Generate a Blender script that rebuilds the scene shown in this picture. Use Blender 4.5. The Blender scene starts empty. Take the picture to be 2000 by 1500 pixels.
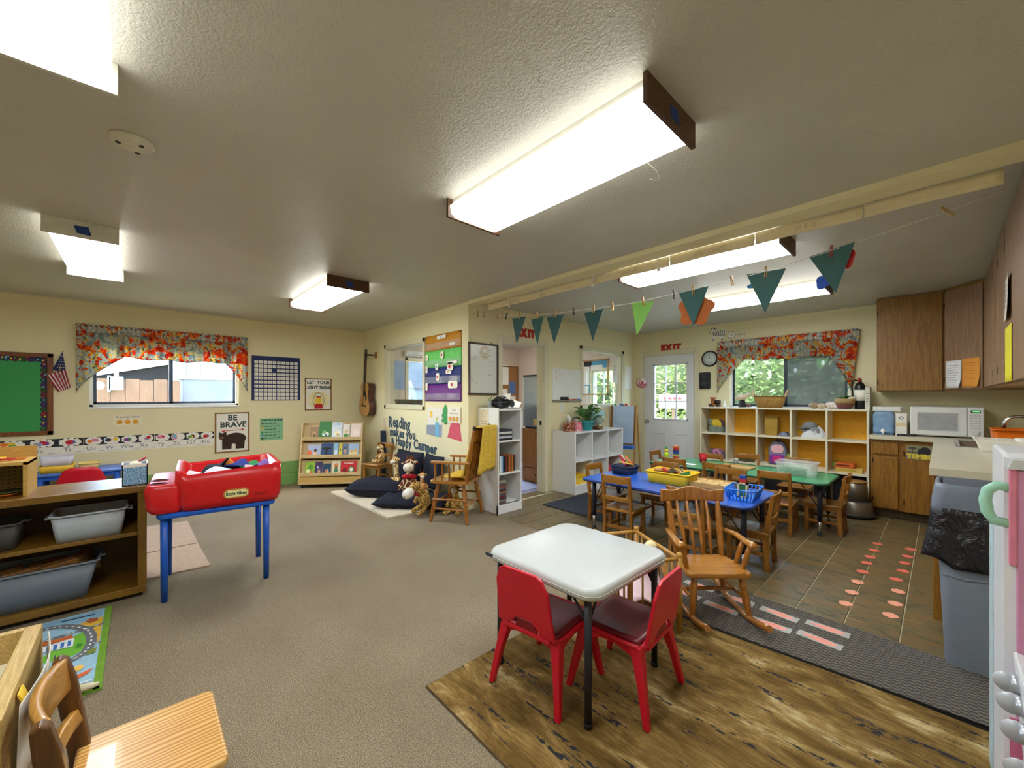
import bpy, bmesh, math, random
from mathutils import Matrix, Vector, Euler
R = math.radians
PI = math.pi
random.seed(7)
scene = bpy.context.scene
COL = scene.collection
# ---------------------------------------------------------------- camera
cam_d = bpy.data.cameras.new('camera'); cam = bpy.data.objects.new('camera', cam_d); COL.objects.link(cam)
cam.location = (0, 0, 1.326); cam.rotation_euler = (R(90), 0, R(47))
cam_d.sensor_width = 36; cam_d.lens = 14.076; cam_d.shift_y = 0.0125; cam_d.clip_start = 0.02
scene.camera = cam
# ---------------------------------------------------------------- world, exposure
w = bpy.data.worlds.new('sky'); scene.world = w; w.use_nodes = True
nt = w.node_tree; nt.nodes.clear()
wo = nt.nodes.new('ShaderNodeOutputWorld'); bg = nt.nodes.new('ShaderNodeBackground'); sk = nt.nodes.new('ShaderNodeTexSky')
sk.sky_type = 'NISHITA'; sk.sun_disc = False; sk.sun_elevation = R(50); sk.sun_rotation = R(200); sk.dust_density = 2.5; sk.air_density = 1.0
bg.inputs[1].default_value = SKY_STRENGTH = 2.4
nt.links.new(sk.outputs[0], bg.inputs[0]); nt.links.new(bg.outputs[0], wo.inputs[0])
LAMP = 11.0
vs = scene.view_settings
vs.view_transform = 'Standard'; vs.look = 'None'; vs.gamma = 1; vs.use_curve_mapping = False
vs.exposure = 1.35
scene.cycles.max_bounces = 10; scene.cycles.diffuse_bounces = 6; scene.cycles.transparent_max_bounces = 12
scene.cycles.use_denoising = True; scene.cycles.sample_clamp_indirect = 6.0
# ---------------------------------------------------------------- materials
def srgb(c):
    if isinstance(c, str):
        c = [int(c[i:i+2], 16) / 255 for i in (0, 2, 4)]
    return tuple(x / 12.92 if x <= .04045 else ((x + .055) / 1.055) ** 2.4 for x in c) + (1,)
MATS = {}
def new_mat(name):
    m = bpy.data.materials.new(name); m.use_nodes = True
    n = m.node_tree; b = n.nodes['Principled BSDF']
    MATS[name] = m
    return m, n, b
def tc(n, scale=(1, 1, 1), rot=(0, 0, 0), loc=(0, 0, 0), out='Object'):
    t = n.nodes.new('ShaderNodeTexCoord'); mp = n.nodes.new('ShaderNodeMapping')
    mp.inputs['Scale'].default_value = scale; mp.inputs['Rotation'].default_value = rot; mp.inputs['Location'].default_value = loc
    n.links.new(t.outputs[out], mp.inputs[0]); return mp.outputs[0]
def noise(n, vec, scale, detail=3, rough=.5, dist=0):
    t = n.nodes.new('ShaderNodeTexNoise'); t.inputs['Scale'].default_value = scale; t.inputs['Detail'].default_value = detail
    t.inputs['Roughness'].default_value = rough; t.inputs['Distortion'].default_value = dist
    n.links.new(vec, t.inputs['Vector']); return t.outputs['Fac']
def ramp(n, fac, stops, interp='LINEAR'):
    r = n.nodes.new('ShaderNodeValToRGB'); e = r.color_ramp.elements; r.color_ramp.interpolation = interp
    while len(e) < len(stops): e.new(.5)
    for i, (p, c) in enumerate(stops): e[i].position = p; e[i].color = srgb(c) if isinstance(c, str) else c
    n.links.new(fac, r.inputs[0]); return r.outputs[0]
def bump(n, b, h, strength=.3, dist=.01):
    x = n.nodes.new('ShaderNodeBump'); x.inputs['Strength'].default_value = strength; x.inputs['Distance'].default_value = dist
    n.links.new(h, x.inputs['Height']); n.links.new(x.outputs[0], b.inputs['Normal'])
def mixc(n, a, b, fac, mode='MIX'):
    x = n.nodes.new('ShaderNodeMix'); x.data_type = 'RGBA'; x.blend_type = mode
    for s, v in ((0, fac), (6, a), (7, b)):
        if isinstance(v, (float, int)): x.inputs[s].default_value = v
        elif isinstance(v, tuple): x.inputs[s].default_value = v
        else: n.links.new(v, x.inputs[s])
    return x.outputs[2]
def dark(c, k):
    return tuple(x * k for x in c[:3]) + (1,)
def M(col, rough=.5, metal=0, var=.10, sc=25, bmp=0, bsc=200, emit=0, alpha=1, trans=0, coat=0, ior=1.45):
    """plain procedural material, faint noise in the colour; cached by its look"""
    key = f'm_{col}_{rough}_{metal}_{var}_{sc}_{bmp}_{bsc}_{emit}_{alpha}_{trans}_{coat}'
    if key in MATS: return MATS[key]
    m, n, b = new_mat(key)
    c = srgb(col); v = tc(n)
    f = noise(n, v, sc)
    n.links.new(ramp(n, f, [(.3, dark(c, 1 - var)), (.7, tuple(min(1, x * (1 + var * .5)) for x in c[:3]) + (1,))]), b.inputs['Base Color'])
    b.inputs['Roughness'].default_value = rough; b.inputs['Metallic'].default_value = metal
    b.inputs['Alpha'].default_value = alpha; b.inputs['Transmission Weight'].default_value = trans
    b.inputs['Coat Weight'].default_value = coat; b.inputs['IOR'].default_value = ior
    if bmp: bump(n, b, noise(n, v, bsc, 2), bmp, .004)
    if emit:
        b.inputs['Emission Color'].default_value = c; b.inputs['Emission Strength'].default_value = emit
    return m
def wood(name, c1, c2, axis=0, sc=6, rough=.4, stretch=14, coat=.0, var=None):
    if name in MATS: return MATS[name]
    m, n, b = new_mat(name)
    s = [stretch, stretch, stretch]; s[axis] = 1.0
    v = tc(n, tuple(s))
    f = noise(n, v, sc, 5, .6, .6); g = noise(n, v, sc * 5, 3, .5)
    c = mixc(n, ramp(n, f, [(.3, c1), (.7, c2)]), ramp(n, g, [(.35, '6a5a40'), (.65, 'ffffff')]), .22, 'MULTIPLY')
    n.links.new(c, b.inputs['Base Color']); b.inputs['Roughness'].default_value = rough; b.inputs['Coat Weight'].default_value = coat
    bump(n, b, g, .08, .003)
    return m
# ---------------------------------------------------------------- mesh builder
class G:
    def __init__(s): s.v = []; s.f = []; s.mi = []; s.sm = []; s.mats = []; s.cur = 0; s.T = None
    def mat(s, m):
        if m not in s.mats: s.mats.append(m)
        s.cur = s.mats.index(m); return s
    def add(s, vs_, fs, smooth=False):
        o = len(s.v)
        if s.T is not None: vs_ = [tuple(s.T @ Vector(p)) for p in vs_]
        s.v += [tuple(p) for p in vs_]
        for q in fs: s.f.append([i + o for i in q]); s.mi.append(s.cur); s.sm.append(smooth)
        return s
    def box(s, a, b):
        x0, x1 = sorted((a[0], b[0])); y0, y1 = sorted((a[1], b[1])); z0, z1 = sorted((a[2], b[2]))
        return s.add([(x0,y0,z0),(x1,y0,z0),(x1,y1,z0),(x0,y1,z0),(x0,y0,z1),(x1,y0,z1),(x1,y1,z1),(x0,y1,z1)],
                     [(0,3,2,1),(4,5,6,7),(0,1,5,4),(1,2,6,5),(2,3,7,6),(3,0,4,7)])
    def cbox(s, c, sz, rot=(0, 0, 0)):
        m = Matrix.Translation(c) @ Euler(rot).to_matrix().to_4x4()
        h = [x / 2 for x in sz]; t = s.T
        s.T = m if t is None else t @ m
        s.box((-h[0], -h[1], -h[2]), (h[0], h[1], h[2])); s.T = t; return s
    def cyl(s, p0, p1, r0, r1=None, n=12, smooth=True):
        return s.tube([p0, p1], [r0, r0 if r1 is None else r1], n, smooth)
    def tube(s, path, r, n=8, smooth=True, closed=False, flat=1.0):
        P = [Vector(p) for p in path]; k = len(P)
        rr = r if isinstance(r, (list, tuple)) else [r] * k
        vs_ = []; prev = None
        for i in range(k):
            if closed: d = P[(i + 1) % k] - P[i - 1]
            else: d = P[min(i + 1, k - 1)] - P[max(i - 1, 0)]
            d.normalize()
            if prev is None:
                u = d.cross(Vector((0, 0, 1)) if abs(d.z) < .9 else Vector((1, 0, 0))); u.normalize()
            else:
                u = prev - d * prev.dot(d); u.normalize()
            prev = u; w_ = d.cross(u)
            for j in range(n):
                a = 2 * PI * j / n
                vs_.append(tuple(P[i] + u * math.cos(a) * rr[i] + w_ * math.sin(a) * rr[i] * flat))
        fs = []
        for i in range(k if closed else k - 1):
            for j in range(n):
                a = i * n + j; b = i * n + (j + 1) % n; i2 = (i + 1) % k
                fs.append((a, b, i2 * n + (j + 1) % n, i2 * n + j))
        o_sm = smooth
        s.add(vs_, fs, o_sm)
        if not closed:
            b0 = len(s.v) - len(vs_)
            s.f.append([b0 + j for j in range(n)][::-1]); s.mi.append(s.cur); s.sm.append(False)
            s.f.append([b0 + (k - 1) * n + j for j in range(n)]); s.mi.append(s.cur); s.sm.append(False)
        return s
    def lathe(s, prof, n=20, c=(0, 0, 0), smooth=True, sx=1, sy=1):
        vs_ = []; fs = []; k = len(prof)
        for (r, z) in prof:
            for j in range(n):
                a = 2 * PI * j / n; vs_.append((c[0] + r * math.cos(a) * sx, c[1] + r * math.sin(a) * sy, c[2] + z))
        for i in range(k - 1):
            for j in range(n):
                fs.append((i*n+j, i*n+(j+1)%n, (i+1)*n+(j+1)%n, (i+1)*n+j))
        fs.append(tuple(range(n))[::-1]); fs.append(tuple((k-1)*n+j for j in range(n)))
        return s.add(vs_, fs, smooth)
    def prism(s, poly, y0, y1, plane='xz', smooth=False):
        n = len(poly)
        def P(u, v, w_):
            return {'xz': (u, w_, v), 'yz': (w_, u, v), 'xy': (u, v, w_)}[plane]
        vs_ = [P(u, v, y0) for u, v in poly] + [P(u, v, y1) for u, v in poly]
        fs = [tuple(range(n))[::-1], tuple(range(n, 2 * n))] + [(i, (i + 1) % n, n + (i + 1) % n, n + i) for i in range(n)]
        return s.add(vs_, fs, smooth)
    def ell(s, c, r, rot=(0, 0, 0), nu=14, nv=9):
        m = Euler(rot).to_matrix(); vs_ = []; fs = []
        if isinstance(r, (int, float)): r = (r, r, r)
        for i in range(nv + 1):
            t = PI * i / nv
            for j in range(nu):
                a = 2 * PI * j / nu
                p = m @ Vector((r[0]*math.sin(t)*math.cos(a), r[1]*math.sin(t)*math.sin(a), r[2]*math.cos(t)))
                vs_.append((c[0]+p.x, c[1]+p.y, c[2]+p.z))
        for i in range(nv):
            for j in range(nu): fs.append((i*nu+j, (i+1)*nu+j, (i+1)*nu+(j+1)%nu, i*nu+(j+1)%nu))
        return s.add(vs_, fs, True)
    def grid(s, nu, nv, fn, smooth=True, closeu=False):
        vs_ = [fn(i / (nu if closeu else nu - 1), j / (nv - 1)) for j in range(nv) for i in range(nu)]
        fs = []
        for j in range(nv - 1):
            for i in range(nu if closeu else nu - 1):
                a = j * nu + i; b = j * nu + (i + 1) % nu
                fs.append((a, b, b + nu, a + nu))
        return s.add(vs_, fs, smooth)
    def loft(s, rings, smooth=True, cap=True):
        n = len(rings[0]); vs_ = [p for r in rings for p in r]; fs = []
        for i in range(len(rings) - 1):
            for j in range(n): fs.append((i*n+j, i*n+(j+1)%n, (i+1)*n+(j+1)%n, (i+1)*n+j))
        if cap: fs += [tuple(range(n))[::-1], tuple((len(rings)-1)*n+j for j in range(n))]
        return s.add(vs_, fs, smooth)
    # flat print: x right, z up, facing -y
    def rect(s, x0, z0, x1, z1, m, L=0): return s.poly([(x0, z0), (x1, z0), (x1, z1), (x0, z1)], m, L)
    def poly(s, pts, m, L=0):
        s.mat(m); y = -.0022 - L * .0007 - len(s.f) * 1.2e-5
        a = sum(pts[i][0] * pts[(i+1) % len(pts)][1] - pts[(i+1) % len(pts)][0] * pts[i][1] for i in range(len(pts)))
        if a < 0: pts = pts[::-1]
        return s.add([(u, y, v) for u, v in pts], [tuple(range(len(pts)))])
    def disc(s, x, z, r, m, L=0, rz=None, n=18):
        rz = r if rz is None else rz
        return s.poly([(x + r * math.cos(2*PI*i/n), z + rz * math.sin(2*PI*i/n)) for i in range(n)], m, L)
    def line(s, pts, wd, m, L=0):
        for (a, b) in zip(pts, pts[1:]):
            d = Vector((b[0]-a[0], b[1]-a[1])); l = d.length or 1; nx, nz = -d.y / l * wd / 2, d.x / l * wd / 2
            s.poly([(a[0]+nx, a[1]+nz), (a[0]-nx, a[1]-nz), (b[0]-nx, b[1]-nz), (b[0]+nx, b[1]+nz)], m, L)
        return s
    def text(s, body, x, z, size, m, L=0, align='CENTER', shear=0, bold=0, sx=1, extr=0, rot=0):
        me = text_mesh(body, size, align, shear, bold, extr); s.mat(m); y = -.0022 - L * .0007
        ca, sa = math.cos(rot), math.sin(rot)
        return s.add([(x + (v.co.x*ca - v.co.y*sa) * sx, y - v.co.z, z + v.co.x*sa + v.co.y*ca) for v in me.vertices], [tuple(p.vertices) for p in me.polygons])
_TX = {}
def text_mesh(body, size, align, shear, bold, extr):
    k = (body, size, align, shear, bold, extr)
    if k in _TX: return _TX[k]
    cu = bpy.data.curves.new('t', 'FONT'); cu.body = body; cu.size = size; cu.align_x = align; cu.align_y = 'CENTER'
    cu.shear = shear; cu.offset = bold; cu.extrude = extr; cu.resolution_u = 2
    o = bpy.data.objects.new('t', cu); COL.objects.link(o)
    me = bpy.data.meshes.new_from_object(o.evaluated_get(bpy.context.evaluated_depsgraph_get()))
    bpy.data.objects.remove(o); _TX[k] = me
    return me
def obj(name, g, m=None, parent=None, bev=0, seg=2, solid=0, sub=0, loc=None, rot=None, fix=True, stuff=False):
    me = bpy.data.meshes.new(name); me.from_pydata(g.v, [], g.f)
    ml = [m] if m is not None else g.mats
    for x in ml: me.materials.append(x)
    me.polygons.foreach_set('material_index', [0] * len(g.f) if m is not None else g.mi)
    me.polygons.foreach_set('use_smooth', g.sm)
    if fix:
        bm = bmesh.new(); bm.from_mesh(me); bmesh.ops.recalc_face_normals(bm, faces=bm.faces); bm.to_mesh(me); bm.free()
    me.update()
    o = bpy.data.objects.new(name, me); COL.objects.link(o)
    if parent is not None: o.parent = parent
    if loc: o.location = loc
    if rot: o.rotation_euler = rot
    if solid: q = o.modifiers.new('s', 'SOLIDIFY'); q.thickness = solid; q.offset = 0
    if bev: q = o.modifiers.new('b', 'BEVEL'); q.width = bev; q.segments = seg; q.limit_method = 'ANGLE'; q.angle_limit = R(40)
    if sub: q = o.modifiers.new('u', 'SUBSURF'); q.levels = sub; q.render_levels = sub
    if stuff: o['kind'] = 'stuff'
    return o
def art(name, g, parent): return obj(name, g, None, parent, fix=False)
def tag(o, label, cat, group=None):
    o['label'] = label; o['category'] = cat
    if group: o['group'] = group
    return o
def thing(name, label, cat, loc=(0, 0, 0), rz=0, group=None, rot=None):
    o = bpy.data.objects.new(name, None); COL.objects.link(o); o.empty_display_size = .05
    o.location = loc; o.rotation_euler = rot if rot else (0, 0, rz)
    return tag(o, label, cat, group)
def struct(name, g, m, parent=None, **k):
    o = obj(name, g, m, parent, **k)
    if parent is None: o['kind'] = 'structure'
    return o
def sempty(name, loc=(0, 0, 0), rz=0):
    o = bpy.data.objects.new(name, None); COL.objects.link(o); o.location = loc; o.rotation_euler = (0, 0, rz); o['kind'] = 'structure'
    return o
def dup(root, loc, rz, label, group=None):
    r = root.copy(); COL.objects.link(r); r.location = loc; r.rotation_euler = (0, 0, rz); r['label'] = label
    if group: r['group'] = group
    for ch in list(root.children):
        c = ch.copy(); COL.objects.link(c); c.parent = r
        for gch in ch.children:
            d = gch.copy(); COL.objects.link(d); d.parent = c
    return r
def rrect(x0, y0, x1, y1, r, n=5):
    out = []
    for cx, cy, a0 in ((x1-r, y1-r, 0), (x0+r, y1-r, 90), (x0+r, y0+r, 180), (x1-r, y0+r, 270)):
        for i in range(n + 1):
            a = R(a0 + 90 * i / n); out.append((cx + r*math.cos(a), cy + r*math.sin(a)))
    return out
AX, BY, CXW, DY, EX = -6.76, 2.82, -3.77, 6.5, 0.60   # wall faces
RA, RE = PI / 2, -PI / 2                                # heading of things on walls A/C and E
# ================================================================ surfaces
def m_wall(name, c, bs=.25):
    m, n, b = new_mat(name); v = tc(n)
    f = noise(n, v, 1.3, 3); cc = srgb(c)
    n.links.new(ramp(n, f, [(.3, dark(cc, .95)), (.7, cc)]), b.inputs['Base Color']); b.inputs['Roughness'].default_value = .55
    bump(n, b, noise(n, v, 140, 2), bs, .003); return m
WALL = m_wall('paint_cream', 'e8dfb6')
OFFICE = m_wall('paint_office', 'd9c6b4')
TRIM = M('dcd5b8', .4, var=.03, sc=4)
m, n, b = new_mat('ceiling_texture'); v = tc(n)
n.links.new(ramp(n, noise(n, v, 2, 2), [(.3, 'c0bcb0'), (.7, 'c6c2b6')]), b.inputs['Base Color'])
b.inputs['Roughness'].default_value = .34; b.inputs['Specular IOR Level'].default_value = .7
bump(n, b, ramp(n, noise(n, v, 85, 4, .6, .4), [(.40, '000000'), (.64, 'ffffff')]), .34, .005); CEIL = m
m, n, b = new_mat('carpet'); v = tc(n)
c1 = mixc(n, ramp(n, noise(n, v, 240, 3, .75), [(.36, '5e5342'), (.5, '8d806b'), (.64, 'bcae94')]), ramp(n, noise(n, v, 2.2, 3), [(.3, 'e2dcd6'), (.7, 'ffffff')]), .6, 'MULTIPLY')
n.links.new(c1, b.inputs['Base Color']); b.inputs['Roughness'].default_value = .95; b.inputs['Specular IOR Level'].default_value = .1
bump(n, b, noise(n, v, 380, 2), .5, .008); CARPET = m
def m_tile(i):
    m, n, b = new_mat(f'slate_tile_{i}'); v = tc(n, (1, 2.2, 1), (0, 0, 0), (i * 7.3, i * 3.1, 0), 'Generated')
    f = noise(n, v, 1.6, 7, .68, .6)
    n.links.new(ramp(n, f, [(.28, '332c1c'), (.40, '544a32'), (.50, '6e6344'), (.60, '77582e'), (.70, '857c5c')]), b.inputs['Base Color'])
    b.inputs['Roughness'].default_value = .33; bump(n, b, f, .25, .01); return m
TILES = [m_tile(i) for i in range(5)]
GROUT = M('b8ae8c', .8)
def wallbox(g, axis, a0, a1, u0, u1, z0, z1, holes=()):
    us = sorted({u0, u1, *[h[0] for h in holes], *[h[1] for h in holes]}); zs = sorted({z0, z1, *[h[2] for h in holes], *[h[3] for h in holes]})
    for i in range(len(us) - 1):
        for j in range(len(zs) - 1):
            uc, zc = (us[i] + us[i+1]) / 2, (zs[j] + zs[j+1]) / 2
            if any(h[0] < uc < h[1] and h[2] < zc < h[3] for h in holes): continue
            if axis == 'x': g.box((a0, us[i], zs[j]), (a1, us[i+1], zs[j+1]))
            else: g.box((us[i], a0, zs[j]), (us[i+1], a1, zs[j+1]))
    return g
YR, H = -2.3, 2.44
WA = (-.42, 1.03, 1.205, 1.99)          # window in the left wall
WB = (-5.89, -4.79, 1.2, 2.07)          # inner window by the guitar
DC = (3.34, 4.12, 0, 2.04)              # office doorway
WC = (4.98, 6.10, 1.2, 2.06)            # inner window by the easel
DD = (-3.575, -2.685, 0, 2.04)          # exit door
WD = (-2.17, -.775, 1.16, 1.96)         # kitchen window
WO = (3.66, 4.55, .95, 2.0)           # office window in the left wall
WO2 = (-4.66, -4.02, 1.18, 1.83)       # office window in the far wall
struct('wall_left', wallbox(G(), 'x', AX - .14, AX, YR, BY, 0, H, [WA]), WALL)
struct('wall_back', wallbox(G(), 'y', BY, BY + .13, AX - .14, CXW, 0, H, [WB]), WALL)
struct('wall_inner', wallbox(G(), 'x', CXW - .12, CXW, BY + .13, DY, 0, H, [DC, WC]), WALL)
struct('wall_far', wallbox(G(), 'y', DY, DY + .14, CXW - .12, EX + .12, 0, H, [DD, WD]), WALL)
struct('wall_right', wallbox(G(), 'x', EX, EX + .12, YR, DY, 0, H), WALL)
struct('wall_near', wallbox(G(), 'y', YR - .12, YR, AX - .14, EX + .12, 0, H), WALL)
struct('wall_office_left', wallbox(G(), 'x', AX - .14, AX, BY + .13, DY, 0, H, [WO]), OFFICE)
struct('wall_office_far', wallbox(G(), 'y', DY, DY + .14, AX - .14, CXW - .12, 0, H, [WO2]), OFFICE)
struct('ceiling', G().box((AX - .14, YR - .12, H), (EX + .12, DY + .14, H + .08)), CEIL)
struct('trim_1', G().box((CXW, BY - .015, H - .037), (EX, BY + .135, H)), WALL)      # shallow beam over the opening
struct('floor', G().box((AX - .14, YR - .12, -.08), (EX + .12, 2.905, 0)), CARPET)
fl = struct('floor_kitchen', G().box((AX - .14, 2.905, -.08), (EX + .12, DY + .14, -.006)), GROUT)
tm = {}
T = .2345; x0t = -.152 - T * 16
for ix in range(20):
    for iy in range(16):
        xa = x0t + ix * T; ya = 2.905 + iy * T
        xb, yb = min(xa + T - .008, EX), min(ya + T - .0025, DY - .001)
        if xb - xa < .03 or yb - ya < .03 or xa < CXW - .02: continue
        k = (ix * 7 + iy * 3 + (ix * iy) % 4) % 5
        key = (round(xb - xa, 3), round(yb - ya, 3), k)
        if key not in tm:
            o = obj('tile', G().box((0, 0, -.006), (xb - xa, yb - ya, 0)), TILES[k], fl); tm[key] = o
        else:
            o = tm[key].copy(); COL.objects.link(o)
        o.location = (xa, ya, 0)
struct('floor_office', G().box((AX, BY + .13, -.005), (CXW - .12, DY, -.001)), M('8d8ca0', .95, bmp=.4))
struct('floor_threshold', G().box((CXW - .12, DC[0], -.005), (CXW + .03, DC[1], 0.0)), TILES[1])
# baseboard in two green boards on the left wall
g = G().box((AX, YR, 0), (AX + .012, BY, .17)).box((AX, YR, .175), (AX + .010, BY, .35))
struct('baseboard_left', g, M('7fae62', .55, var=.06), bev=.003)
struct('baseboard_inner', G().box((CXW, 4.215, 0), (CXW + .012, DY, .09)), TRIM)
struct('baseboard_far', G().box((CXW, DY - .012, 0), (DD[0] - .08, DY, .09)), TRIM)
struct('trim_2', G().box((AX, YR, H - .016), (AX + .014, BY, H)), M('d9cfae', .5))
# ================================================================ windows and doors
ALU = M('9aa3ad', .35, .6); ALUD = M('3c434c', .4, .5); WHT = M('e9e9e4', .4, var=.03)
def m_glass():
    m, n, b = new_mat('window_glass'); n.nodes.remove(b); out = n.nodes['Material Output']
    t = n.nodes.new('ShaderNodeBsdfTransparent'); gl = n.nodes.new('ShaderNodeBsdfGlossy'); gl.inputs['Roughness'].default_value = .02
    mx = n.nodes.new('ShaderNodeMixShader')
    v = tc(n); c = ramp(n, noise(n, v, 3), [(.3, 'eef4f4'), (.7, 'ffffff')]); n.links.new(c, t.inputs[0])
    mx.inputs[0].default_value = .07; n.links.new(t.outputs[0], mx.inputs[1]); n.links.new(gl.outputs[0], mx.inputs[2]); n.links.new(mx.outputs[0], out.inputs[0])
    return m
GLASS = m_glass()
def frame(g, x0, z0, x1, z1, w_, y0, y1):
    g.box((x0, y0, z0), (x0 + w_, y1, z1)).box((x1 - w_, y0, z0), (x1, y1, z1)).box((x0, y0, z0), (x1, y1, z0 + w_)).box((x0, y0, z1 - w_), (x1, y1, z1)); return g
def slider(name, loc, rz, wd, z0, z1, fm, screen=None):
    o = sempty(name, loc, rz); xm = wd * .5
    obj('window_frame', frame(G(), 0, z0, wd, z1, .03, .02, .09), WHT, o, bev=.002)
    obj('sash', frame(G(), .03, z0 + .03, xm + .02, z1 - .03, .028, .03, .05), fm, o)
    obj('sash', frame(G(), xm - .02, z0 + .03, wd - .03, z1 - .03, .03, .055, .08), fm, o)
    obj('pane', G().box((.05, .037, z0 + .05), (xm, .041, z1 - .05)), GLASS, o)
    obj('pane', G().box((xm, .064, z0 + .05), (wd - .05, .068, z1 - .05)), GLASS, o)
    obj('window_sill', G().box((-.005, -.012, z0 - .022), (wd + .005, .09, z0)), WHT, o, bev=.003)
    if screen: obj('fly_screen', G().box((xm + .01, .086, z0 + .04), (wd - .04, .088, z1 - .04)), screen, o)
    return o
SCREEN = M('8a9096', .9, alpha=.7)
slider('window_1', (AX, WA[0], 0), RA, WA[1] - WA[0], WA[2], WA[3], M('4a5666', .4, .4))
slider('window_2', (WD[0], DY, 0), 0, WD[1] - WD[0], WD[2], WD[3], ALUD, SCREEN)
def fixedwin(name, loc, rz, x0, x1, z0, z1, cas=.055, dep=.13, nx=1, nz=1, mull=.016):
    o = sempty(name, loc, rz)
    g = G(); frame(g, x0 - cas, z0 - cas, x1 + cas, z1 + cas, cas, -.014, 0); obj('window_frame', g, TRIM, o, bev=.004)
    g = G(); frame(g, x0, z0, x1, z1, .012, 0, dep); obj('jamb', g, TRIM, o)
    xs = [x0 + .012 + (x1 - x0 - .024) * i / nx for i in range(nx + 1)]; zs = [z0 + .012 + (z1 - z0 - .024) * i / nz for i in range(nz + 1)]
    for i in range(nx):
        for j in range(nz): obj('pane', G().box((xs[i], dep * .5, zs[j]), (xs[i+1], dep * .5 + .004, zs[j+1])), GLASS, o)
    for i in range(1, nx): obj('mullion', G().box((xs[i] - mull / 2, dep * .5 - .01, zs[0]), (xs[i] + mull / 2, dep * .5 + .014, zs[-1])), WHT, o)
    for j in range(1, nz): obj('mullion', G().box((xs[0], dep * .5 - .009, zs[j] - mull / 2), (xs[-1], dep * .5 + .013, zs[j] + mull / 2)), WHT, o)
    return o
fixedwin('window_3', (0, BY, 0), 0, *WB)
fixedwin('window_4', (CXW, 0, 0), RA, *WC, dep=.12)
fixedwin('window_5', (AX, 0, 0), RA, *WO, dep=.13, nx=2, nz=1)
fixedwin('window_6', (0, DY, 0), 0, *WO2, dep=.13, nx=3, nz=2)
# doorway to the office: casing only, the door stands open out of view
o = sempty('trim_3', (CXW, 0, 0), RA)
for a, b_ in ((DC[0] - .07, DC[0]), (DC[1], DC[1] + .085)):
    obj('casing', G().box((a, -.016, 0), (b_, 0, DC[3] + .06)), TRIM, o, bev=.004)
obj('casing', G().box((DC[0], -.016, DC[3]), (DC[1], 0, DC[3] + .06)), TRIM, o, bev=.004)
g = G().box((DC[0] - .002, 0, 0), (DC[0] + .014, .12, DC[3])).box((DC[1] - .014, 0, 0), (DC[1] + .002, .12, DC[3])).box((DC[0], 0, DC[3] - .014), (DC[1], .12, DC[3] + .002))
obj('jamb', g, TRIM, o); obj('strike_plate', G().box((DC[1] - .017, .03, .93), (DC[1] - .013, .065, .99)), M('2a2522', .4, .6), o)
# exit door
o = sempty('door_1', (0, DY, 0), 0)
DW = M('dfe0e4', .4, var=.03, sc=3)
L0, L1, LZ0, LZ1 = -3.385, -2.825, .95, 1.865
g = wallbox(G(), 'y', .03, .075, DD[0] + .012, DD[1] - .012, .008, DD[3] - .01, [(L0, L1, LZ0, LZ1)]); obj('slab', g, DW, o)
for a, b_ in ((DD[0] - .085, DD[0]), (DD[1], DD[1] + .075)): obj('casing', G().box((a, -.016, 0), (b_, 0, DD[3] + .07)), TRIM, o, bev=.004)
obj('casing', G().box((DD[0], -.016, DD[3]), (DD[1], 0, DD[3] + .07)), TRIM, o, bev=.004)
obj('jamb', G().box((DD[0] - .001, 0, 0), (DD[0] + .012, .1, DD[3])).box((DD[1] - .012, 0, 0), (DD[1] + .001, .1, DD[3])).box((DD[0], 0, DD[3] - .012), (DD[1], .1, DD[3] + .001)), TRIM, o)
g = G(); frame(g, L0 - .02, LZ0 - .02, L1 + .02, LZ1 + .02, .028, .018, .035); obj('light_frame', g, DW, o, bev=.004)
for i in range(3):
    for j in range(3):
        obj('pane', G().box((L0 + (L1 - L0) * i / 3, .05, LZ0 + (LZ1 - LZ0) * j / 3), (L0 + (L1 - L0) * (i + 1) / 3, .054, LZ0 + (LZ1 - LZ0) * (j + 1) / 3)), GLASS, o)
for i in (1, 2):
    x = L0 + (L1 - L0) * i / 3; obj('mullion', G().box((x - .009, .04, LZ0), (x + .009, .062, LZ1)), DW, o)
    z = LZ0 + (LZ1 - LZ0) * i / 3; obj('mullion', G().box((L0, .041, z - .009), (L1, .061, z + .009)), DW, o)
for a in (-3.385, -3.03): obj('raised_panel', frame(G(), a, .17, a + .215, .72, .022, .022, .032), DW, o, bev=.005)
kb = obj('door_knob', G().lathe([(.03, 0), (.03, .006), (.012, .008), (.012, .03), (.026, .04), (.028, .055), (.016, .066)], 16), M('c9c9c9', .2, .9), o, loc=(-3.515, .03, .9), rot=(R(90), 0, 0))
o['label'] = 'white exit door with nine small panes and two lower panels'
# ================================================================ outdoors
ground = struct('ground', G().box((-30, -20, -.5), (20, 30, -.35)), M('7d8468', .95, var=.3, sc=2))
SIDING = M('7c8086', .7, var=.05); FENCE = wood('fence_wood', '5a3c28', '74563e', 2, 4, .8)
hs = thing('neighbour_house', 'white vertical-board house seen through the left window', 'house', (-10.4, 0, -.35))
k = 0
for i in range(14):
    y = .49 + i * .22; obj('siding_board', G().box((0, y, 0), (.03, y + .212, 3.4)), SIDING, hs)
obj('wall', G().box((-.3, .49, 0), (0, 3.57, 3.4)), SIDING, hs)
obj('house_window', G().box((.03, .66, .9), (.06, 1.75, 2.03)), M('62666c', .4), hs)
obj('window_head', G().box((.03, .56, 2.03), (.09, 1.85, 2.11)), WHT, hs)
sh = thing('garden_shed', 'dark gabled shed with white fascia outside the left window', 'shed', (-10.9, -1.6, -.35))
obj('wall', G().box((-.1, 0, 0), (0, 2.1, 1.8)), M('0c0e10', .9), sh)
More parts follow.
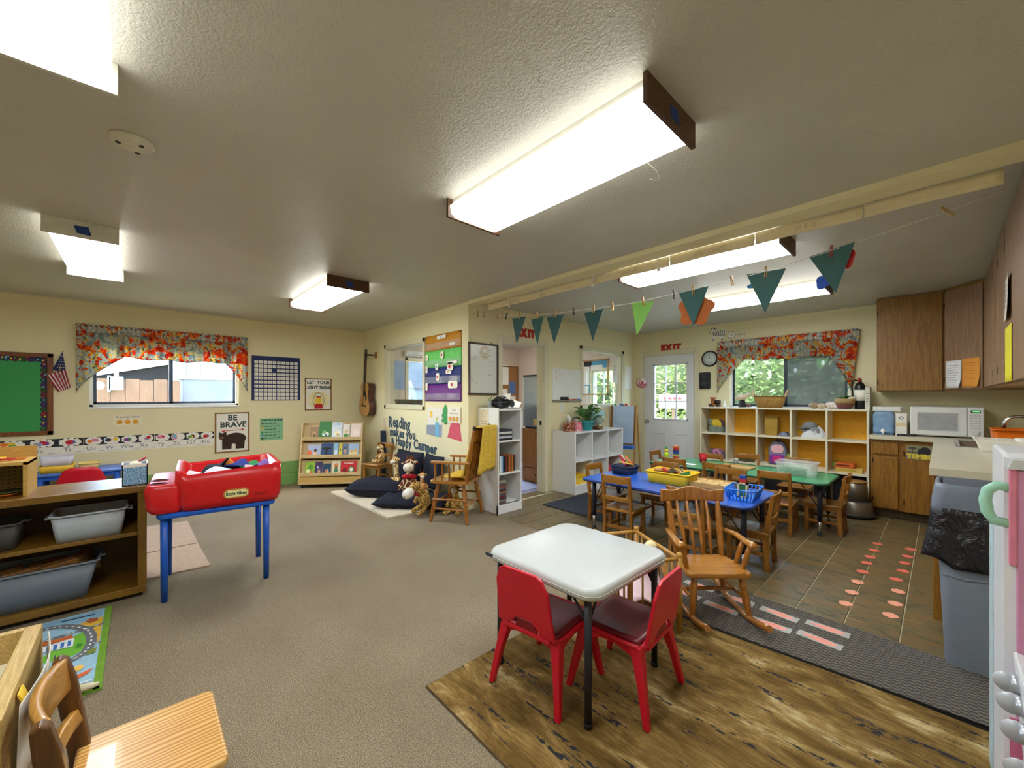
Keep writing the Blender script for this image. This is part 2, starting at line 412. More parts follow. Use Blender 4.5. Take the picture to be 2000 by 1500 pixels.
obj('gable', G().prism([(0, 1.8), (2.1, 1.8), (2.1, 2.4), (0, 1.84)], -.1, 0, 'yz'), M('0e1012', .9), sh)
obj('fascia', G().prism([(-.2, 1.76), (2.12, 2.36), (2.12, 2.52), (-.2, 1.92)], 0, .08, 'yz'), WHT, sh)
obj('white_wall', G().box((.0, 0, 0), (.85, 1.20, 1.95)), SIDING, sh); obj('meter_box', G().box((.85, 1.22, 1.80), (.97, 1.40, 2.03)), M('d9dbe0', .5), sh); obj('conduit', G().cyl((.9, 1.31, 2.03), (.9, 1.31, 2.25), .03), M('d0d3d8', .5), sh); obj('bracket', G().box((.0, 1.2, 1.75), (.97, 1.24, 2.05)), SIDING, sh); obj('porch_lamp', G().cyl((.86, 1.1, 1.87), (.93, 1.1, 1.87), .07), M('b8a488', .6), sh)
gr = thing('garage', 'grey gabled garage seen through the office side window', 'garage', (-11.5, 5.0, -.35))
obj('wall', G().box((-.1, 0, 0), (0, 3.4, 2.0)), M('6a6e74', .8), gr); obj('roof', G().prism([(-.2, 1.95), (3.6, 1.95), (3.6, 2.1), (1.4, 2.9), (-.2, 2.3)], -.3, .1, 'yz'), M('50545a', .8), gr); obj('fascia', G().prism([(-.25, 2.25), (1.4, 2.86), (1.4, 3.02), (-.25, 2.42)], .1, .16, 'yz'), WHT, gr)
fe = thing('board_fence', 'tan wooden board fence outside the left window', 'fence', (-10.0, -1.5, -.35))
for i in range(11): obj('fence_board', G().box((0, i * .19, 0), (.03, i * .19 + .182, 1.98 + .02 * (i % 2))), FENCE, fe)
obj('rail', G().box((-.05, 0, .6), (0, 2.1, .7)), FENCE, fe)
def m_leaf(name, c1, c2):
    m, n, b = new_mat(name); v = tc(n)
    n.links.new(ramp(n, noise(n, v, 3, 4), [(.3, c1), (.7, c2)]), b.inputs['Base Color']); b.inputs['Roughness'].default_value = .6
    return m
LEAF = [m_leaf('leaf_a', '2c4018', '6a8638'), m_leaf('leaf_b', '263c16', '566f34'), m_leaf('leaf_c', '46602a', '98a858')]
def bush(label, x, y, z0, rx, ry, rz, n, lm, sz=.09, seed=1):
    rd = random.Random(seed); t = thing('shrub', label, 'shrub', (x, y, -.35), 0, 'shrubs outside')
    g = G()
    for i in range(n):
        a = rd.uniform(0, 2 * PI); u = rd.uniform(-1, 1); q = rd.uniform(.72, 1.05); s_ = math.sqrt(1 - u * u)
        c = Vector((rx * q * s_ * math.cos(a), ry * q * s_ * math.sin(a), z0 + rz * q * u + .35))
        d = Vector((rd.uniform(-1, 1), rd.uniform(-1, 1), rd.uniform(-.8, .4))).normalized(); e = d.cross(Vector((rd.uniform(-1, 1), rd.uniform(-1, 1), .3))).normalized()
        s2 = sz * rd.uniform(.6, 1.3)
        g.add([c - d * s2, c + e * s2 * .38, c + d * s2, c - e * s2 * .38], [(0, 1, 2, 3)])
    f = obj('foliage', g, lm, t, fix=False, stuff=True)
    obj('core', G().ell((0, 0, z0 + .35), (rx * .78, ry * .78, rz * .78)), M('2c3c1a', .9), t)
    obj('stem', G().cyl((0, 0, 0), (0, 0, z0 + .35), .06, .04), M('5a4630', .9), t)
bush('tall leafy shrub outside the kitchen window left pane', -2.2, 9.2, 1.75, 1.3, .8, 1.5, 6500, LEAF[1], .055, seed=2)
bush('dark shrub behind the fly screen of the kitchen window', .35, 9.2, 1.5, 1.2, .8, 1.3, 5000, LEAF[1], .055, seed=3)
bush('pale green shrub outside the exit door panes', -4.65, 9.9, 1.75, 1.1, .8, 1.2, 4500, LEAF[2], .055, seed=4)  # foliage in the palest of the leaf greens
bush('yellow-green shrub outside the far office window', -6.95, 9.3, 1.3, 1.1, .8, 1.3, 1800, LEAF[2], seed=5)
bush('low shrub outside the office side window', -8.6, 5.6, .6, .7, .7, .7, 900, LEAF[0], seed=6)
bush('broad hedge shrub far behind the kitchen window', -1.2, 11.5, 1.6, 3.2, .8, 2.3, 2600, LEAF[0], .14, seed=7)
sg = thing('yard_sign', 'white notice hanging beyond the exit door panes', 'sign', (-3.75, 8.0, 1.25)); obj('board', G().box((-.3, 0, -.16), (.3, .02, .12)), WHT, sg)
g = G(); [g.rect(-.2 + i * .1, .02, -.12 + i * .1, .07, M('b03038', .6)) for i in range(4)]; art('red_print', g, sg); obj('post', G().box((-.03, .02, -1.6), (.03, .06, .05)), M('6b5a48', .8), sg)
dk = thing('deck_railing', 'white deck railing beyond the exit door', 'railing', (-4.6, 8.5, -.35))
for i in range(7): obj('baluster', G().box((i * .3, 0, 0), (i * .3 + .05, .05, 1.05)), WHT, dk)
obj('rail', G().box((-.1, -.02, 1.05), (2.1, .08, 1.1)), WHT, dk)
# ================================================================ ceiling lights
def m_diff():
    m, n, b = new_mat('diffuser_lit'); v = tc(n)
    t = n.nodes.new('ShaderNodeSeparateXYZ'); n.links.new(v, t.inputs[0])
    # two tubes behind the acrylic: brighter bands across the width, the ends a little dimmer
    mt = n.nodes.new('ShaderNodeMath'); mt.operation = 'ABSOLUTE'; n.links.new(t.outputs[1], mt.inputs[0])
    r = ramp(n, mt.outputs[0], [(0, (.70, .73, .74, 1)), (.035, (.76, .79, .80, 1)), (.075, (.95, .985, 1, 1)), (.13, (.95, .985, 1, 1)), (.19, (.78, .82, .84, 1))])
    n.links.new(r, b.inputs['Emission Color']); b.inputs['Emission Strength'].default_value = LAMP
    b.inputs['Base Color'].default_value = (.9, .9, .9, 1); b.inputs['Roughness'].default_value = .3
    return m
DIFF = m_diff()
DIFS = M('f4f4ee', .3, var=.02, emit=LAMP * .28)
CAPW = wood('cap_wood', '3d2512', '6a4526', 0, 5, .5)
STEEL = M('d8d6cc', .5); TAPE = M('1f3f86', .6)
def fixture(label, x0, x1, y0, y1, caps, cap_mat, tape_side):
    cx, cy = (x0 + x1) / 2, (y0 + y1) / 2; L, W = (x1 - x0) / 2, (y1 - y0) / 2
    t = thing('ceiling_light', label, 'ceiling light', (cx, cy, H), 0, 'fluorescent ceiling lights')
    obj('housing', G().box((-L + .01, -W + .03, -.045), (L - .01, W - .03, 0)), STEEL, t)
    prof = [(-W + .012, -.04), (-W + .022, -.085), (-W + .05, -.098), (W - .05, -.098), (W - .022, -.085), (W - .012, -.04)]
    g = G().mat(DIFS).prism([(u, v) for u, v in prof], -L + .012, L - .012, 'yz'); g.mat(DIFF); g.mi[2 + 2] = g.cur; obj('diffuser', g, None, t)
    for s_ in (-1, 1):
        e = obj('end_cap', G().box((s_ * L - .009, -W, -.105), (s_ * L + .009, W, 0)), cap_mat, t, bev=.002)
        if s_ in tape_side:
            obj('tape_strip', G().prism([(-.035, -.035), (.03, -.03), (.045, -.085), (-.02, -.08)], s_ * .0095, s_ * .0108, 'yz'), TAPE, e).location = (s_ * L, 0, 0)
    return t
fixture('wood-capped ceiling light large above the room centre', -1.89, -.69, 1.265, 1.655, 1, CAPW, (1,))
fixture('small wood-capped ceiling light toward the guitar corner', -5.04, -3.80, 1.25, 1.64, 1, CAPW, (1,))
fixture('white-capped ceiling light above the left window wall', -4.92, -3.73, -.435, -.095, 1, STEEL, (1,))
fixture('white-capped ceiling light cut by the top left corner', -1.89, -.69, -.45, -.05, 1, STEEL, (-1,))
fixture('kitchen ceiling light nearest the alphabet strip', -1.93, -.72, 3.08, 3.45, 1, CAPW, ())
fixture('kitchen ceiling light farther back above the green table', -1.92, -.735, 4.66, 5.03, 1, CAPW, (1,))
t = thing('smoke_detector', 'round white smoke detector on the ceiling', 'smoke detector', (-2.40, -.02, H))
obj('body', G().lathe([(.075, 0), (.075, -.008), (.066, -.02), (.05, -.028), (.02, -.03)], 28), M('d9d4c4', .5), t)
for a in (40, 160, 280): obj('vent', G().cyl((.045*math.cos(R(a)), .045*math.sin(R(a)), -.022), (.045*math.cos(R(a)), .045*math.sin(R(a)), -.031), .009), M('35332e', .7), t)
for i, (x, y, lb) in enumerate(((-3.95, 1.78, 'thin wire hanger loop beside the small wood-capped light'), (-1.75, -.2, 'thin wire hanger loop beside the top left light'), (-.95, 1.72, 'thin wire hanger loop beside the large light'))):
    p = [(0, 0, 0)] + [(.05*math.sin(a*.5), .05 - .05*math.cos(a*.5), -.01 - .07*math.sin(a*.35)) for a in range(1, 8)]
    tag(obj('wire_hanger', G().tube(p, .0013, 5), M('d8d8d0', .4), None, loc=(x, y, H)), lb, 'wire')
# ================================================================ left wall decor
BLK = M('22242a', .6); INK = M('2a3c44', .6); WP = M('efece2', .7, var=.04); RED = M('c8202a', .5); NAVY = M('14225a', .6); KRAFT = M('8a5c2e', .8, var=.35, sc=60)
YEL = M('f2c93c', .6); GRN = M('3f9a52', .7); ORG = M('e8822a', .6); BLU = M('3a7fc8', .6); PNK = M('e58aa8', .6); PUR = M('7a3fa0', .6); BRN = M('4a2c1a', .7); CYAN = M('6fb6d8', .6)
def wallA(name, label, cat, y, z, group=None): return thing(name, label, cat, (AX + .001, y, z), RA, group)
# bulletin board
t = wallA('bulletin_board', 'green bulletin board with brown frame and dark scalloped border', 'bulletin board', -1.1, 1.355)
g = G(); frame(g, -.44, -.45, .405, .45, .045, -.022, 0); obj('frame', g, wood('board_frame', '6a3a18', '8f5428', 2, 5), t, bev=.003)
obj('felt', G().box((-.40, -.008, -.41), (.365, 0, .41)), m_wall('felt_green', '2f9a50', .6), t)
DKB = [M('1d3a4a', .7), M('5a2238', .7), M('2f4a24', .7), M('3c2a5c', .7)]
g = G()
for i in range(14):
    for zz in (.385, -.385):
        if zz > 0 or False: g.disc(-.38 + i * .057, zz, .036, DKB[i % 4], 10 + i % 2)
for i in range(15): g.disc(.345, -.385 + i * .054, .036, DKB[(i + 2) % 4], 10 + i % 2)
for i in range(40):
    a = random.choice([(-.38 + random.random()*.74, .385 + random.uniform(-.02, .02)), (.345 + random.uniform(-.02, .02), random.uniform(-.38, .38))])
    g.disc(a[0], a[1], .008, random.choice([YEL, RED, GRN, CYAN]), 13)
art('scalloped_border', g, t)
# flag
t = wallA('flag', 'small american flag hanging beside the green bulletin board', 'flag', -.655, 1.6)
def fp(px, py): return ((px - 455) / 4 * .00388 - 0, (672 - py) / 4 * .00512)
P00, P01, P11, P10 = fp(430, 612), fp(515, 640), fp(548, 802), fp(455, 845)
Lp = fp(360, 705)
def fy(u, v): return -.012 - .014 * math.sin(u * 7 + v * 2)
g = G(); FR = M('a8203a', .7); FW = M('ead8d8', .7); FB = M('1f2a5c', .7)
a0, a1 = Vector(Lp), Vector(fp(505, 632)); b0, b1 = Vector(fp(458, 846)), Vector(P11)
for i in range(11):
    g.mat(FR if i % 2 == 0 else FW)
    for j in range(4):
        q = []
        for (ii, jj) in ((i, j), (i + 1, j), (i + 1, j + 1), (i, j + 1)):
            u, v = ii / 11, jj / 4; p = a0.lerp(a1, u).lerp(b0.lerp(b1, u), v); q.append((p.x, fy(u, v), p.y))
        g.add(q, [(0, 1, 2, 3)], True)
obj('stripes', g, None, t, solid=.002)
g = G(); g.mat(FB); q = [fp(485, 492), fp(512, 640), fp(462, 662), fp(408, 648)]
g.add([(q[0][0], -.02, q[0][1]), (q[1][0], -.032, q[1][1]), (q[2][0], -.034, q[2][1]), (q[3][0], -.028, q[3][1])], [(0, 1, 2, 3)]); obj('canton', g, None, t, solid=.003)
g = G()
for i in range(5):
    for j in range(i + 1): g.disc((470 - i * 8 + j * 16 - 455 + 12) / 4 * .00388, (672 - 530 - i * 25) / 4 * .00512, .0045, FW, 55, n=6)
art('stars', g, t)
obj('flag_stick', G().cyl((.03, 0, .245), (.0, -.05, -.06), .004), wood('stick', 'a07a40', 'c09a58', 2), t)
# window valance cloth
def m_cloth(trl):
    m, n, b = new_mat(f'valance_print_{trl}'); v = tc(n, (1, 1, 1))
    f1 = noise(n, v, 6.5, 2, .5, 1.6); f2 = noise(n, v, 13, 3, .5, 1.2)
    base = ramp(n, f2, [(.30, '8c9a9c'), (.42, 'c9c8b8'), (.49, 'a4aca8'), (.54, 'dcd6bc'), (.58, 'e8c034'), (.63, '5c7a74')], 'CONSTANT')
    fl_ = ramp(n, f1, [(.44, '000000'), (.53, 'ffffff')], 'CONSTANT')
    flc = ramp(n, f2, [(.30, 'b8321c'), (.44, 'd8501c'), (.54, 'ec7e24'), (.60, 'e8b83a'), (.64, 'c8401c')], 'CONSTANT')
    c = mixc(n, base, flc, fl_)
    n.links.new(c, b.inputs['Base Color']); b.inputs['Roughness'].default_value = .9
    tr = n.nodes.new('ShaderNodeBsdfTranslucent'); n.links.new(c, tr.inputs[0]); mx = n.nodes.new('ShaderNodeMixShader'); mx.inputs[0].default_value = trl
    out = n.nodes['Material Output']; n.links.new(b.outputs[0], mx.inputs[1]); n.links.new(tr.outputs[0], mx.inputs[2]); n.links.new(mx.outputs[0], out.inputs[0]); return m
CLOTH = m_cloth(.5); CLOTH2 = m_cloth(.08)
def valance(label, loc, rz, wd, ztop, mid, l_in, r_in, l_out, r_out, zl, zr):
    """l_in/r_in: x where the tails meet the swag; zl/zr: lowest points of the tails"""
    t = thing('window_valance', label, 'curtain', loc, rz)
    rod = obj('curtain_rod', G().cyl((-.01, -.05, ztop - .02), (wd + .01, -.05, ztop - .02), .008).cyl((-.0, -.05, ztop - .02), (-.0, 0, ztop - .02), .006).cyl((wd, -.05, ztop - .02), (wd, 0, ztop - .02), .006), M('6a6a66', .4, .6), t)
    def fold(x, k=1): return .012 * math.sin(x * 62) + .008 * math.sin(x * 113 + 1.3) + .005 * math.sin(x * 29)
    def header(u, v):
        x = u * wd; z = ztop + .004 * math.sin(x * 150) * (1 - v) - v * .10
        return (x, -.062 - .015 * math.sin(x * 150 + v) - .005 * math.sin(x * 77), z)
    obj('gathered_header', G().grid(160, 6, header), CLOTH2, t, solid=.002)
    def swag(u, v):
        x = l_in - .04 + u * (r_in - l_in + .08); zb = mid + .012 * math.sin(u * 19) - .02 * math.sin(PI * u)
        return (x, -.05 - fold(x) * (.4 + v), ztop - .09 + v * (zb - ztop + .09))
    obj('swag', G().grid(120, 10, swag), CLOTH, t, solid=.002)
    for nm, xa, xb, zz, sg_ in (('tail', -.005, l_in + .03, zl, 1), ('tail', r_in - .03, wd + .005, zr, -1)):
        def tail(u, v, xa=xa, xb=xb, zz=zz, sg_=sg_):
            x = xa + u * (xb - xa); q = u if sg_ > 0 else 1 - u     # q=0 at the outer edge
            zb = zz + (mid - zz) * min(1, q) ** .75
            if sg_ < 0: x += (l_out if sg_ > 0 else r_out) * v * (1 - q)
            return (x, -.065 - .6 * fold(x + .3) - .012 * (1 - q), ztop - .09 + v * (zb - ztop + .09))
        obj(nm, G().grid(36, 14, tail), CLOTH, t, solid=.002)
        def hem(xa=xa, xb=xb):
            return [tail(i / 12, 1) for i in range(13)]
        obj('hem', G().tube([(p[0], p[1] - .002, p[2]) for p in hem()], .003, 5), M('2c2a28', .8), t)
    obj('hem', G().tube([(lambda p: (p[0], p[1] - .002, p[2]))(swag(i / 40, 1)) for i in range(41)], .0025, 5), M('2c2a28', .8), t)
    return t
valance('floral orange valance over the left window beside the flag', (AX, -.515, 0), RA, 1.635, 2.165, 1.80, .36, 1.40, 0, 0, 1.39, 1.40)
valance('floral orange valance over the kitchen window', (-2.317, DY, 0), 0, 1.63, 2.165, 1.865, .34, 1.36, 0, -.08, 1.385, 1.41)
# hundred chart
t = wallA('hundred_chart', 'navy pocket chart with rows of number cards one to one hundred', 'pocket chart', 1.505, 1.597)
obj('backing', G().box((-.318, -.006, -.325), (.318, 0, .325)), NAVY, t)
for i in range(10):
    for j in range(10):
        if (i * 10 + j + 1) in (25,): continue
        x, z = -.262 + j * .058, .235 - i * .0585
        c = obj('number_card', G().box((x - .023, -.009, z - .021), (x + .023, -.006, z + .021)), WP, t)
        g = G(); g.text(str(i * 10 + j + 1), x, z, .026, BLK, 10); art('number', g, c)
# posters
def paper(name, label, cat, y, z, wd, ht, m=WP, fn=wallA, border=None, tilt=0):
    t = fn(name, label, cat, y, z); t.rotation_euler[1] = tilt
    obj('sheet', G().box((-wd/2, -.002, -ht/2), (wd/2, 0, ht/2)), m, t)
    if border:
        g = G(); frame(g, -wd/2, -ht/2, wd/2, ht/2, .016, -.007, -.002); obj('border', g, border, t)
    return t
t = paper('light_poster', 'handmade poster reading let your light shine with a lantern', 'poster', 2.092, 1.365, .40, .505, border=KRAFT)
g = G(); PY = M('f3e08a', .7)
for i in range(20):
    a = 2 * PI * i / 20; g.poly([(.0, -.09), (.17*math.cos(a-.1), -.09+.13*math.sin(a-.1)), (.17*math.cos(a+.1), -.09+.13*math.sin(a+.1))], PY, 0)
g.text('LET  YOUR', 0, .185, .07, INK, 2, bold=.002, sx=1.0); g.text('LIGHT SHINE', 0, .105, .07, INK, 2, bold=.003, sx=.95)
g.poly([(-.065, -.225), (.065, -.225), (.055, -.15), (-.055, -.15)], RED, 2); g.disc(0, -.10, .05, YEL, 2); g.poly([(-.04, -.03), (.04, -.03), (.03, .0), (-.03, .0)], M('e8e8e8', .6), 3); g.rect(-.035, -.05, .035, -.03, RED, 3)
g.line([(-.06, -.19), (-.085, -.1), (-.06, -.02), (-.03, .02), (.03, .02), (.06, -.02), (.085, -.1), (.06, -.19)], .006, INK, 4)
art('drawing', g, t)
t = paper('brave_poster', 'handmade poster reading be brave with a brown bear', 'poster', .96, .83, .40, .555, border=KRAFT)
g = G(); g.text('BE', 0, .20, .105, INK, 2, bold=.003); g.text('BRAVE', .01, .105, .105, INK, 2, bold=.003)
g.line([(-.11, .02), (.12, .035)], .008, RED, 2); g.poly([(-.13, .018), (-.09, .038), (-.095, .0)], RED, 2); g.poly([(.14, .037), (.105, .052), (.105, .018)], RED, 2)
bear = [(-.15, -.03), (-.12, .0), (-.09, -.005), (-.06, -.02), (0, -.005), (.07, -.01), (.12, -.04), (.15, -.09), (.145, -.16), (.12, -.2), (.11, -.225), (.06, -.225), (.065, -.2), (.07, -.175), (.03, -.165), (-.02, -.17), (-.03, -.2), (-.035, -.23), (-.09, -.23), (-.085, -.2), (-.10, -.15), (-.13, -.10), (-.155, -.07)]
BR1, BR2 = M('3a241a', .7, var=.5, sc=40), M('7a5638', .7)
for (a, b_, c_, d_) in ((0, 5, 17, 22),): pass
g.disc(-.11, -.055, .05, BR1, 2, .05); g.disc(.035, -.085, .125, BR1, 2, .078); g.disc(-.04, -.1, .08, BR1, 2, .07)
for x in (-.09, -.035, .065, .115): g.poly([(x - .03, -.12), (x + .03, -.12), (x + .022, -.232), (x - .03, -.232)], BR1, 3)
g.disc(-.145, -.012, .016, BR1, 3); g.disc(-.085, -.006, .016, BR1, 3); g.disc(-.128, -.07, .026, BR2, 4, .02); g.disc(-.135, -.063, .008, BLK, 5); g.disc(-.118, -.042, .005, BLK, 5); g.disc(-.145, -.042, .005, BLK, 5)
art('drawing', g, t)
t = paper('camp_rules_poster', 'small green camp rules sheet with a row of coloured squares', 'poster', 1.44, .848, .30, .322, M('8cc59a', .7))
g = G(); g.text('CAMP PAX', -.06, .133, .034, INK, 1, bold=.001); [g.rect(.03 + i*.04, .126, .06 + i*.04, .14, INK, 1) for i in range(3)]
for i, c in enumerate((BRN, ORG, YEL, GRN, BLU, BLK)):
    z = .085 - i * .043; g.rect(-.132, z - .012, -.106, z + .012, c, 1)
    for j in range(3 + i % 2): g.rect(-.09 + j * .052, z - .005, -.048 + j * .052, z + .004, INK, 1)
art('print', g, t)
t = paper('drawing_tables_sign', 'small sign reading drawing tables with three smiling faces', 'sign', -.098, 1.043, .25, .132, M('efe4c8', .7))
g = G(); g.text('Drawing Tables', 0, .038, .034, INK, 1)
for i in range(3):
    x = -.07 + i * .07; g.disc(x, -.022, .027, M('e6a92e', .6), 1); g.disc(x - .009, -.014, .0035, BLK, 2, n=8); g.disc(x + .009, -.014, .0035, BLK, 2, n=8); g.line([(x - .012, -.03), (x, -.036), (x + .012, -.03)], .003, BLK, 2)
g2 = G(); art('print', g, t)
# alphabet strip
BKS = M('20242c', .6)
segs = [(-1.30, -.465, ['Qq', 'Rr', 'Ss', 'Tt'], 'alphabet strip panel with letters Q R S T below the green board'), (-.462, .145, ['Uu', 'Vv', 'Ww', 'Xx'], 'alphabet strip panel with letters U V W X below the window'), (.148, .752, ['Yy', 'Zz', '123', '456'], 'alphabet strip panel with letters Y Z beside the bear poster')]
cols = [ORG, YEL, PUR, RED, PNK, CYAN, GRN, RED, BLU, PNK, BRN, ORG, M('9aa0c8', .6), RED]
ci = 0
for y0, y1, ls, lb in segs:
    t = wallA('alphabet_strip', lb, 'alphabet strip', (y0 + y1) / 2, .78); w2 = (y1 - y0) / 2 - .001
    obj('sheet', G().box((-w2, -.002, -.105), (w2, 0, .075)), WP, t)
    g = G(); g.rect(-w2, -.015, w2, .075, BKS, 0); g.line([(-w2, -.09), (w2, -.09)], .0015, M('b8b8b8', .6), 0)
    for i, l in enumerate(ls):
        x = -w2 + (i + .5) * 2 * w2 / 4; r_ = w2 / 4 * .88
        for q in range(9): g.disc(x + r_*.75*math.cos(q*.7), .03 + .03*math.sin(q*.7), .021, WP, 1, n=10)
        g.disc(x, .03, r_ * .7, WP, 1, .036)
        for q in range(3): g.disc(x + random.uniform(-.6, .6) * r_, .028 + random.uniform(-.014, .014), random.uniform(.3, .42) * r_, cols[(ci + q * 5) % len(cols)], 2 + q, random.uniform(.018, .026), n=9)
        ci += 1; g.text(l, x - .02, -.055, .066, M('6a7078', .6), 1); g.line([(x + .045, -.085), (x + .09, -.085)], .003, M('6a7078', .6), 1)
    art('print', g, t)
# ================================================================ office beyond the doorway
t = thing('added_office_light', 'unseen ceiling light added to brighten the small office', 'ceiling light', (-5.3, 4.7, H))  # unseen lamp, added to brighten the office behind the inner windows
obj('base', G().box((-.62, -.2, -.03), (.62, .2, 0)), STEEL, t); obj('diffuser', G().prism([(-.18, -.03), (-.15, -.08), (.15, -.08), (.18, -.03)], -.6, .6, 'yz'), DIFF, t)
OAK = wood('cabinet_oak', '8a5420', 'b87a34', 2, 4, .4)
t = thing('office_cabinet', 'wooden two-door cabinet with drawer under the small fridge', 'cabinet', (-4.235, 4.45, 0))
obj('body', G().box((-.3, .02, 0), (.3, .52, .83)), OAK, t)
obj('door', G().box((-.295, 0, .235), (-.005, .02, .825)), OAK, t, bev=.003); d = obj('door', G().box((.005, 0, .235), (.295, .02, .825)), OAK, t, bev=.003)
dr = obj('drawer', G().box((-.295, 0, .02), (.295, .02, .225)), OAK, t, bev=.003)
obj('knob', G().ell((.0, -.012, .13), .014), M('2e2418', .4), dr); obj('knob', G().ell((.05, -.012, .5), .012), M('2e2418', .4), d)
t = thing('small_fridge', 'compact grey fridge standing on the wooden office cabinet', 'fridge', (-4.235, 4.46, .83))
obj('body', G().box((-.29, .05, 0), (.29, .5, .83)), M('26282c', .5), t); obj('door', G().box((-.29, 0, .03), (.29, .045, .815)), M('9298a0', .35, .5), t, bev=.008); obj('top_trim', G().box((-.29, -.004, .815), (.29, .05, .838)), M('1c1d20', .5), t)
obj('paper_sticker', G().box((-.06, -.004, .06), (.01, -.0005, .15)), M('d8a868', .7), t)
t = thing('corkboard', 'cork board with pinned papers inside the office', 'corkboard', (AX + .001, 6.2, 1.55), RA)
g = G(); frame(g, -.28, -.45, .28, .48, .03, -.02, 0); obj('frame', g, wood('cork_frame', '7a5228', '9a6c38', 2), t); obj('cork', G().box((-.26, -.012, -.43), (.26, 0, .46)), M('a87848', .9, var=.4, sc=90), t)
for x0, z0, x1, z1, m_ in ((-.3, .05, -.02, .5, WP), (.0, -.15, .2, .12, M('5a7ab0', .7)), (-.28, -.42, -.05, -.05, WP), (.03, -.4, .2, -.2, WP)): obj('pinned_paper', G().box((x0, -.016, z0), (x1, -.0125, z1)), m_, t)
tag(obj('office_rug', G().box((-5.6, 3.3, -.001), (-4.0, 4.35, .008)), M('a9aed0', .95, bmp=.5)), 'pale blue grey rug on the office floor', 'rug')
t = thing('paper_stack', 'tilted stack of papers at the office corkboard foot', 'papers', (-6.3, 6.0, 0)); obj('desk_box', G().box((-.35, -.25, 0), (.35, .25, 1.0)), M('c9c0b4', .7), t); obj('sheet', G().cbox((.05, -.1, 1.13), (.3, .01, .24), (R(-20), R(14), 0)), WP, t); obj('sheet', G().cbox((-.2, -.1, 1.2), (.2, .01, .4), (R(-8), 0, 0)), WP, t)
t = thing('blue_wall_chart', 'pale blue handwritten chart seen through the guitar wall window', 'poster', (AX + .001, 3.45, 1.72), RA); obj('sheet', G().box((-.14, -.003, -.26), (.14, 0, .26)), M('9fb4d8', .7), t)
g = G()
for i in range(9): g.rect(-.1, .2 - i * .05, .02 + .08 * ((i * 7) % 3) / 2, .207 - i * .05, M('5a6a90', .7))
art('writing', g, t)
t = thing('office_wall_unit', 'white header box above the office side window', 'wall unit', (AX + .001, 3.85, 2.13), RA); obj('case', G().box((-.27, -.08, -.05), (.27, 0, .045)), WHT, t, bev=.008); obj('vent_slot', G().box((-.24, -.083, -.035), (.24, -.079, -.025)), M('9a9a9a', .5), t)
t = thing('office_bench', 'dark low cabinet below the guitar wall window in the office', 'cabinet', (-5.3, 3.5, 0)); obj('body', G().box((-.75, -.45, 0), (.75, -.05, 1.26)), M('3a3226', .6), t); obj('top', G().box((-.77, -.47, 1.26), (.77, -.03, 1.285)), M('4a4034', .5), t)
for i in range(3): obj('door', G().box((-.74 + i * .5, -.05, .03), (-.26 + i * .5, -.032, 1.24)), M('4a4430', .6), t, bev=.003)
t = thing('office_notice_board', 'blue bordered notice board seen through the easel window', 'notice board', (-4.62, DY - .002, 1.86)); g = G(); frame(g, -.34, -.5, .34, .19, .03, -.02, 0); obj('frame', g, M('b08850', .6), t); obj('backing', G().box((-.32, -.01, -.48), (-.05, 0, .17)).box((-.32, -.01, -.03), (.32, 0, .17)), M('3a9ac0', .7), t)
for x0, z0, x1, z1 in ((-.28, -.3, -.1, .06), (-.07, -.02, .2, .08), (-.3, -.48, -.12, -.32)): obj('pinned_paper', G().box((x0, -.014, z0), (x1, -.0105, z1)), WP, t)
# ================================================================ guitar wall
def wallB(name, label, cat, x, z, group=None): return thing(name, label, cat, (x, BY - .001, z), 0, group)
t = wallB('guitar', 'acoustic guitar hanging from a wall hook in the corner', 'guitar', -6.39, 1.51); t.location.y = BY - .085; t.rotation_euler = (0, R(5), 0)
TOP = wood('spruce', 'b87a30', 'd09a48', 2, 5, .3, coat=.4); SIDE = wood('mahogany', '3a1410', '5c241a', 2, 5, .25, coat=.5)
half = [(0, -.50), (.10, -.492), (.165, -.46), (.195, -.40), (.197, -.33), (.175, -.26), (.142, -.20), (.125, -.15), (.13, -.10), (.145, -.05), (.143, -.005), (.115, .035), (.06, .05), (0, .05)]
out = half + [(-x, z) for x, z in half[-2:0:-1]]
obj('body', G().prism(out, -.045, .06), SIDE, t, bev=.004); obj('soundboard', G().prism([(x * .985, -.225 + (z + .225) * .985) for x, z in out], -.051, -.045), TOP, t)
obj('sound_hole', G().cyl((0, -.0505, -.13), (0, -.0525, -.13), .05, n=24), M('140c08', .8), t); obj('rosette', G().tube([(.057*math.cos(a*.262), -.052, -.13+.057*math.sin(a*.262)) for a in range(24)], .003, 6, closed=True), M('3a2414', .4), t)
obj('bridge', G().box((-.085, -.06, -.345), (.085, -.05, -.315)), M('1c120c', .4), t, bev=.004)
obj('pickguard', G().prism([(.05, -.14), (.09, -.16), (.1, -.22), (.06, -.25), (.03, -.2)], -.0525, -.0508), M('2a140e', .3), t)
obj('neck', G().prism([(-.027, .0), (.027, .0), (.022, .41), (-.022, .41)], -.064, -.035), SIDE, t, bev=.005); obj('fingerboard', G().prism([(-.027, -.08), (.027, -.08), (.022, .41), (-.022, .41)], -.068, -.062), M('1d120e', .5), t)
hd = obj('headstock', G().prism([(-.022, .41), (.022, .41), (.036, .45), (.034, .58), (-.034, .58), (-.036, .45)], -.055, -.038), M('1d120e', .4), t, bev=.003)
for s_ in (-1, 1):
    for i in range(3): obj('tuning_peg', G().cyl((s_*.034, -.046, .455 + i*.042), (s_*.055, -.046, .455 + i*.042), .006).ell((s_*.06, -.046, .455 + i*.042), (.008, .005, .011)), M('c8c4b8', .3, .8), hd)
for i in range(6): obj('string', G().cyl((-.018 + i*.0072, -.071, -.33), (-.014 + i*.0056, -.0705, .42), .0007, n=4), M('c8c0a8', .3, .8), t)
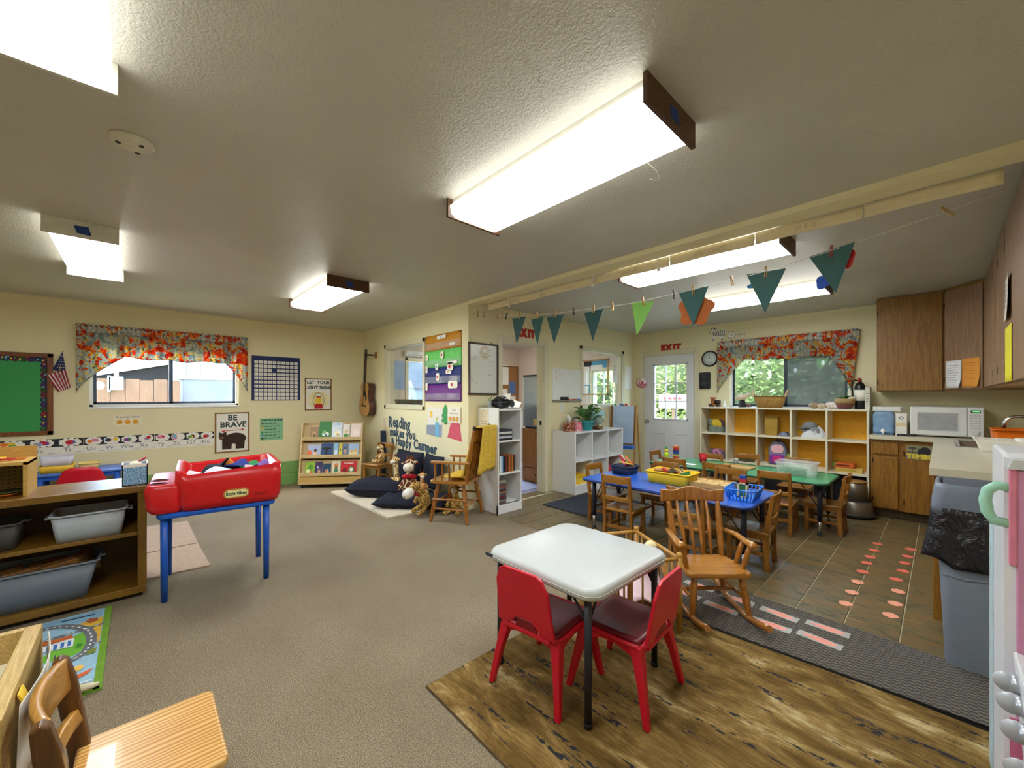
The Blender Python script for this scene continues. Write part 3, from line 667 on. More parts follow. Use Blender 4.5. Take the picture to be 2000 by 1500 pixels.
t = wallB('guitar_hook', 'dark yoke guitar hook with wooden plate on the wall', 'hook', -6.25, 2.0); obj('plate', G().box((-.03, -.018, -.05), (.03, 0, .05)), wood('hook_plate', '8a5a28', 'a87438', 2), t, bev=.004)
obj('yoke', G().tube([(-.105, -.16, .012), (-.105, -.15, .0), (-.105, -.07, 0), (-.03, -.025, 0), (.015, -.07, 0), (.015, -.15, .0), (.015, -.16, .012)], .007).cyl((-.03, -.025, 0), (-.02, 0, 0), .008), BLK, t)
# rainbow pocket chart
t = wallB('rainbow_pocket_chart', 'rainbow pocket chart in orange green navy and purple', 'pocket chart', -4.31, 1.70)
zs = [.425, .225, .003, -.215, -.43]
for i, c in enumerate(('c98a1e', '6fd06a', '1f2f78', '6a1f88')):
    p = obj('fabric_band', G().grid(18, 5, lambda u, v, i=i: (-.41 + u * .82, -.006 - .004 * math.sin(u * 17 + i) - .003 * v, zs[i] + v * (zs[i+1] - zs[i]))), M(c, .55, var=.14), t, solid=.003)
    obj('clear_pocket', G().grid(18, 3, lambda u, v, i=i: (-.40 + u * .80, -.0145 - .004 * math.sin(u * 17 + i), zs[i+1] + .015 + v * .085)), M('dfe6ee', .15, alpha=.22, var=.02), t)
for x, z, w_, h_ in ((-.1, .36, .2, .045), (-.38, .1, .06, .08), (-.02, .11, .07, .09), (-.14, -.03, .07, .08), (-.38, -.06, .05, .09), (.1, -.09, .12, .05), (.13, -.05, .13, .1), (-.12, -.17, .07, .1), (-.38, -.29, .05, .1), (.15, -.27, .2, .09), (.18, .26, .12, .03), (.12, .03, .22, .035)):
    k_ = obj('paper_cutout', G().prism(rrect(x, z, x + w_, z + h_, min(w_, h_) * .3, 3), -.0225, -.020), WP, t)
    g = G(); g.disc(x + w_ * .4, z + h_ * .5, min(w_, h_) * .24, random.choice([ORG, CYAN, GRN, RED, YEL]), 30); art('print', g, k_)
for x in (-.39, 0, .39): obj('push_pin', G().ell((x, -.012, .41), .009), BLK, t)
# wall words
t = wallB('wall_lettering', 'hand-cut blue grey words reading makes you a happy camper', 'lettering', -5.1, .85)
for body, x, z, s_, rot_, sx_ in (('Reading', -.70, .085, .235, 0, .67), ('makes you', -.66, -.065, .175, 0, .77), ('a Happy Camper', -.61, -.18, .19, -.015, 1.28)):
    for_ = M('2f4d5e', .7); xx = x; nat = sum(.06 if ch == ' ' else max(v.co.x for v in text_mesh(ch, s_, 'LEFT', 0, .006, .002).vertices) + .012 for ch in body); sx_ = sx_ / nat
    for ch in body:
        me = text_mesh(ch, s_, 'LEFT', 0, .006, .002)
        wdt = max((v.co.x for v in me.vertices), default=0)
        if ch == ' ': xx += .06 * sx_; continue
        g = G(); g.text(ch, xx, z + math.sin(xx * 9) * .008 + (xx - x) * rot_ * 1.4, s_, for_, 1, 'LEFT', 0, .006, sx_, .002); art('letter', g, t); xx += (wdt + .012) * sx_
def wpaper(name, label, x, z, pts, m_, extra=None, cat='paper cutout', th=.003):
    t = wallB(name, label, cat, x, z); obj('sheet', G().prism(pts, -th, 0), m_, t)
    if extra: g = G(); extra(g); art('print', g, t).location.y = -th + .0018
    return t
wpaper('tent_scene_sheet', 'white sheet with a grey tent and yellow tag by the words', -4.49, 1.0, [(-.18, -.16), (.18, -.16), (.18, .19), (-.18, .19)], M('e9e6dc', .7), lambda g: (g.poly([(-.2, -.17), (.16, -.19), (.17, -.03), (-.2, -.05)], M('8e98a8', .7), 2), g.rect(.01, -.19, .1, .0, CYAN, 3), g.rect(-.12, .06, -.06, .14, YEL, 2), g.rect(.03, .0, .07, .06, M('c8d28a', .7), 3)))
wpaper('paper_tree', 'green paper evergreen tree cutout', -4.24, 1.1, [(-.02, -.12), (.02, -.12), (.02, -.09), (.09, -.09), (.05, -.03), (.08, -.02), (.04, .04), (.06, .05), (0, .13), (-.06, .05), (-.04, .04), (-.08, -.02), (-.05, -.03), (-.09, -.09), (-.02, -.09)], GRN, th=.012)
wpaper('quiet_reading_sign', 'white quiet reading sign with three orange faces', -4.045, 1.11, [(-.13, -.1), (.13, -.1), (.13, .09), (-.13, .09)], WP, lambda g: (g.text('Quiet', 0, .055, .04, M('a08a5a', .6), 1), g.text('Reading Area', 0, .015, .036, M('a08a5a', .6), 1), [g.disc(-.075 + i * .075, -.055, .03, M('e0a23c', .6), 1) for i in range(3)]), 'sign', .018)
wpaper('pink_tent', 'pink paper tent cutout below the reading sign', -4.05, .92, [(-.15, -.1), (.15, -.13), (.1, .09), (.04, .1), (-.08, .08)], M('d8586c', .7))
t = wallB('light_switch', 'beige light switch plate with a small number tag', 'light switch', -5.95, .93); obj('plate', G().box((-.05, -.006, -.06), (.04, 0, .06)), M('ddd0b0', .5), t, bev=.002); obj('toggle', G().box((-.012, -.014, -.012), (.002, -.006, .012)), WHT, t)
# ================================================================ doorway wall
def wallC(name, label, cat, y, z, group=None): return thing(name, label, cat, (CXW + .001, y, z), RA, group)
t = wallC('framed_whiteboard', 'dark framed whiteboard with a hand-drawn sun beside the doorway', 'whiteboard', 3.035, 1.66)
DKW = wood('dark_frame', '2e1a0c', '4a2e18', 2, 5, .4)
g = G(); frame(g, -.228, -.31, .228, .31, .02, -.03, 0); obj('frame', g, DKW, t, bev=.003); obj('board', G().box((-.215, -.012, -.297), (.215, 0, .297)), M('dfe3dc', .2, var=.03), t)
g = G(); SO = M('c9a468', .6)
for i in range(14): a = 2*PI*i/14; g.line([(.02 + .05*math.cos(a), .2 + .05*math.sin(a)), (.02 + .085*math.cos(a), .2 + .085*math.sin(a))], .01, SO, 15)
for i in range(20): a = 2*PI*i/20; b_ = 2*PI*(i+1)/20; g.line([(.02 + .045*math.cos(a), .2 + .045*math.sin(a)), (.02 + .045*math.cos(b_), .2 + .045*math.sin(b_))], .006, SO, 15)
g.poly([(-.005, .195), (.045, .195), (.02, .17)], SO, 15)
for x, z, l in ((-.19, .13, .09), (-.19, .1, .07), (.09, .09, .1), (-.19, -.0, .03), (.07, -.07, .05), (-.19, -.14, .04), (-.12, -.17, .03)): g.rect(x, z, x + l, z + .005, M('9a9aa0', .6), 15)
art('writing', g, t)
for x in (-.17, .13): obj('hanger', G().cyl((x, -.004, .31), (x, -.004, .335), .004), BLK, t)
t = wallC('whiteboard', 'frameless small whiteboard with tray eraser and markers', 'whiteboard', 4.61, 1.51)
obj('board', G().box((-.318, -.012, -.23), (.318, 0, .225)), M('e9ebea', .2, var=.03), t, bev=.002); tr_ = obj('tray', G().box((-.318, -.05, -.245), (.318, 0, -.232)), M('9a9ea2', .4, .5), t)
obj('eraser', G().box((-.15, -.045, -.232), (.0, -.008, -.185)), M('23262c', .8), t, bev=.004)
for i, c in enumerate((ORG, RED, BLU)): obj('marker', G().cyl((.02 + i * .1, -.03, -.224), (.10 + i * .1, -.03, -.224), .008), c, t)
g = G()
for i in range(16): g.disc(-.24 + random.uniform(-.05, .12), .13 + random.uniform(-.1, .06), .01, M('e8c8b8', .6), 15, n=7)
art('writing', g, t)
def exit_sign(label, loc, rz, s_, sx_):
    t = thing('exit_letters', label, 'exit sign', loc, rz); x = -.145
    for ch in 'EXIT':
        me = text_mesh(ch, s_, 'LEFT', 0, .012, .005); g = G(); g.text(ch, x, 0, s_, M('b8261e', .5), 8, 'LEFT', 0, .012, sx_, .005); art('letter', g, t); x += max(v.co.x for v in me.vertices) * sx_ + .014
exit_sign('red foam exit letters over the office doorway behind a pennant', (CXW + .001, 3.74, 2.165), RA, .135, .92)
exit_sign('red foam exit letters above the white exit door', (-3.10, DY - .001, 2.145), 0, .13, .95)
t = wallC('wall_outlet', 'white double outlet below the small whiteboard', 'outlet', 4.50, 1.17); obj('plate', G().box((-.035, -.005, -.06), (.035, 0, .06)), WHT, t, bev=.002); obj('socket', G().box((-.012, -.008, .008), (.012, -.005, .035)), M('cfcabc', .5), t); obj('socket', G().box((-.012, -.008, -.035), (.012, -.005, -.008)), M('cfcabc', .5), t)
t = wallC('craft_sheet', 'pinned white craft sheet at the corner near the exit door', 'paper', 6.33, 1.66); obj('sheet', G().box((-.12, -.003, -.19), (.12, 0, .2)), WP, t)
g = G(); [g.disc(-.06 + random.random() * .12, -.12 + random.random() * .26, .012, M('b8b0d8', .6), 1) for i in range(9)]; art('print', g, t)
t = thing('paper_rosette', 'pink and white paper rosette in the corner by the exit door', 'decoration', (-3.60, DY - .02, 1.575))
for i, r_ in enumerate((.095, .08, .062, .045, .028)):
    obj('paper_ring', G().lathe([(r_ * .6, 0), (r_, .006), (r_ * .95, .014), (r_ * .55, .016)], 18), (M('c8506a', .7), WP)[i % 2], t, loc=(.01 * i, -.012 * i, .01 * (i % 2)), rot=(R(90), 0, R(8)))
# blind papers inside the easel window
for i, (y, z, w_, h_, lb) in enumerate(((5.05, 1.62, .1, .5, 'long white notice taped at the left of the easel window'), (5.98, 1.72, .14, .3, 'short white notice taped at the right of the easel window'))):
    t = thing('taped_notice', lb, 'paper', (CXW - .045, y, z), RA); obj('sheet', G().box((-w_/2, 0, -h_/2), (w_/2, .002, h_/2)), WP, t); g = G(); [g.rect(-w_*.36, h_*.4 - k * .045, w_*.3, h_*.4 - k * .045 + .006, M('a8a8b0', .6)) for k in range(int(h_ / .055))]; art('print', g, t)
# ================================================================ far wall
def wallD(name, label, cat, x, z, group=None): return thing(name, label, cat, (x, DY - .001, z), 0, group)
t = wallD('wall_clock', 'round black rimmed wall clock beside the exit door', 'clock', -2.452, 1.918)
obj('rim', G().lathe([(.098, 0), (.122, 0), (.124, .02), (.112, .034), (.1, .026)], 32), BLK, t, rot=(R(90), 0, 0)); obj('face', G().lathe([(.1, .0), (.1, .0285)], 28), M('cfd6d4', .5, var=.03), t, rot=(R(90), 0, 0))
g = G()
for i in range(12): g.text(str(i + 1), .082 * math.sin(R(30 * (i + 1))), .082 * math.cos(R(30 * (i + 1))), .026, BLK, 39)
art('numerals', g, t); g = G(); g.line([(0, 0), (.045, -.004)], .007, BLK, 41); art('hour_hand', g, t); g = G(); g.line([(0, 0), (-.004, .075)], .005, BLK, 43); art('minute_hand', g, t)
t = wallD('wall_speaker', 'black wall speaker box below the clock', 'speaker', -2.522, 1.58); obj('case', G().box((-.083, -.05, -.128), (.083, 0, .128)), M('1d1f24', .4), t, bev=.015, seg=3)
for z, r_ in ((.06, .035), (-.045, .05)): obj('driver', G().lathe([(r_, 0), (r_, .006), (r_ * .8, .003), (r_ * .3, .001)], 20), M('33363c', .5), t, loc=(0, -.05, z), rot=(R(90), 0, 0))
for x, z in ((-.03, .1), (.03, .1), (.03, -.105)): obj('screw', G().ell((x, -.052, z), .006), M('c8c8c8', .3, .8), t)
t = wallD('zebra_cutout', 'black and white zebra cutout above the clock', 'decoration', -2.335, 2.265)
zb = [(-.1, -.09), (-.06, -.09), (-.05, -.03), (-.02, -.02), (.03, -.03), (.045, -.1), (.08, -.1), (.075, -.04), (.1, -.02), (.105, .05), (.11, -.03), (.115, .06), (.08, .085), (.0, .07), (-.03, .1), (-.07, .13), (-.11, .1), (-.125, .06), (-.1, .05), (-.07, .06), (-.075, .0), (-.1, -.03)]
obj('body', G().prism(zb, -.004, 0), WP, t); g = G()
for i in range(7): x = -.06 + i * .026; g.line([(x, .07 - .01 * (i % 2)), (x - .012, .03), (x + .004, -.01)], .009, BLK, 4)
for z in (-.05, -.07): g.line([(-.09, z), (-.06, z)], .008, BLK, 4); g.line([(.045, z - .01), (.075, z - .01)], .008, BLK, 4)
g.line([(-.03, .095), (-.07, .125), (-.1, .105)], .012, BLK, 4); g.disc(-.12, .065, .01, BLK, 4); g.disc(-.09, .09, .005, BLK, 5); art('stripes', g, t)
t = wallD('time_sign', 'small clock drawing and word card beside the zebra', 'sign', -2.07, 2.25); obj('card', G().prism(rrect(-.13, -.055, .15, .05, .02), -.002, 0), M('e6dfc4', .7), t); g = G(); g.disc(-.075, 0, .058, M('8a8478', .6), 0, n=24); g.disc(-.075, 0, .05, WP, 1, n=24); g.line([(-.075, .03), (-.075, 0), (-.05, -.005)], .005, BLK, 2); [g.rect(.0 + i*.03, -.015, .022 + i*.03, .015, M('c4b890', .6), 2) for i in range(4)]; art('print', g, t)
# ================================================================ brown shelf and what stands on it
def m_painted():
    m, n, b = new_mat('worn_brown_paint'); v = tc(n)
    chips = ramp(n, noise(n, v, 16, 5, .65), [(.69, '000000'), (.71, 'ffffff')], 'CONSTANT')
    base = ramp(n, noise(n, v, 4, 3), [(.3, '6b4a14'), (.7, '84601f')])
    n.links.new(mixc(n, base, srgb('a9b2b0'), chips), b.inputs['Base Color']); b.inputs['Roughness'].default_value = .38; return m
PAINT = m_painted()
t = thing('toy_shelf', 'worn brown painted toy shelf on the left with plastic bins', 'shelf', (-3.62, 0, 0))
Y0 = -1.75
obj('side_panel', G().box((-.42, -.005, .03), (0, .04, .735)), PAINT, t, bev=.004); obj('side_panel', G().box((-.42, Y0, .03), (0, Y0 + .04, .735)), PAINT, t, bev=.004)
obj('top', G().box((-.43, Y0 - .005, .695), (.012, .045, .738)), PAINT, t, bev=.005); obj('bottom', G().box((-.42, Y0, .03), (.006, .04, .075)), PAINT, t, bev=.004)
obj('shelf_board', G().box((-.42, Y0 + .04, .41), (-.005, -.005, .435)), PAINT, t, bev=.003); obj('back_panel', G().box((-.43, Y0, .03), (-.42, .04, .735)), M('5a4016', .5), t)
obj('plinth', G().box((-.4, Y0 + .02, 0), (-.03, .02, .03)), M('2a2118', .7), t); obj('middle_divider', G().box((-.42, -.90, .075), (-.004, -.86, .695)), PAINT, t)
def tote(name, label, cat, loc, lx, ly, h, m_, wav=.0, taper=.86, group=None, handles=True, rz=0):
    """open bin with rolled rim: lx (local x), ly (local y)"""
    t = thing(name, label, cat, loc, rz, group)
    def ring(sc_, z, off=0, dz=None): return [(x, y, z + (dz(x, y) if dz else 0)) for x, y in rrect(-lx/2*sc_ + off, -ly/2*sc_ + off, lx/2*sc_ - off, ly/2*sc_ - off, .03*sc_, 4)]
    dz = lambda x, y: wav * math.cos(y / ly * 2 * PI) if wav else 0
    o = obj('shell', G().loft([ring(taper, 0), ring((taper + 1) / 2, h * .5), ring(1, h, 0, dz), ring(1.0, h - .006, .006, dz), ring((taper + 1) / 2, h * .5, .006), ring(taper, .006, .006)]), m_, t)
    rr = ring(1.02, h, 0, dz); obj('rim', G().tube(rr, .007, 6, closed=True), m_, t)
    if handles:
        for s_ in (-1, 1): obj('handle', G().tube([(-.05, s_*(ly/2 + .004), h), (-.045, s_*(ly/2 + .026), h - .004), (.045, s_*(ly/2 + .026), h - .004), (.05, s_*(ly/2 + .004), h)], .006), m_, t)
    return t
LG = M('aeb4bd', .45, var=.04); MG = M('6f7885', .5, var=.05)
tote('storage_bin', 'light grey wavy-rim bin on the brown shelf middle board', 'bin', (-3.77, -.225, .435), .28, .33, .145, LG, -.02)
tag(obj('card_scrap', G().cbox((-3.75, -.17, .55), (.05, .03, .04), (.5, .3, .4)), M('8a6a5c', .7)), 'small printed card poking from the light grey bin', 'card')
tote('storage_bin', 'dark grey bin at the left on the brown shelf middle board', 'bin', (-3.80, -.63, .435), .28, .24, .15, M('474441', .6))
tote('block_tub', 'slate grey tub of wooden blocks on the brown shelf bottom', 'tub', (-3.79, -.50, .075), .33, .62, .22, MG, taper=.84)
BW = [wood('block_a', '6a4420', '8a5e2c', 0, 6), wood('block_b', '5c3c1c', '7a5228', 1, 6)]
rb = random.Random(3)
for i, (x, y, z, sx, sy, sz, rz, rx) in enumerate(((-3.72, -.36, .265, .10, .15, .045, .2, .1), (-3.80, -.27, .265, .06, .14, .05, 1.2, .15), (-3.70, -.52, .255, .05, .2, .05, .35, 0), (-3.80, -.60, .25, .06, .18, .05, -.4, .2), (-3.86, -.42, .25, .05, .16, .05, .9, -.1), (-3.74, -.68, .24, .07, .12, .04, .1, .1), (-3.72, -.27, .225, .08, .06, .06, .5, 0), (-3.84, -.25, .20, .06, .12, .06, .2, 0))):
    t = obj('wooden_block', G().cbox((0, 0, 0), (sx, sy, sz)), BW[i % 2], None, bev=.003, loc=(x, y, z + .022), rot=(rx, 0, rz))
    tag(t, ('thick square wooden block', 'wooden block set crosswise at the right', 'longest wooden block toward the front', 'wooden block tilted at the left', 'dark wooden block toward the back', 'small flat wooden block at the far left', 'cube-like wooden block at the front right corner', 'wooden block wedged at the back right corner')[i] + ' in the slate grey tub', 'block', 'blocks in the grey tub')
t = thing('speckled_box', 'blue speckled open cardboard box on the brown shelf end', 'box', (-3.66, -.015, .738))
g = wallbox(G(), 'x', -.006, 0, -.065, .06, 0, .125).box((-.2, -.065, 0), (-.194, .06, .125)).box((-.2, -.065, 0), (0, -.059, .125)).box((-.2, .054, 0), (0, .06, .125)).box((-.2, -.065, 0), (0, .06, .004))
m, n, b = new_mat('speckle_blue'); v = tc(n); n.links.new(ramp(n, noise(n, v, 170, 2), [(.4, '2f6fae'), (.5, '6aa4d2'), (.6, 'c0dcee')]), b.inputs['Base Color']); b.inputs['Roughness'].default_value = .6; SPK = m
obj('shell', g, SPK, t); obj('rim', frame(G(), -.2, -.065, 0, .06, .006, .125, .137), WP, t).rotation_euler = (0, 0, 0)
for c in list(t.children):
    if c.name.startswith('rim'):
        bpy.data.objects.remove(c)
g = G().box((-.202, -.067, .12), (.002, -.06, .14)).box((-.202, .055, .12), (.002, .062, .14)).box((-.202, -.067, .12), (-.195, .062, .14)).box((-.005, -.067, .12), (.002, .062, .14)); obj('white_rim', g, WP, t)
obj('red_flap', G().prism([(.0, .13), (.05, .16), (.055, .175), (.015, .15)], -.12, -.09, 'yz'), M('b8303e', .6), t); obj('tissue', G().ell((-.1, -.0, .13), (.05, .035, .018)), M('e9e0cc', .8), t)
t = thing('pegboard_case', 'plywood play case with brown pegboard back on the shelf top', 'toy case', (-3.84, -.5, .738))
PLY = wood('ply_pale', 'c89a4c', 'e0b868', 1, 5, .45); PEG = M('7a6638', .7)
obj('side_board', G().box((-.16, .0, 0), (.14, .018, .20)), PLY, t); obj('shelf_board', G().box((-.16, -.75, .185), (.14, .018, .203)), PLY, t); obj('back_board', G().box((-.17, -.75, 0), (-.155, .018, .275)), PLY, t)
pb = obj('pegboard', G().box((-.154, -.75, .0), (-.148, -.002, .185)), PEG, t)
g = G()
for i in range(18):
    for j in range(7): g.cyl((-.148, -.02 - i * .025, .02 + j * .025), (-.1465, -.02 - i * .025, .02 + j * .025), .0035, n=6)
obj('peg_hole', g, M('2c2412', .9), pb, stuff=True)
for i in range(6):
    tag(obj('foam_strip', G().cbox((-3.86 + (i % 2) * .05, -.54 - i * .035, .949 + (i % 3) * .004), (.03, .06, .008), (0, 0, i * .7)), (ORG, RED, YEL, BLU, ORG, PUR)[i]), ('orange', 'red', 'yellow', 'blue', 'darker orange', 'purple')[i] + ' foam strip on the plywood play case', 'foam strip', 'foam strips on the play case')
t = thing('toy_plate', 'round toy plates stacked inside the plywood play case', 'toy plates', (-3.78, -.58, .738)); obj('plate', G().lathe([(.03, 0), (.055, .012), (.057, .016), (.03, .006)], 20), ORG, t); obj('plate', G().lathe([(.03, .012), (.07, .026), (.072, .03), (.03, .018)], 20), M('4a5a34', .5), t)
# ================================================================ low blue table with red chair by the wall
PLB = M('1d55b4', .35, var=.05); PLR = M('c4122a', .35, var=.06)
t = thing('play_table', 'low blue plastic table against the left wall', 'table', (-6.47, -.46, 0))
obj('table_top', G().box((-.24, -.33, .50), (.22, .33, .53)), M('4a76d0', .3, var=.05), t, bev=.01)
obj('apron', G().box((.18, -.31, .46), (.2, .31, .50)), PLB, t)
for x in (-.2, .18):
    for y in (-.28, .28): obj('leg', G().cyl((x, y, 0), (x, y, .50), .026), PLB, t)
t = thing('toddler_chair', 'red moulded toddler chair pulled up to the low blue table', 'chair', (-5.98, -.41, 0), R(90))
obj('seat', G().box((-.16, -.15, .27), (.16, .14, .295)), PLR, t, bev=.012, seg=3)
obj('backrest', G().grid(14, 10, lambda u, v: ((u - .5) * (.335 - .08 * max(0, v - .72) / .28), -.17 - .03 * v + .03 * (1 - (2*u - 1)**2) * -.6, .27 + v * (.365 - .035 * (2*u - 1)**4))), PLR, t, solid=.014)
g = G(); g.disc(0, .0, .026, PLR, 0, .011); obj('handle_slot', G().box((-.035, -.215, .51), (.035, -.195, .527)), M('6a0c16', .5), t, bev=.006)
for x in (-.14, .14):
    for y in (-.13, .12): obj('leg', G().cyl((x * 1.1, y * 1.1, 0), (x, y, .28), .018, .022), PLR, t)
t = thing('art_tray', 'yellow tray holding a clear white basket on the low blue table', 'tray', (-6.42, -.63, .53))
obj('tray', G().loft([[(x, y, 0) for x, y in rrect(-.12, -.11, .12, .11, .02)], [(x, y, .075) for x, y in rrect(-.135, -.125, .135, .125, .02)], [(x, y, .075) for x, y in rrect(-.128, -.118, .128, .118, .02)], [(x, y, .006) for x, y in rrect(-.114, -.104, .114, .104, .02)]]), M('e9bd2e', .4), t)
obj('basket', G().loft([[(x, y, .06) for x, y in rrect(-.1, -.1, .1, .1, .02)], [(x, y, .165) for x, y in rrect(-.125, -.115, .125, .115, .02)], [(x, y, .165) for x, y in rrect(-.12, -.11, .12, .11, .02)], [(x, y, .066) for x, y in rrect(-.096, -.096, .096, .096, .02)]]), M('e3e1ee', .3, alpha=.8), t)
t = tote('art_tray', 'small yellow tray leaning behind the clear basket on the low blue table', 'tray', (-6.50, -.40, .53), .2, .16, .06, M('efd27a', .4), handles=False)
tag(obj('white_panel', G().box((-6.5, -.90, 0), (-6.12, -.88, .70)), WHT), 'white side panel standing left of the low blue table', 'panel')
# ================================================================ red toy tub on blue frame
t = thing('frame_table', 'tall thin-legged blue table under the red toy tub', 'table', (-3.40, .40, 0), R(-5))
obj('table_top', G().prism(rrect(-.54, -.32, .05, .34, .05), .54, .577, 'xy'), M('1a58c0', .25, var=.04), t, bev=.014, seg=3)
for x, y in ((-.0, -.28), (-.0, .285), (-.5, .285), (-.5, -.28)): obj('leg', G().cyl((x, y, 0), (x, y, .55), .018, .021), M('1a58c0', .3, var=.04), t)
t = thing('toy_tub', 'big red plastic toy tub full of dress-up cloth', 'toy tub', (-3.40, .40, .578), R(-5))
RP = M('d01a20', .3, var=.06)
g = G()
def rr3(x0, y0, x1, y1, r, z): return [(x, y, z(x, y) if callable(z) else z) for x, y in rrect(x0, y0, x1, y1, r, 5)]
def rimz(x, y):
    e = max(0, (abs(y - .06) - .20) / .07); e = min(1, e); return .225 + .045 * e * e * (3 - 2 * e)
g.loft([rr3(-.52, -.20, .055, .355, .05, 0), rr3(-.55, -.225, .075, .375, .07, .05), rr3(-.555, -.23, .08, .38, .07, .18), rr3(-.55, -.225, .075, .375, .06, rimz), rr3(-.515, -.19, .045, .345, .05, rimz), rr3(-.5, -.18, .03, .335, .05, .03)])
obj('shell', g, RP, t)
g = G().loft([rr3(-.50, -.345, .05, -.19, .05, 0), rr3(-.53, -.37, .07, -.19, .05, .04), rr3(-.535, -.375, .072, -.19, .05, .16), rr3(-.52, -.36, .06, -.2, .045, .185)])
obj('ledge', g, RP, t, bev=.006)
for x in (-.02, -.16): obj('cup_well', G().lathe([(.045, 0), (.047, .004), (.04, .006), (.038, .001)], 20), M('8c0c12', .4), t, loc=(x, -.31, .184))
bd = obj('badge', G().prism([(y, z) for y, z in rrect(-.075, -.032, .075, .032, .031, 6)], 0, .005, 'yz'), M('b8702a', .5), t, loc=(.08, .10, .085))
obj('badge_face', G().prism([(y, z) for y, z in rrect(-.066, -.024, .066, .024, .0235, 6)], .005, .007, 'yz'), M('ecdc9a', .5), bd)
g = G(); g.text('little tikes', 0, 0, .03, M('1e5a44', .5), 0, bold=.0012); tx = art('badge_text', g, bd); tx.rotation_euler = (0, 0, RA); tx.location = (.0055, 0, 0)
g = G(); g.line([(.2, .06), (.215, .075), (.22, .055), (.235, .072), (.245, .056), (.26, .068), (.285, .06)], .004, M('5a0c14', .6)); tx = art('marker_scribble', g, t); tx.rotation_euler = (0, 0, RA); tx.location = (.079, .0, 0)
rc = random.Random(5)
def rag(label, x, y, z, s_, m_, seed):
    rr_ = random.Random(seed); ph = rr_.uniform(0, 6)
    def f(u, v): return ((u-.5)*s_*1.2, (v-.5)*s_, .03*math.sin(u*5+ph)*math.cos(v*4+ph) + .05*math.exp(-((u-.5)**2+(v-.5)**2)*9))
    tag(obj('dress_up_cloth', G().grid(9, 9, f), m_, None, solid=.004, loc=(x, y, z), rot=(rr_.uniform(-.5, .5), rr_.uniform(-.4, .4), rr_.uniform(0, 3))), label, 'cloth', 'cloths in the red tub')
for i, (x, y, z, s_, c, lb) in enumerate(((-3.62, .42, .75, .26, 'dfe2ec', 'white cloth across the front of the red toy tub'), (-3.50, .27, .75, .18, 'e6e4ea', 'pale cloth corner standing up in the red toy tub'), (-3.72, .42, .775, .17, '1c2c3c', 'dark teal cloth in the red toy tub'), (-3.70, .50, .785, .09, 'e0842a', 'orange scrap of cloth in the red toy tub'), (-3.62, .56, .785, .16, '24348c', 'royal blue cloth in the red toy tub'), (-3.58, .64, .785, .18, '1f8a4a', 'green cloth at the right of the red toy tub'), (-3.56, .60, .75, .20, 'e0b8c0', 'pale pink cloth in the red toy tub'), (-3.50, .69, .785, .11, '8a6ac0', 'lilac cloth at the right end of the red toy tub'))): rag(lb, x, y, z, s_, M(c, .8, var=.08), i)
# ================================================================ mats on the carpet, left
def mat2(name, label, cat, pts, m_, h=.008, edge=None):
    t = thing(name, label, cat); obj('pile', G().prism(pts, .001, h, 'xy'), m_, t)
    if edge: obj('binding', G().tube([(x, y, h * .6) for x, y in pts], h * .7, 6, closed=True), edge, t)
    return t
mat2('tan_mat', 'thin tan folded mat on the carpet behind the blue legs', 'mat', [(-3.95, -.30), (-3.90, .41), (-4.55, .39), (-5.45, .38), (-5.55, -.3)], M('b59c84', .9, var=.08, bmp=.4), .012)
tag(obj('mat_crease', G().tube([(-4.62, -.29, .013), (-4.55, .05, .014), (-4.56, .38, .013)], .004, 6), M('8f7a66', .9)), 'raised crease across the thin tan mat', 'mat crease')
t = thing('road_rug', "children's road map play rug with green border", 'rug', (-3.56, -.13, 0))
W_, L_ = .96, 1.25       # x from 0 to .96 toward the camera, y from 0 to -L_
obj('pile', G().box((0, -L_, .001), (W_, 0, .010)), M('9cc4dc', .95, bmp=.5), t)
g = G(); ge = M('6f9a2c', .9); g.box((-.01, -.022, .001), (W_ + .01, .008, .012)).box((W_ - .022, -L_, .001), (W_ + .008, 0, .012)); obj('border', g, ge, t)
def flat(g, pts, m_, L): g.mat(m_); a = sum(pts[i][0]*pts[(i+1)%len(pts)][1]-pts[(i+1)%len(pts)][0]*pts[i][1] for i in range(len(pts))); pts = pts if a > 0 else pts[::-1]; g.add([(x, y, .0105 + L * .0004 + len(g.f) * 1e-5) for x, y in pts], [tuple(range(len(pts)))])
def fdisc(g, x, y, r, r2, m_, L, n=20): flat(g, [(x + r*math.cos(2*PI*i/n), y + r2*math.sin(2*PI*i/n)) for i in range(n)], m_, L)
def froad(g, pts, w_, L):
    GR, WL = M('6c7078', .9), M('e8e8e4', .9)
    for m_, ww, LL in ((GR, w_, L),):
        for a, b_ in zip(pts, pts[1:]):
            d = Vector((b_[0]-a[0], b_[1]-a[1])); l = d.length; nx, ny = -d.y/l*ww/2, d.x/l*ww/2
            flat(g, [(a[0]+nx, a[1]+ny), (a[0]-nx, a[1]-ny), (b_[0]-nx, b_[1]-ny), (b_[0]+nx, b_[1]+ny)], m_, LL); fdisc(g, b_[0], b_[1], ww/2, ww/2, m_, LL, 10)
    for i, (a, b_) in enumerate(zip(pts, pts[1:])):
        for k in range(2):
            p = Vector(a).lerp(Vector(b_), .1 + k*.5); q = Vector(a).lerp(Vector(b_), .35 + k*.5); d = (q-p).normalized(); nx, ny = -d.y*.004, d.x*.004
            flat(g, [(p.x+nx, p.y+ny), (p.x-nx, p.y-ny), (q.x-nx, q.y-ny), (q.x+nx, q.y+ny)], WL, L + 1)
g = G(); OY, OG, OB = M('d9b03a', .9), M('72b83a', .9), M('86b4d4', .9)
flat(g, [(.028, -.298), (.022, -.03), (.122, -.03), (.143, -.137), (.086, -.291)], OB, 0); flat(g, [(.158, -.136), (.132, -.025), (.486, -.025), (.455, -.04), (.324, -.052), (.229, -.086)], OY, 1)
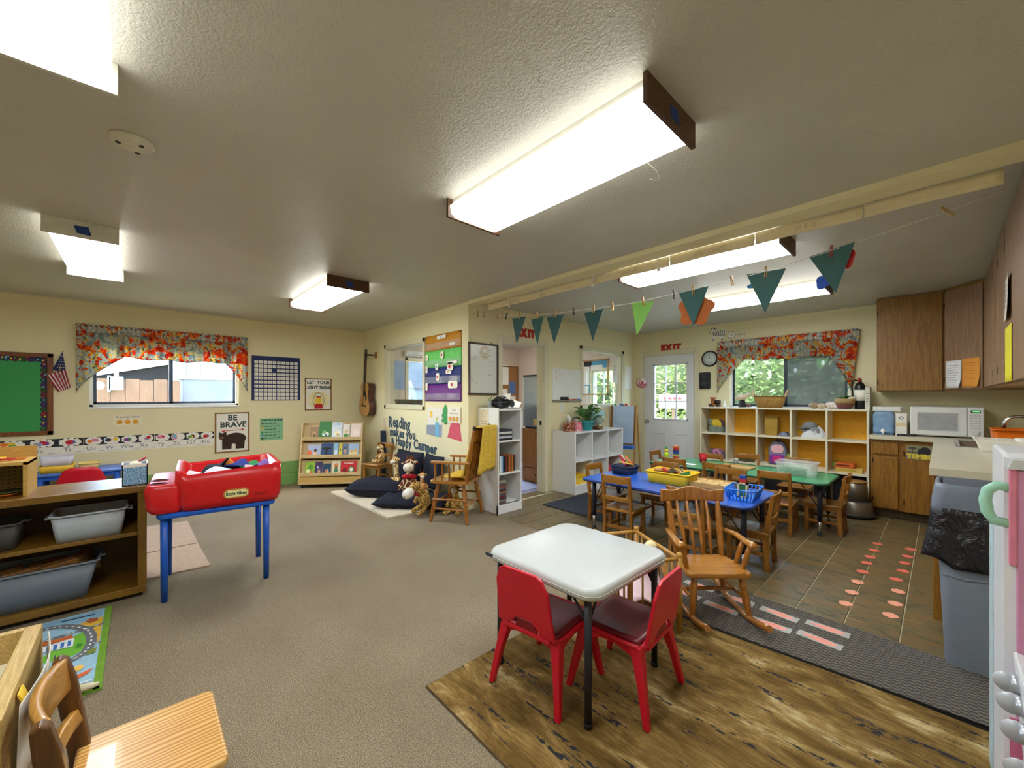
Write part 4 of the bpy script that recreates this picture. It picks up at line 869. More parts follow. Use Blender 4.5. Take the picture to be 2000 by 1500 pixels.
flat(g, [(.486, -.236), (.318, -.138), (.279, -.092), (.421, -.069), (.524, -.085), (.555, -.118), (.537, -.23), (.5, -.5), (.42, -.5)], OG, 1); flat(g, [(.579, -.225), (.617, -.184), (.66, -.203), (.67, -.3), (.58, -.5)], OG, 1)
froad(g, [(.13, -.9), (.112, -.45), (.108, -.288), (.108, -.234), (.132, -.183), (.189, -.129), (.265, -.083), (.365, -.060), (.458, -.056), (.536, -.066), (.579, -.092), (.62, -.14), (.66, -.3), (.66, -.8)], .042, 3)
froad(g, [(.29, -.9), (.273, -.268), (.26, -.104), (.243, -.025)], .026, 3); froad(g, [(.47, -.05), (.481, -.025)], .02, 3)
flat(g, [(.29, -.266), (.292, -.14), (.336, -.127), (.339, -.26)], M('c8642c', .9), 6); flat(g, [(.351, -.259), (.337, -.127), (.442, -.123), (.417, -.244)], M('e8eef4', .9), 6)
for i in range(5): flat(g, [(.36, -.135 - i*.025), (.425, -.132 - i*.025), (.425, -.145 - i*.025), (.36, -.148 - i*.025)], M('3a72b8', .9), 7)
fdisc(g, .45, -.10, .022, .012, M('3c8a2c', .9), 7); flat(g, [(.055, -.204), (.066, -.062), (.076, -.062), (.065, -.204)], M('24344c', .9), 6)
flat(g, [(.148, -.097), (.121, -.082), (.137, -.046), (.178, -.045), (.189, -.078)], M('a8542c', .9), 5); flat(g, [(.595, -.069), (.547, -.061), (.535, -.03), (.594, -.033)], M('7a8a34', .9), 5); flat(g, [(.782, -.087), (.752, -.033), (.795, -.045), (.815, -.076)], M('d8683a', .9), 5); fdisc(g, .71, -.084, .03, .018, M('f0c060', .9), 4)
flat(g, [(.862, -.9), (.862, -.03), (.872, -.03), (.872, -.9)], M('e8eef2', .9), 4); flat(g, [(.89, -.9), (.89, -.03), (.93, -.03), (.93, -.9)], M('9098a0', .9), 4)
art('printed_pattern', g, t)
t = thing('toy_pencil', 'chunky green and white wooden peg at the rug corner', 'toy', (-2.60, -.20, .012)); obj('body', G().cyl((0, 0, .022), (.01, .07, .022), .02, .008), M('d8cfb0', .6), t); obj('tip', G().ell((0, -.012, .022), .024), M('5a9a2a', .5), t)
# ================================================================ kid chair (shared)
CH1 = wood('chair_oak_x', '7a4c16', 'a87026', 2, 5, .35, coat=.3); CHS = wood('chair_oak_seat', '8a5a1e', 'b67e30', 1, 5, .3, coat=.4)
def kid_chair(label, loc, rz, w_=.30, d=.30, sh=.30, bh=.60, seatm=CHS, legm=CH1, group='wooden children chairs'):
    """faces local +y, back at -y"""
    t = thing('wooden_chair', label, 'chair', loc, rz, group)
    obj('seat', G().grid(9, 7, lambda u, v: ((u-.5)*(w_ + .01), -d/2 + .0 + v*(d + .015), sh - .004 - .008*(1-(2*u-1)**2)*(1-(2*v-1)**2))), seatm, t, solid=.022, bev=.004)
    for s_ in (-1, 1):
        x = s_ * (w_/2 - .018)
        obj('front_leg', G().box((x - .017, d/2 - .045, 0), (x + .017, d/2 - .008, sh - .014)), legm, t, bev=.004)
        pf = [(-d/2 - .01, 0), (-d/2 + .03, 0), (-d/2 + .038, sh * .5), (-d/2 + .034, sh), (-d/2 - .012, bh - .012), (-d/2 - .025, bh), (-d/2 - .04, bh - .006), (-d/2 - .004, sh), (-d/2 - .0, sh * .5)]
        obj('back_post', G().prism(pf, x - .014, x + .014, 'yz'), legm, t, bev=.004)
        obj('side_rail', G().box((x - .01, -d/2 + .03, sh - .06), (x + .01, d/2 - .02, sh - .014)), legm, t); obj('stretcher', G().box((x - .009, -d/2 + .03, sh * .36), (x + .009, d/2 - .03, sh * .36 + .026)), legm, t)
    obj('front_rail', G().box((-w_/2 + .03, d/2 - .034, sh - .06), (w_/2 - .03, d/2 - .014, sh - .014)), legm, t)
    obj('cross_stretcher', G().box((-w_/2 + .03, -d/2 + .01, sh * .42), (w_/2 - .03, -d/2 + .028, sh * .42 + .03)), legm, t)
    for z0, z1, yo in ((bh - .075, bh - .004, -.027), (sh + .085, sh + .125, -.004)):
        obj('back_slat', G().grid(9, 3, lambda u, v, z0=z0, z1=z1, yo=yo: ((u-.5)*(w_ - .03), -d/2 + yo - .016*(1-(2*u-1)**2), z0 + v*(z1-z0))), seatm, t, solid=.014, bev=.003)
    return t
# ================================================================ display bookshelf
MAPLE = wood('maple', 'c4a672', 'e2ca98', 0, 5, .4)
BS = thing('book_display', 'slanted maple book display rack on casters in the corner', 'bookshelf', (-6.06, 2.025, 0), R(54))
wd = .425
side = [(-.0, .06), (.30, .06), (.30, .94), (.24, .94), (.155, .94)]
for s_ in (-1, 1):
    obj('side_panel', G().prism(side, s_*wd - .011, s_*wd + .011, 'yz'), MAPLE, BS, bev=.003)
    for y in (.03, .26): obj('caster', G().cyl((s_*(wd - .04) - .012, y, .028), (s_*(wd - .04) + .012, y, .028), .028, n=14), BLK, BS)
def sy(z): return .155 * (z - .06) / .88
tiers = [.70, .445, .19]
for z in tiers:
    y = sy(z); obj('ledge', G().box((-wd, y + .002, z - .018), (wd, y + .13, z)), MAPLE, BS); obj('lip', G().box((-wd, y, z - .02), (wd, y + .014, z + .03)), MAPLE, BS, bev=.002)
    obj('back_slope', G().prism([(y + .05, z), (y + .06, z), (y + .11, z + .2), (y + .10, z + .2)], -wd, wd, 'yz'), MAPLE, BS)
obj('bottom_board', G().box((-wd, .0, .06), (wd, .30, .085)), MAPLE, BS); obj('front_board', G().box((-wd, .003, .085), (wd, .018, .16)), M('c8a560', .5), BS); obj('back_panel', G().box((-wd, .285, .06), (wd, .298, .94)), MAPLE, BS)
def book(label, tier, x0, x1, h, col, deco, title=None, tcol='ffffff', th=.012):
    z = tiers[tier]; y = sy(z) + .016
    p = BS.matrix_basis @ Vector(((x0 + x1) / 2, y, z + .002))
    ax = R(-14)
    t = thing('picture_book', label, 'book', p, 0, 'picture books on the display rack', rot=(ax, 0, R(54))); w2 = (x1 - x0) / 2 - .002
    obj('cover', G().box((-w2, 0, 0), (w2, th, h)), M(col, .35, var=.12, sc=30), t, bev=.0015); obj('pages', G().box((-w2 + .004, .002, .004), (w2 + .001, th - .002, h - .003)), WP, t)
    g = G()
    for d in deco:
        k, x, zz, r_, r2, c = d
        if k == 'd': g.disc(x * w2, zz * h, r_ * w2, M(c, .5), 1, r2 * h, 14)
        elif k == 'r': g.rect((x - r_) * w2, (zz - r2) * h, (x + r_) * w2, (zz + r2) * h, M(c, .5), 1)
        elif k == 't': g.poly([((x - r_) * w2, (zz - r2) * h), ((x + r_) * w2, (zz - r2) * h), (x * w2, (zz + r2) * h)], M(c, .5), 2)
        elif k == 'D': g.disc(x * w2, zz * h, r_ * w2, M(c, .5), 3, r2 * h, 12)
    if title: g.text(title, 0, h * .84, min(.05, w2 * 2.4 / max(3, len(title))), M(tcol, .5), 4, bold=.001)
    if g.v:
        o = art('cover_print', g, t); o.location.y = .0014
S_ = .85 / 122
def bx(px): return (px - 651) * S_ * .97
book('brown picture book at the left of the top row', 0, bx(604), bx(621), 0.183, '9a8060', [('d', 0, .4, .5, .25, 'c9a87a'), ('D', .1, .3, .3, .15, '6a5038')])
book('tall green picture book with white swirl on the top row', 0, bx(622), bx(648), 0.262, '2f7a38', [('d', .1, .28, .6, .13, 'e8ece8'), ('D', -.1, .4, .3, .1, '7ab070'), ('D', .2, .22, .15, .07, '2a5a7a'), ('d', 0, .05, .9, .06, '8ab860')])
book('pale blue and white picture book on the top row', 0, bx(649), bx(671), 0.250, 'd4dfe6', [('d', 0, .35, .6, .2, 'f0ecd8'), ('D', .2, .25, .3, .1, 'd8c878'), ('r', 0, .88, .7, .04, '8fb4d0')])
book('white picture book with green leaves on the top row', 0, bx(672), bx(687), 0.220, 'e4ddd0', [('d', 0, .22, .8, .14, '4f8a3c'), ('D', .1, .5, .5, .13, 'd8b890')])
book('pale pink picture book at the right of the top row', 0, bx(688), bx(711), 0.226, 'e4cfc4', [('d', .1, .4, .6, .25, 'ecdcd0')])
book('lavender picture book with orange corner in the middle row', 1, bx(601), bx(628), 0.183, 'a9b4d4', [('d', -.7, .3, .35, .25, 'd86a3a'), ('D', .2, .35, .28, .2, 'e8c4a0'), ('D', .2, .5, .2, .14, '2a2430'), ('r', 0, .08, .98, .07, 'e8dcd0')])
book('black tree silhouette picture book in the middle row', 1, bx(629), bx(654), 0.195, '2c4a7a', [('r', -.1, .3, .16, .3, '18140f'), ('D', -.1, .62, .75, .1, '241a10'), ('r', 0, .06, .99, .06, '3a2a18')])
book('sky blue picture book in the middle row', 1, bx(655), bx(665), 0.201, '8ab8d4', [('d', 0, .3, .7, .2, 'd0e0ec')])
book('narrow yellow picture book in the middle row', 1, bx(666), bx(673), 0.195, 'd4c84a', [('d', 0, .5, .5, .1, '6a8a3a')])
book('steel blue picture book with a figure in the middle row', 1, bx(674), bx(685), 0.183, '5a7a9c', [('d', 0, .4, .5, .2, 'c09878'), ('D', 0, .65, .3, .1, '3a2a24')])
book('pale picture book with yellow flowers right of the middle row', 1, bx(686), bx(708), 0.183, '9cb8d8', [('d', 0, .25, .8, .22, 'e4cfa0'), ('D', .4, .45, .3, .14, 'e0b050'), ('D', -.4, .4, .3, .12, 'd8a878')])
book('lime green picture book at the left of the bottom row', 2, bx(598), bx(618), 0.183, '86b43c', [('d', .2, .6, .5, .2, '4f8a2c'), ('D', -.3, .3, .4, .15, 'd8e0b0'), ('D', .3, .2, .25, .1, 'd8503a')])
book('dark purple picture book in the bottom row', 2, bx(619), bx(634), 0.183, '3a3058', [('d', 0, .4, .6, .14, '6a5a8a'), ('D', .1, .25, .4, .1, 'c8a080'), ('D', -.3, .6, .2, .08, 'e0d8e8')])
book('navy picture book with small figures in the bottom row', 2, bx(635), bx(652), 0.159, '1f3f5c', [('d', 0, .35, .6, .2, '3f6a84'), ('D', .2, .3, .2, .2, 'c8a070'), ('D', -.3, .3, .2, .15, 'd8683a')])
book('cream picture book with a hatted figure in the bottom row', 2, bx(653), bx(671), 0.195, 'd9d0b4', [('d', 0, .68, .5, .12, 'd0843a'), ('D', 0, .52, .3, .1, '7a4a2a'), ('D', 0, .3, .5, .16, '3f7a5a')])
book('bright red picture book at the right of the bottom row', 2, bx(672), bx(705), 0.189, 'c42430', [('d', .35, .3, .4, .28, '2f7a4a'), ('D', .35, .35, .22, .16, 'e8e0d0'), ('d', -.5, .3, .3, .2, '7a141c')], 'Corduroy', 'f4e8d8')
# ================================================================ reading corner
mat2('cream_rug', 'cream shag rug under the navy cushions', 'rug', [(-5.74, 1.94), (-4.09, 1.975), (-3.98, 2.78), (-5.62, 2.78)], M('d6cbb4', .98, var=.16, sc=120, bmp=1, bsc=160), .022)
NAVYC = M('161a2c', .9, var=.12, sc=14, bmp=.3, bsc=18)
def cushion(label, loc, size, rot, wr=.0, seed=0):
    rr_ = random.Random(seed); ph = rr_.uniform(0, 6)
    def f(s_):
        def q(u, v):
            a, b_ = 2*u - 1, 2*v - 1; e = max(0, (1 - a**4) * (1 - b_**4)) ** .5
            return (a*size[0]/2*(1 - .06*(1-abs(b_))*abs(a)), b_*size[1]/2*(1 - .06*(1-abs(a))*abs(b_)), s_*size[2]/2*e + wr*e*math.sin(a*7+ph)*math.cos(b_*5+ph*2))
        return q
    t = thing('floor_cushion', label, 'cushion', loc, 0, 'navy cushions in the reading corner', rot=rot)
    g = G().grid(22, 18, f(1)); g.grid(22, 18, f(-1)); obj('cover', g, NAVYC, t, fix=True); 
    pts = [f(0)(u, v) for u, v in [(i/20, 0) for i in range(20)] + [(1, i/20) for i in range(20)] + [(1-i/20, 1) for i in range(20)] + [(0, 1-i/20) for i in range(20)]]
    obj('seam', G().tube(pts, .005, 5, closed=True), NAVYC, t)
cushion('large navy floor cushion lying flat at the rug front', (-5.08, 2.36, .13), (.80, .44, .23), (0, 0, R(40)), .014, 1)
cushion('crumpled navy cushion cover lying at the rug edge by the armchair', (-4.40, 2.30, .085), (.60, .36, .13), (0, 0, R(42)), .03, 2)
cushion('round-topped navy cushion leaning on the wall behind the giraffes', (-4.97, 2.68, .30), (.62, .58, .16), (R(78), 0, R(4)), .012, 3)
cushion('small navy cushion leaning on the wall behind the armchair arm', (-4.36, 2.70, .38), (.46, .42, .12), (R(80), 0, R(-4)), .008, 4)
cushion('navy cushion under the lying giraffe beside the armchair', (-4.15, 2.55, .09), (.55, .42, .16), (0, 0, R(20)), .012, 6)
def m_gir(name, c1, c2, sc_, w_=.06):
    m, n, b = new_mat(name); v = tc(n); vo = n.nodes.new('ShaderNodeTexVoronoi'); vo.feature = 'DISTANCE_TO_EDGE'; vo.inputs['Scale'].default_value = sc_; n.links.new(v, vo.inputs['Vector'])
    n.links.new(ramp(n, vo.outputs['Distance'], [(w_, c1), (w_ + .03, c2)]), b.inputs['Base Color']); b.inputs['Roughness'].default_value = .95; bump(n, b, noise(n, v, 300, 2), .5, .003); return m
GI1 = m_gir('plush_spots_small', 'ecd9a4', 'b07a2c', 34, .10); GI2 = m_gir('plush_spots_big', 'ecd8b0', '6a2f14', 14, .055); GI3 = m_gir('plush_spots_gold', 'd8b86a', '8a5f20', 36, .09); CRM = M('e6ddcc', .95, bmp=.4)
def giraffe(label, loc, rz, s_, bm_, neck=1.0, bow=None, hair=None, muz=CRM, rot=None, msz=1.0):
    """sitting plush giraffe facing local -y; s_ = rough height"""
    t = thing('plush_giraffe', label, 'stuffed toy', loc, rz, 'stuffed giraffes', rot=rot); k = s_
    obj('body', G().ell((0, 0, .20*k), (.15*k, .14*k, .20*k)), bm_, t)
    obj('neck', G().tube([(0, .01*k, .32*k), (0, 0, .45*k), (0, -.02*k, (.5 + .16*neck)*k)], [.10*k, .075*k, .07*k], 12), bm_, t)
    hz = (.55 + .18*neck)*k
    hd = obj('head', G().ell((0, -.03*k, hz), (.10*k, .12*k, .10*k)), bm_, t)
    obj('muzzle', G().ell((0, -.14*k*msz, hz - .035*k), (.075*k*msz, .085*k*msz, .065*k*msz)), muz, hd)
    for x in (-1, 1):
        obj('ear', G().ell((x*.115*k, .0, hz + .03*k), (.055*k, .015*k, .03*k), (0, x*.4, 0)), bm_, hd); obj('horn', G().cyl((x*.04*k, .0, hz + .07*k), (x*.045*k, .0, hz + .15*k), .014*k, .018*k).ell((x*.045*k, 0, hz + .155*k), .022*k), M('6a3a1c', .9), hd)
        obj('eye', G().ell((x*.07*k, -.105*k, hz + .03*k), .016*k), BLK, hd); obj('nostril', G().ell((x*.03*k*msz, -.14*k*msz - .075*k*msz, hz - .02*k), .007*k*msz), BLK, hd)
        obj('leg', G().tube([(x*.09*k, -.06*k, .09*k), (x*.13*k, -.2*k, .07*k), (x*.15*k, -.29*k, .07*k)], [.06*k, .05*k, .048*k], 10).ell((x*.15*k, -.31*k, .07*k), (.052*k, .04*k, .055*k)), bm_, t)
        obj('arm', G().tube([(x*.1*k, -.03*k, .32*k), (x*.17*k, -.12*k, .24*k), (x*.16*k, -.19*k, .2*k)], [.045*k, .04*k, .04*k], 10), bm_, t)
    if hair: obj('mane', G().ell((0, .05*k, hz + .05*k), (.09*k, .085*k, .085*k)), hair, hd)
    if bow:
        obj('bow', G().ell((-.07*k, -.1*k, .42*k), (.07*k, .03*k, .045*k)).ell((.07*k, -.1*k, .42*k), (.07*k, .03*k, .045*k)).ell((0, -.115*k, .42*k), .03*k), bow, t)
    return t
PC = R(47)
giraffe('slim small-spotted plush giraffe standing tall among the cushions', (-4.93, 2.50, .10), PC - .5, .46, GI1, 1.6)
giraffe('large brown-patched plush giraffe with shaggy mane and red bow', (-4.60, 2.52, .05), PC + .1, .66, GI2, .5, M('c81e30', .8), M('6a3018', .95, bmp=1), CRM, msz=1.35)
giraffe('plush giraffe with big white muzzle lying beside the armchair legs', (-3.96, 2.40, .09), PC - .9, .50, GI3, .2, M('b01c28', .8), None, M('ebe7de', .95, bmp=.4), rot=(R(30), 0, PC - .9), msz=1.7)
giraffe('gold-spotted plush giraffe slumped under the armchair', (-3.80, 2.66, .0), PC - .2, .46, GI3, .3)
giraffe('small tan plush giraffe beside the red bow giraffe', (-4.30, 2.52, .16), PC + .3, .34, M('d8a468', .95, var=.3, sc=60, bmp=.4), .4)
giraffe('orange-spotted plush giraffe in a brown outfit on the small chair', (-5.62, 2.62, .365), PC - .9, .36, GI1, .4, M('4a2a14', .9), M('3a2010', .95))
kid_chair('small wooden chair holding a plush giraffe beside the book rack', (-5.63, 2.56, 0), R(-160), .31, .28, .355, .64)
tag(obj('binder', G().box((-5.93, 2.74, 0), (-5.87, 2.80, .80)), M('24385a', .6), bev=.004), 'tall dark blue folder standing behind the book rack end', 'folder')
# ---------------------------------------------------------------- spindle armchair with blanket
PINE = wood('pine_gold_z', '8a4f16', 'b97a2a', 2, 4, .3, coat=.4); PINES = wood('pine_gold_x', '9a601c', 'c98d36', 0, 4, .28, coat=.5)
def turned(p0, p1, r, n=12, beads=(.3, .36, .7, .76)):
    p0, p1 = Vector(p0), Vector(p1); pts = []; rr_ = []
    for i in range(25):
        u = i / 24; q = .75 + .35 * math.sin(PI * u)
        for b_ in beads:
            d = abs(u - b_)
            if d < .035: q = 1.25 - d * 8
        pts.append(p0.lerp(p1, u)); rr_.append(r * max(.55, q))
    return G().tube(pts, rr_, n)
t = thing('spindle_armchair', 'wooden spindle armchair draped with a yellow blanket', 'armchair', (-3.64, 2.57, 0), R(121))
obj('seat', G().prism(rrect(-.235, -.21, .235, .23, .06), .405, .44, 'xy'), PINES, t, bev=.008)
LG_ = [(-.20, -.18), (.20, -.18), (.20, .18), (-.20, .18)]
for x, y in LG_: obj('leg', turned((x * 1.12, y * 1.16, 0), (x * .82, y * .8, .41), .021), PINE, t)
for z in (.14, .24):
    for s_ in (-1, 1): obj('stretcher', G().cyl((s_*.212, -.195, z), (s_*.212, .195, z), .011), PINE, t)
obj('stretcher', G().cyl((-.21, .195, .19), (.21, .195, .19), .011), PINE, t); obj('stretcher', G().cyl((-.21, -.195, .19), (.21, -.195, .19), .011), PINE, t)
for s_ in (-1, 1):
    obj('back_post', turned((s_*.205, -.185, .43), (s_*.225, -.285, .98), .019), PINE, t); obj('finial', G().ell((s_*.226, -.29, 1.0), .022), M('3a2010', .4), t)
    obj('arm', G().prism(rrect(-.03, -.24, .03, .2, .028), .625, .65, 'xy'), PINES, t, bev=.008, loc=(s_*.24, 0, 0))
    for y in (.15, .07, -.01): obj('arm_spindle', turned((s_*.225, y, .43), (s_*.24, y, .63), .011, 8), PINE, t)
obj('crest_rail', G().grid(14, 4, lambda u, v: ((u-.5)*.45, -.275 - .03*(1-(2*u-1)**2), .86 + v*(.11 + .02*math.sin(PI*u)))), PINE, t, solid=.022, bev=.004)
for i in range(5): x = -.13 + i*.065; obj('back_spindle', turned((x, -.19, .43), (x*1.15, -.285, .88), .012, 8), PINE, t)
YB = M('e2be4a', .95, var=.18, sc=40, bmp=.8, bsc=150)
t = thing('yellow_blanket', 'yellow fleece blanket draped over the armchair back', 'blanket', (-3.64, 2.57, 0), R(121))
def bl(u, v):
    x = -.20 + u * .44; f_ = .026*math.sin(u*21) + .012*math.sin(u*47)
    if v < .5:
        w_ = v / .5; z = .52 + w_*.49; y = -.20 - (z-.43)*.19 - .055 - .03*(1-w_) - f_*(1.2-w_) - .01
    else:
        w_ = (v - .5) / .5; z = 1.01 - w_*.52; y = -.20 - (z-.43)*.19 + .035 + .02*w_ + f_*w_
    if abs(v - .5) < .06: z += .015
    return (x, y, z)
obj('fabric', G().grid(40, 28, bl), YB, t, solid=.006)
obj('seat_fold', G().grid(24, 16, lambda u, v: (-.19 + u*.38 + .02*math.sin(v*9), -.19 + v*.27, .452 + .03*math.sin(u*11+v*3)**2*(1-v*.5) + .012)), YB, t, solid=.006)
# ================================================================ white bookcase by the doorway
t = thing('white_bookcase', 'narrow white bookcase standing between armchair and doorway', 'bookcase', (CXW + .005, 2.955, 0)); WB_ = M('e6e7e6', .4, var=.03)
D_, W2 = .365, .37
obj('side_panel', G().box((0, 0, 0), (D_, .018, 1.2)), WB_, t, bev=.002); obj('side_panel', G().box((0, W2 - .018, 0), (D_, W2, 1.2)), WB_, t, bev=.002)
obj('back_panel', G().box((0, .018, .1), (.008, W2 - .018, 1.18)), WB_, t); obj('kick', G().box((D_ - .03, .0, 0), (D_ + .006, W2, .1)), WB_, t, bev=.002)
for z in (.1, .455, .825, 1.185): obj('shelf_board', G().box((.008, .018, z - .018), (D_, W2 - .018, z)), WB_, t, bev=.002)
def xbook(label, x, y, z, dx, dy, dz, col, group, lean=0):
    t = thing('book', label, 'book', (x, y, z), 0, group, rot=(lean, 0, 0))
    obj('cover', G().box((-dx/2, 0, 0), (dx/2, dy, dz)), M(col, .45), t, bev=.001); obj('pages', G().box((-dx/2 + .003, dy*.12, .004), (dx/2 - .004, dy*.88, dz - .002)), WP, t) 
    return t
for i, (c, nm) in enumerate((('20242a', 'black'), ('c4c6c8', 'pale grey'), ('34404a', 'slate'), ('d6d2cc', 'ivory'), ('3a3a44', 'charcoal'))):
    xbook(f'{nm} flat book, number {i+1} up in the bookcase top stack', CXW + .26, 2.99, .826 + i*.025, .19, .20 - .01*(i % 2), .023, c, 'flat books on the bookcase top shelf')
t = thing('black_bottle', 'tall black bottle on the bookcase top shelf', 'bottle', (CXW + .22, 3.03, .952)); obj('body', G().lathe([(.0, 0), (.024, 0), (.024, .13), (.015, .15), (.015, .17), (0, .17)], 16), BLK, t); obj('cap', G().cyl((0, 0, .17), (0, 0, .19), .017), M('33363a', .4), t)
yy = 2.985
for i, (c, nm) in enumerate((('2f7a4a', 'green'), ('dfe4e8', 'white'), ('8ab4d0', 'sky blue'), ('2a3c6a', 'navy'), ('20242a', 'black'), ('8a3a24', 'rust'), ('3a2a20', 'dark brown'), ('b86a2c', 'orange brown'), ('6a3a1c', 'chestnut'), ('c07a30', 'amber'), ('4a2c1a', 'umber'))):
    th = .016 + .006 * ((i * 5) % 3); xbook(f'{nm} spined upright book on the bookcase middle shelf', CXW + .27, yy, .457, .15, th, .19 + .012 * ((i * 3) % 3), c, 'upright books on the bookcase middle shelf'); yy += th + .001
for i in range(11):
    c, nm = (('5a4a44', 'taupe'), ('8a8078', 'stone'), ('3a3438', 'soot'), ('7a2c34', 'maroon'), ('4a5a5c', 'teal grey'), ('9a6a4a', 'tan'), ('2a3038', 'midnight'), ('6a6460', 'ash'), ('8a4a3a', 'brick'), ('505860', 'steel'), ('a09484', 'sand'))[i]
    xbook(f'{nm} thin case lying in the bookcase bottom stack', CXW + .27, 2.985, .102 + i*.0235, .14, .12 + .004*((i*7) % 3), .022, c, 'thin cases stacked on the bookcase bottom')
t = thing('boombox', 'rounded black boombox on top of the white bookcase', 'boombox', (CXW + .20, 3.15, 1.187)); obj('body', G().ell((0, 0, .065), (.10, .155, .065), nu=24, nv=12), M('15171c', .25), t)
for s_ in (-1, 1): obj('speaker', G().lathe([(.045, 0), (.047, .008), (.03, .004)], 18), M('2a2d33', .5), t, loc=(.082, s_*.09, .06), rot=(0, R(80), 0))
obj('handle', G().tube([(0, -.11, .1), (0, -.07, .135), (0, .07, .135), (0, .11, .1)], .008), M('1a1c20', .4), t); obj('cd_lid', G().lathe([(.05, 0), (.05, .004), (.02, .008)], 20), M('22252b', .2), t, loc=(0, 0, .124))
t = thing('glass_vase', 'small clear vase of greenery beside the boombox', 'vase', (CXW + .20, 2.975, 1.187)); obj('glass', G().lathe([(.02, 0), (.028, .02), (.02, .06), (.024, .09), (.021, .09), (.017, .06), (.024, .022), (.016, .004)], 16), M('b8c4c8', .1, alpha=.5), t)
for i in range(4): obj('sprig', G().tube([(0, 0, .03), (.01*math.cos(i*1.6), .01*math.sin(i*1.6), .1), (.03*math.cos(i*1.6), .03*math.sin(i*1.6), .14)], .003, 5), LEAF[0], t)
t = thing('bookcase_sign', 'cream monkey sign taped to the white bookcase side', 'sign', (CXW + .12, 2.954, 1.08)); obj('sheet', G().box((-.075, -.002, -.11), (.085, 0, .1)), M('e9e0c4', .7), t); g = G(); [g.line([(.03*math.cos(i*.52), .05+.04*math.sin(i*.52)), (.03*math.cos(i*.52+.52), .05+.04*math.sin(i*.52+.52))], .005, M('b0906a', .6)) for i in range(12)]; [g.rect(-.05, -.04 - i*.025, .06, -.032 - i*.025, M('8a7a5a', .6)) for i in range(2)]; art('print', g, t)
# ================================================================ white cubby under the easel window
t = thing('white_cubby', 'white six-compartment cubby unit beside the office doorway', 'cubby shelf', (CXW + .012, 4.29, 0)); D_, W2, Ht = .40, 1.19, .845
for y in (0, .385, .775, W2 - .02):
    e = y in (0, W2 - .02); obj('side_panel' if e else 'divider', G().box((0, y, 0 if e else .1), (D_, y + .02, Ht - .02)), WB_, t, bev=.002)
obj('top', G().box((0, 0, Ht - .02), (D_ + .003, W2, Ht)), WB_, t, bev=.002); obj('back_panel', G().box((0, .02, .1), (.008, W2 - .02, Ht - .02)), WB_, t); obj('kick', G().box((D_ - .03, .02, 0), (D_ - .005, W2 - .02, .1)), WB_, t)
for z in (.12, .455): obj('shelf_board', G().box((.008, .02, z - .02), (D_ - .002, W2 - .02, z)), WB_, t)
t = thing('yellow_toy_box', 'flat yellow box in the white cubby lower left compartment', 'box', (CXW + .25, 4.5, .121)); obj('base', G().box((-.12, -.15, 0), (.12, .15, .09)), YEL, t, bev=.004); obj('lid', G().box((-.124, -.154, .09), (.124, .154, .115)), M('e9b81e', .5), t, bev=.004)
t = thing('red_satchel', 'red toy bag in the white cubby lower right compartment', 'bag', (CXW + .26, 5.27, .121)); obj('body', G().ell((0, 0, .09), (.11, .14, .09)), RED, t); obj('strap', G().tube([(0, -.1, .14), (.02, 0, .21), (0, .1, .14)], .008), M('9a1420', .5), t)
for y, c1, c2, lb in ((4.375, '7a3418', 'a85a34', 'brown floral tissue box at the end of the white cubby'), (4.53, 'd8607c', 'f0a8b0', 'pink patterned tissue box beside the turquoise plant pot')):
    t = thing('tissue_box', lb, 'tissue box', (CXW + .24, y, .845)); m, n, b = new_mat('tissue_print' + c1); v = tc(n); n.links.new(ramp(n, noise(n, v, 38, 3, .5, 1), [(.4, c1), (.5, c2), (.58, 'e8d8c8'), (.64, c1)], 'CONSTANT'), b.inputs['Base Color'])
    obj('carton', G().box((-.058, -.06, 0), (.058, .06, .125)), m, t, bev=.003)
    obj('tissue', G().loft([[(.03*math.cos(a*.63), .012*math.sin(a*.63), .124) for a in range(10)], [(.035*math.cos(a*.63), .02*math.sin(a*.63)+.01*math.sin(a*2), .17) for a in range(10)], [(.012*math.cos(a*.63), .03*math.sin(a*.63)-.02, .225 if c1 == '7a3418' else .15) for a in range(10)]]), WHT, t)
t = thing('potted_plant', 'broad-leaved green plant in a turquoise pot on the white cubby', 'potted plant', (CXW + .30, 4.72, .845))
obj('pot', G().lathe([(.05, 0), (.062, .004), (.095, .12), (.102, .122), (.100, .135), (.088, .135), (.08, .11), (0, .11)], 24), M('2fa8b0', .25, var=.08), t); obj('soil', G().cyl((0, 0, .105), (0, 0, .115), .082, n=20), M('3a2a1c', .9), t)
rl = random.Random(11); PL = [m_leaf('pothos_a', '1f4a1c', '4f8a34'), m_leaf('pothos_b', '2f5a22', '6aa040')]
def leafmesh(L, w_):
    def f(u, v): s_ = math.sin(PI * min(1, v * .98 + .02)) ** .7 * (1 - .35 * v); return ((u-.5)*2*w_*s_, v*L, -.35*L*v*v + .10*L*math.sin(PI*v) + abs(u-.5)*.12*L*s_)
    return G().grid(5, 9, f)
for i in range(20):
    a = i * 2.4; el = rl.uniform(.1, 1.1); rad = rl.uniform(.05, .11); zz = rl.uniform(.14, .30)
    p = (rad*math.cos(a), rad*math.sin(a), zz); st = obj('stalk', G().tube([(.02*math.cos(a), .02*math.sin(a), .11), (rad*.6*math.cos(a), rad*.6*math.sin(a), zz*.75), p], .004, 5), PL[1], t)
    obj('leaf', leafmesh(rl.uniform(.13, .2), rl.uniform(.04, .055)), PL[i % 2], t, solid=.0015, loc=p, rot=(el - .2, rl.uniform(-.3, .3), a - PI/2))
t = thing('globe', 'pale blue desk globe with dark meridian ring on a wooden base', 'globe', (CXW + .22, 5.02, .845))
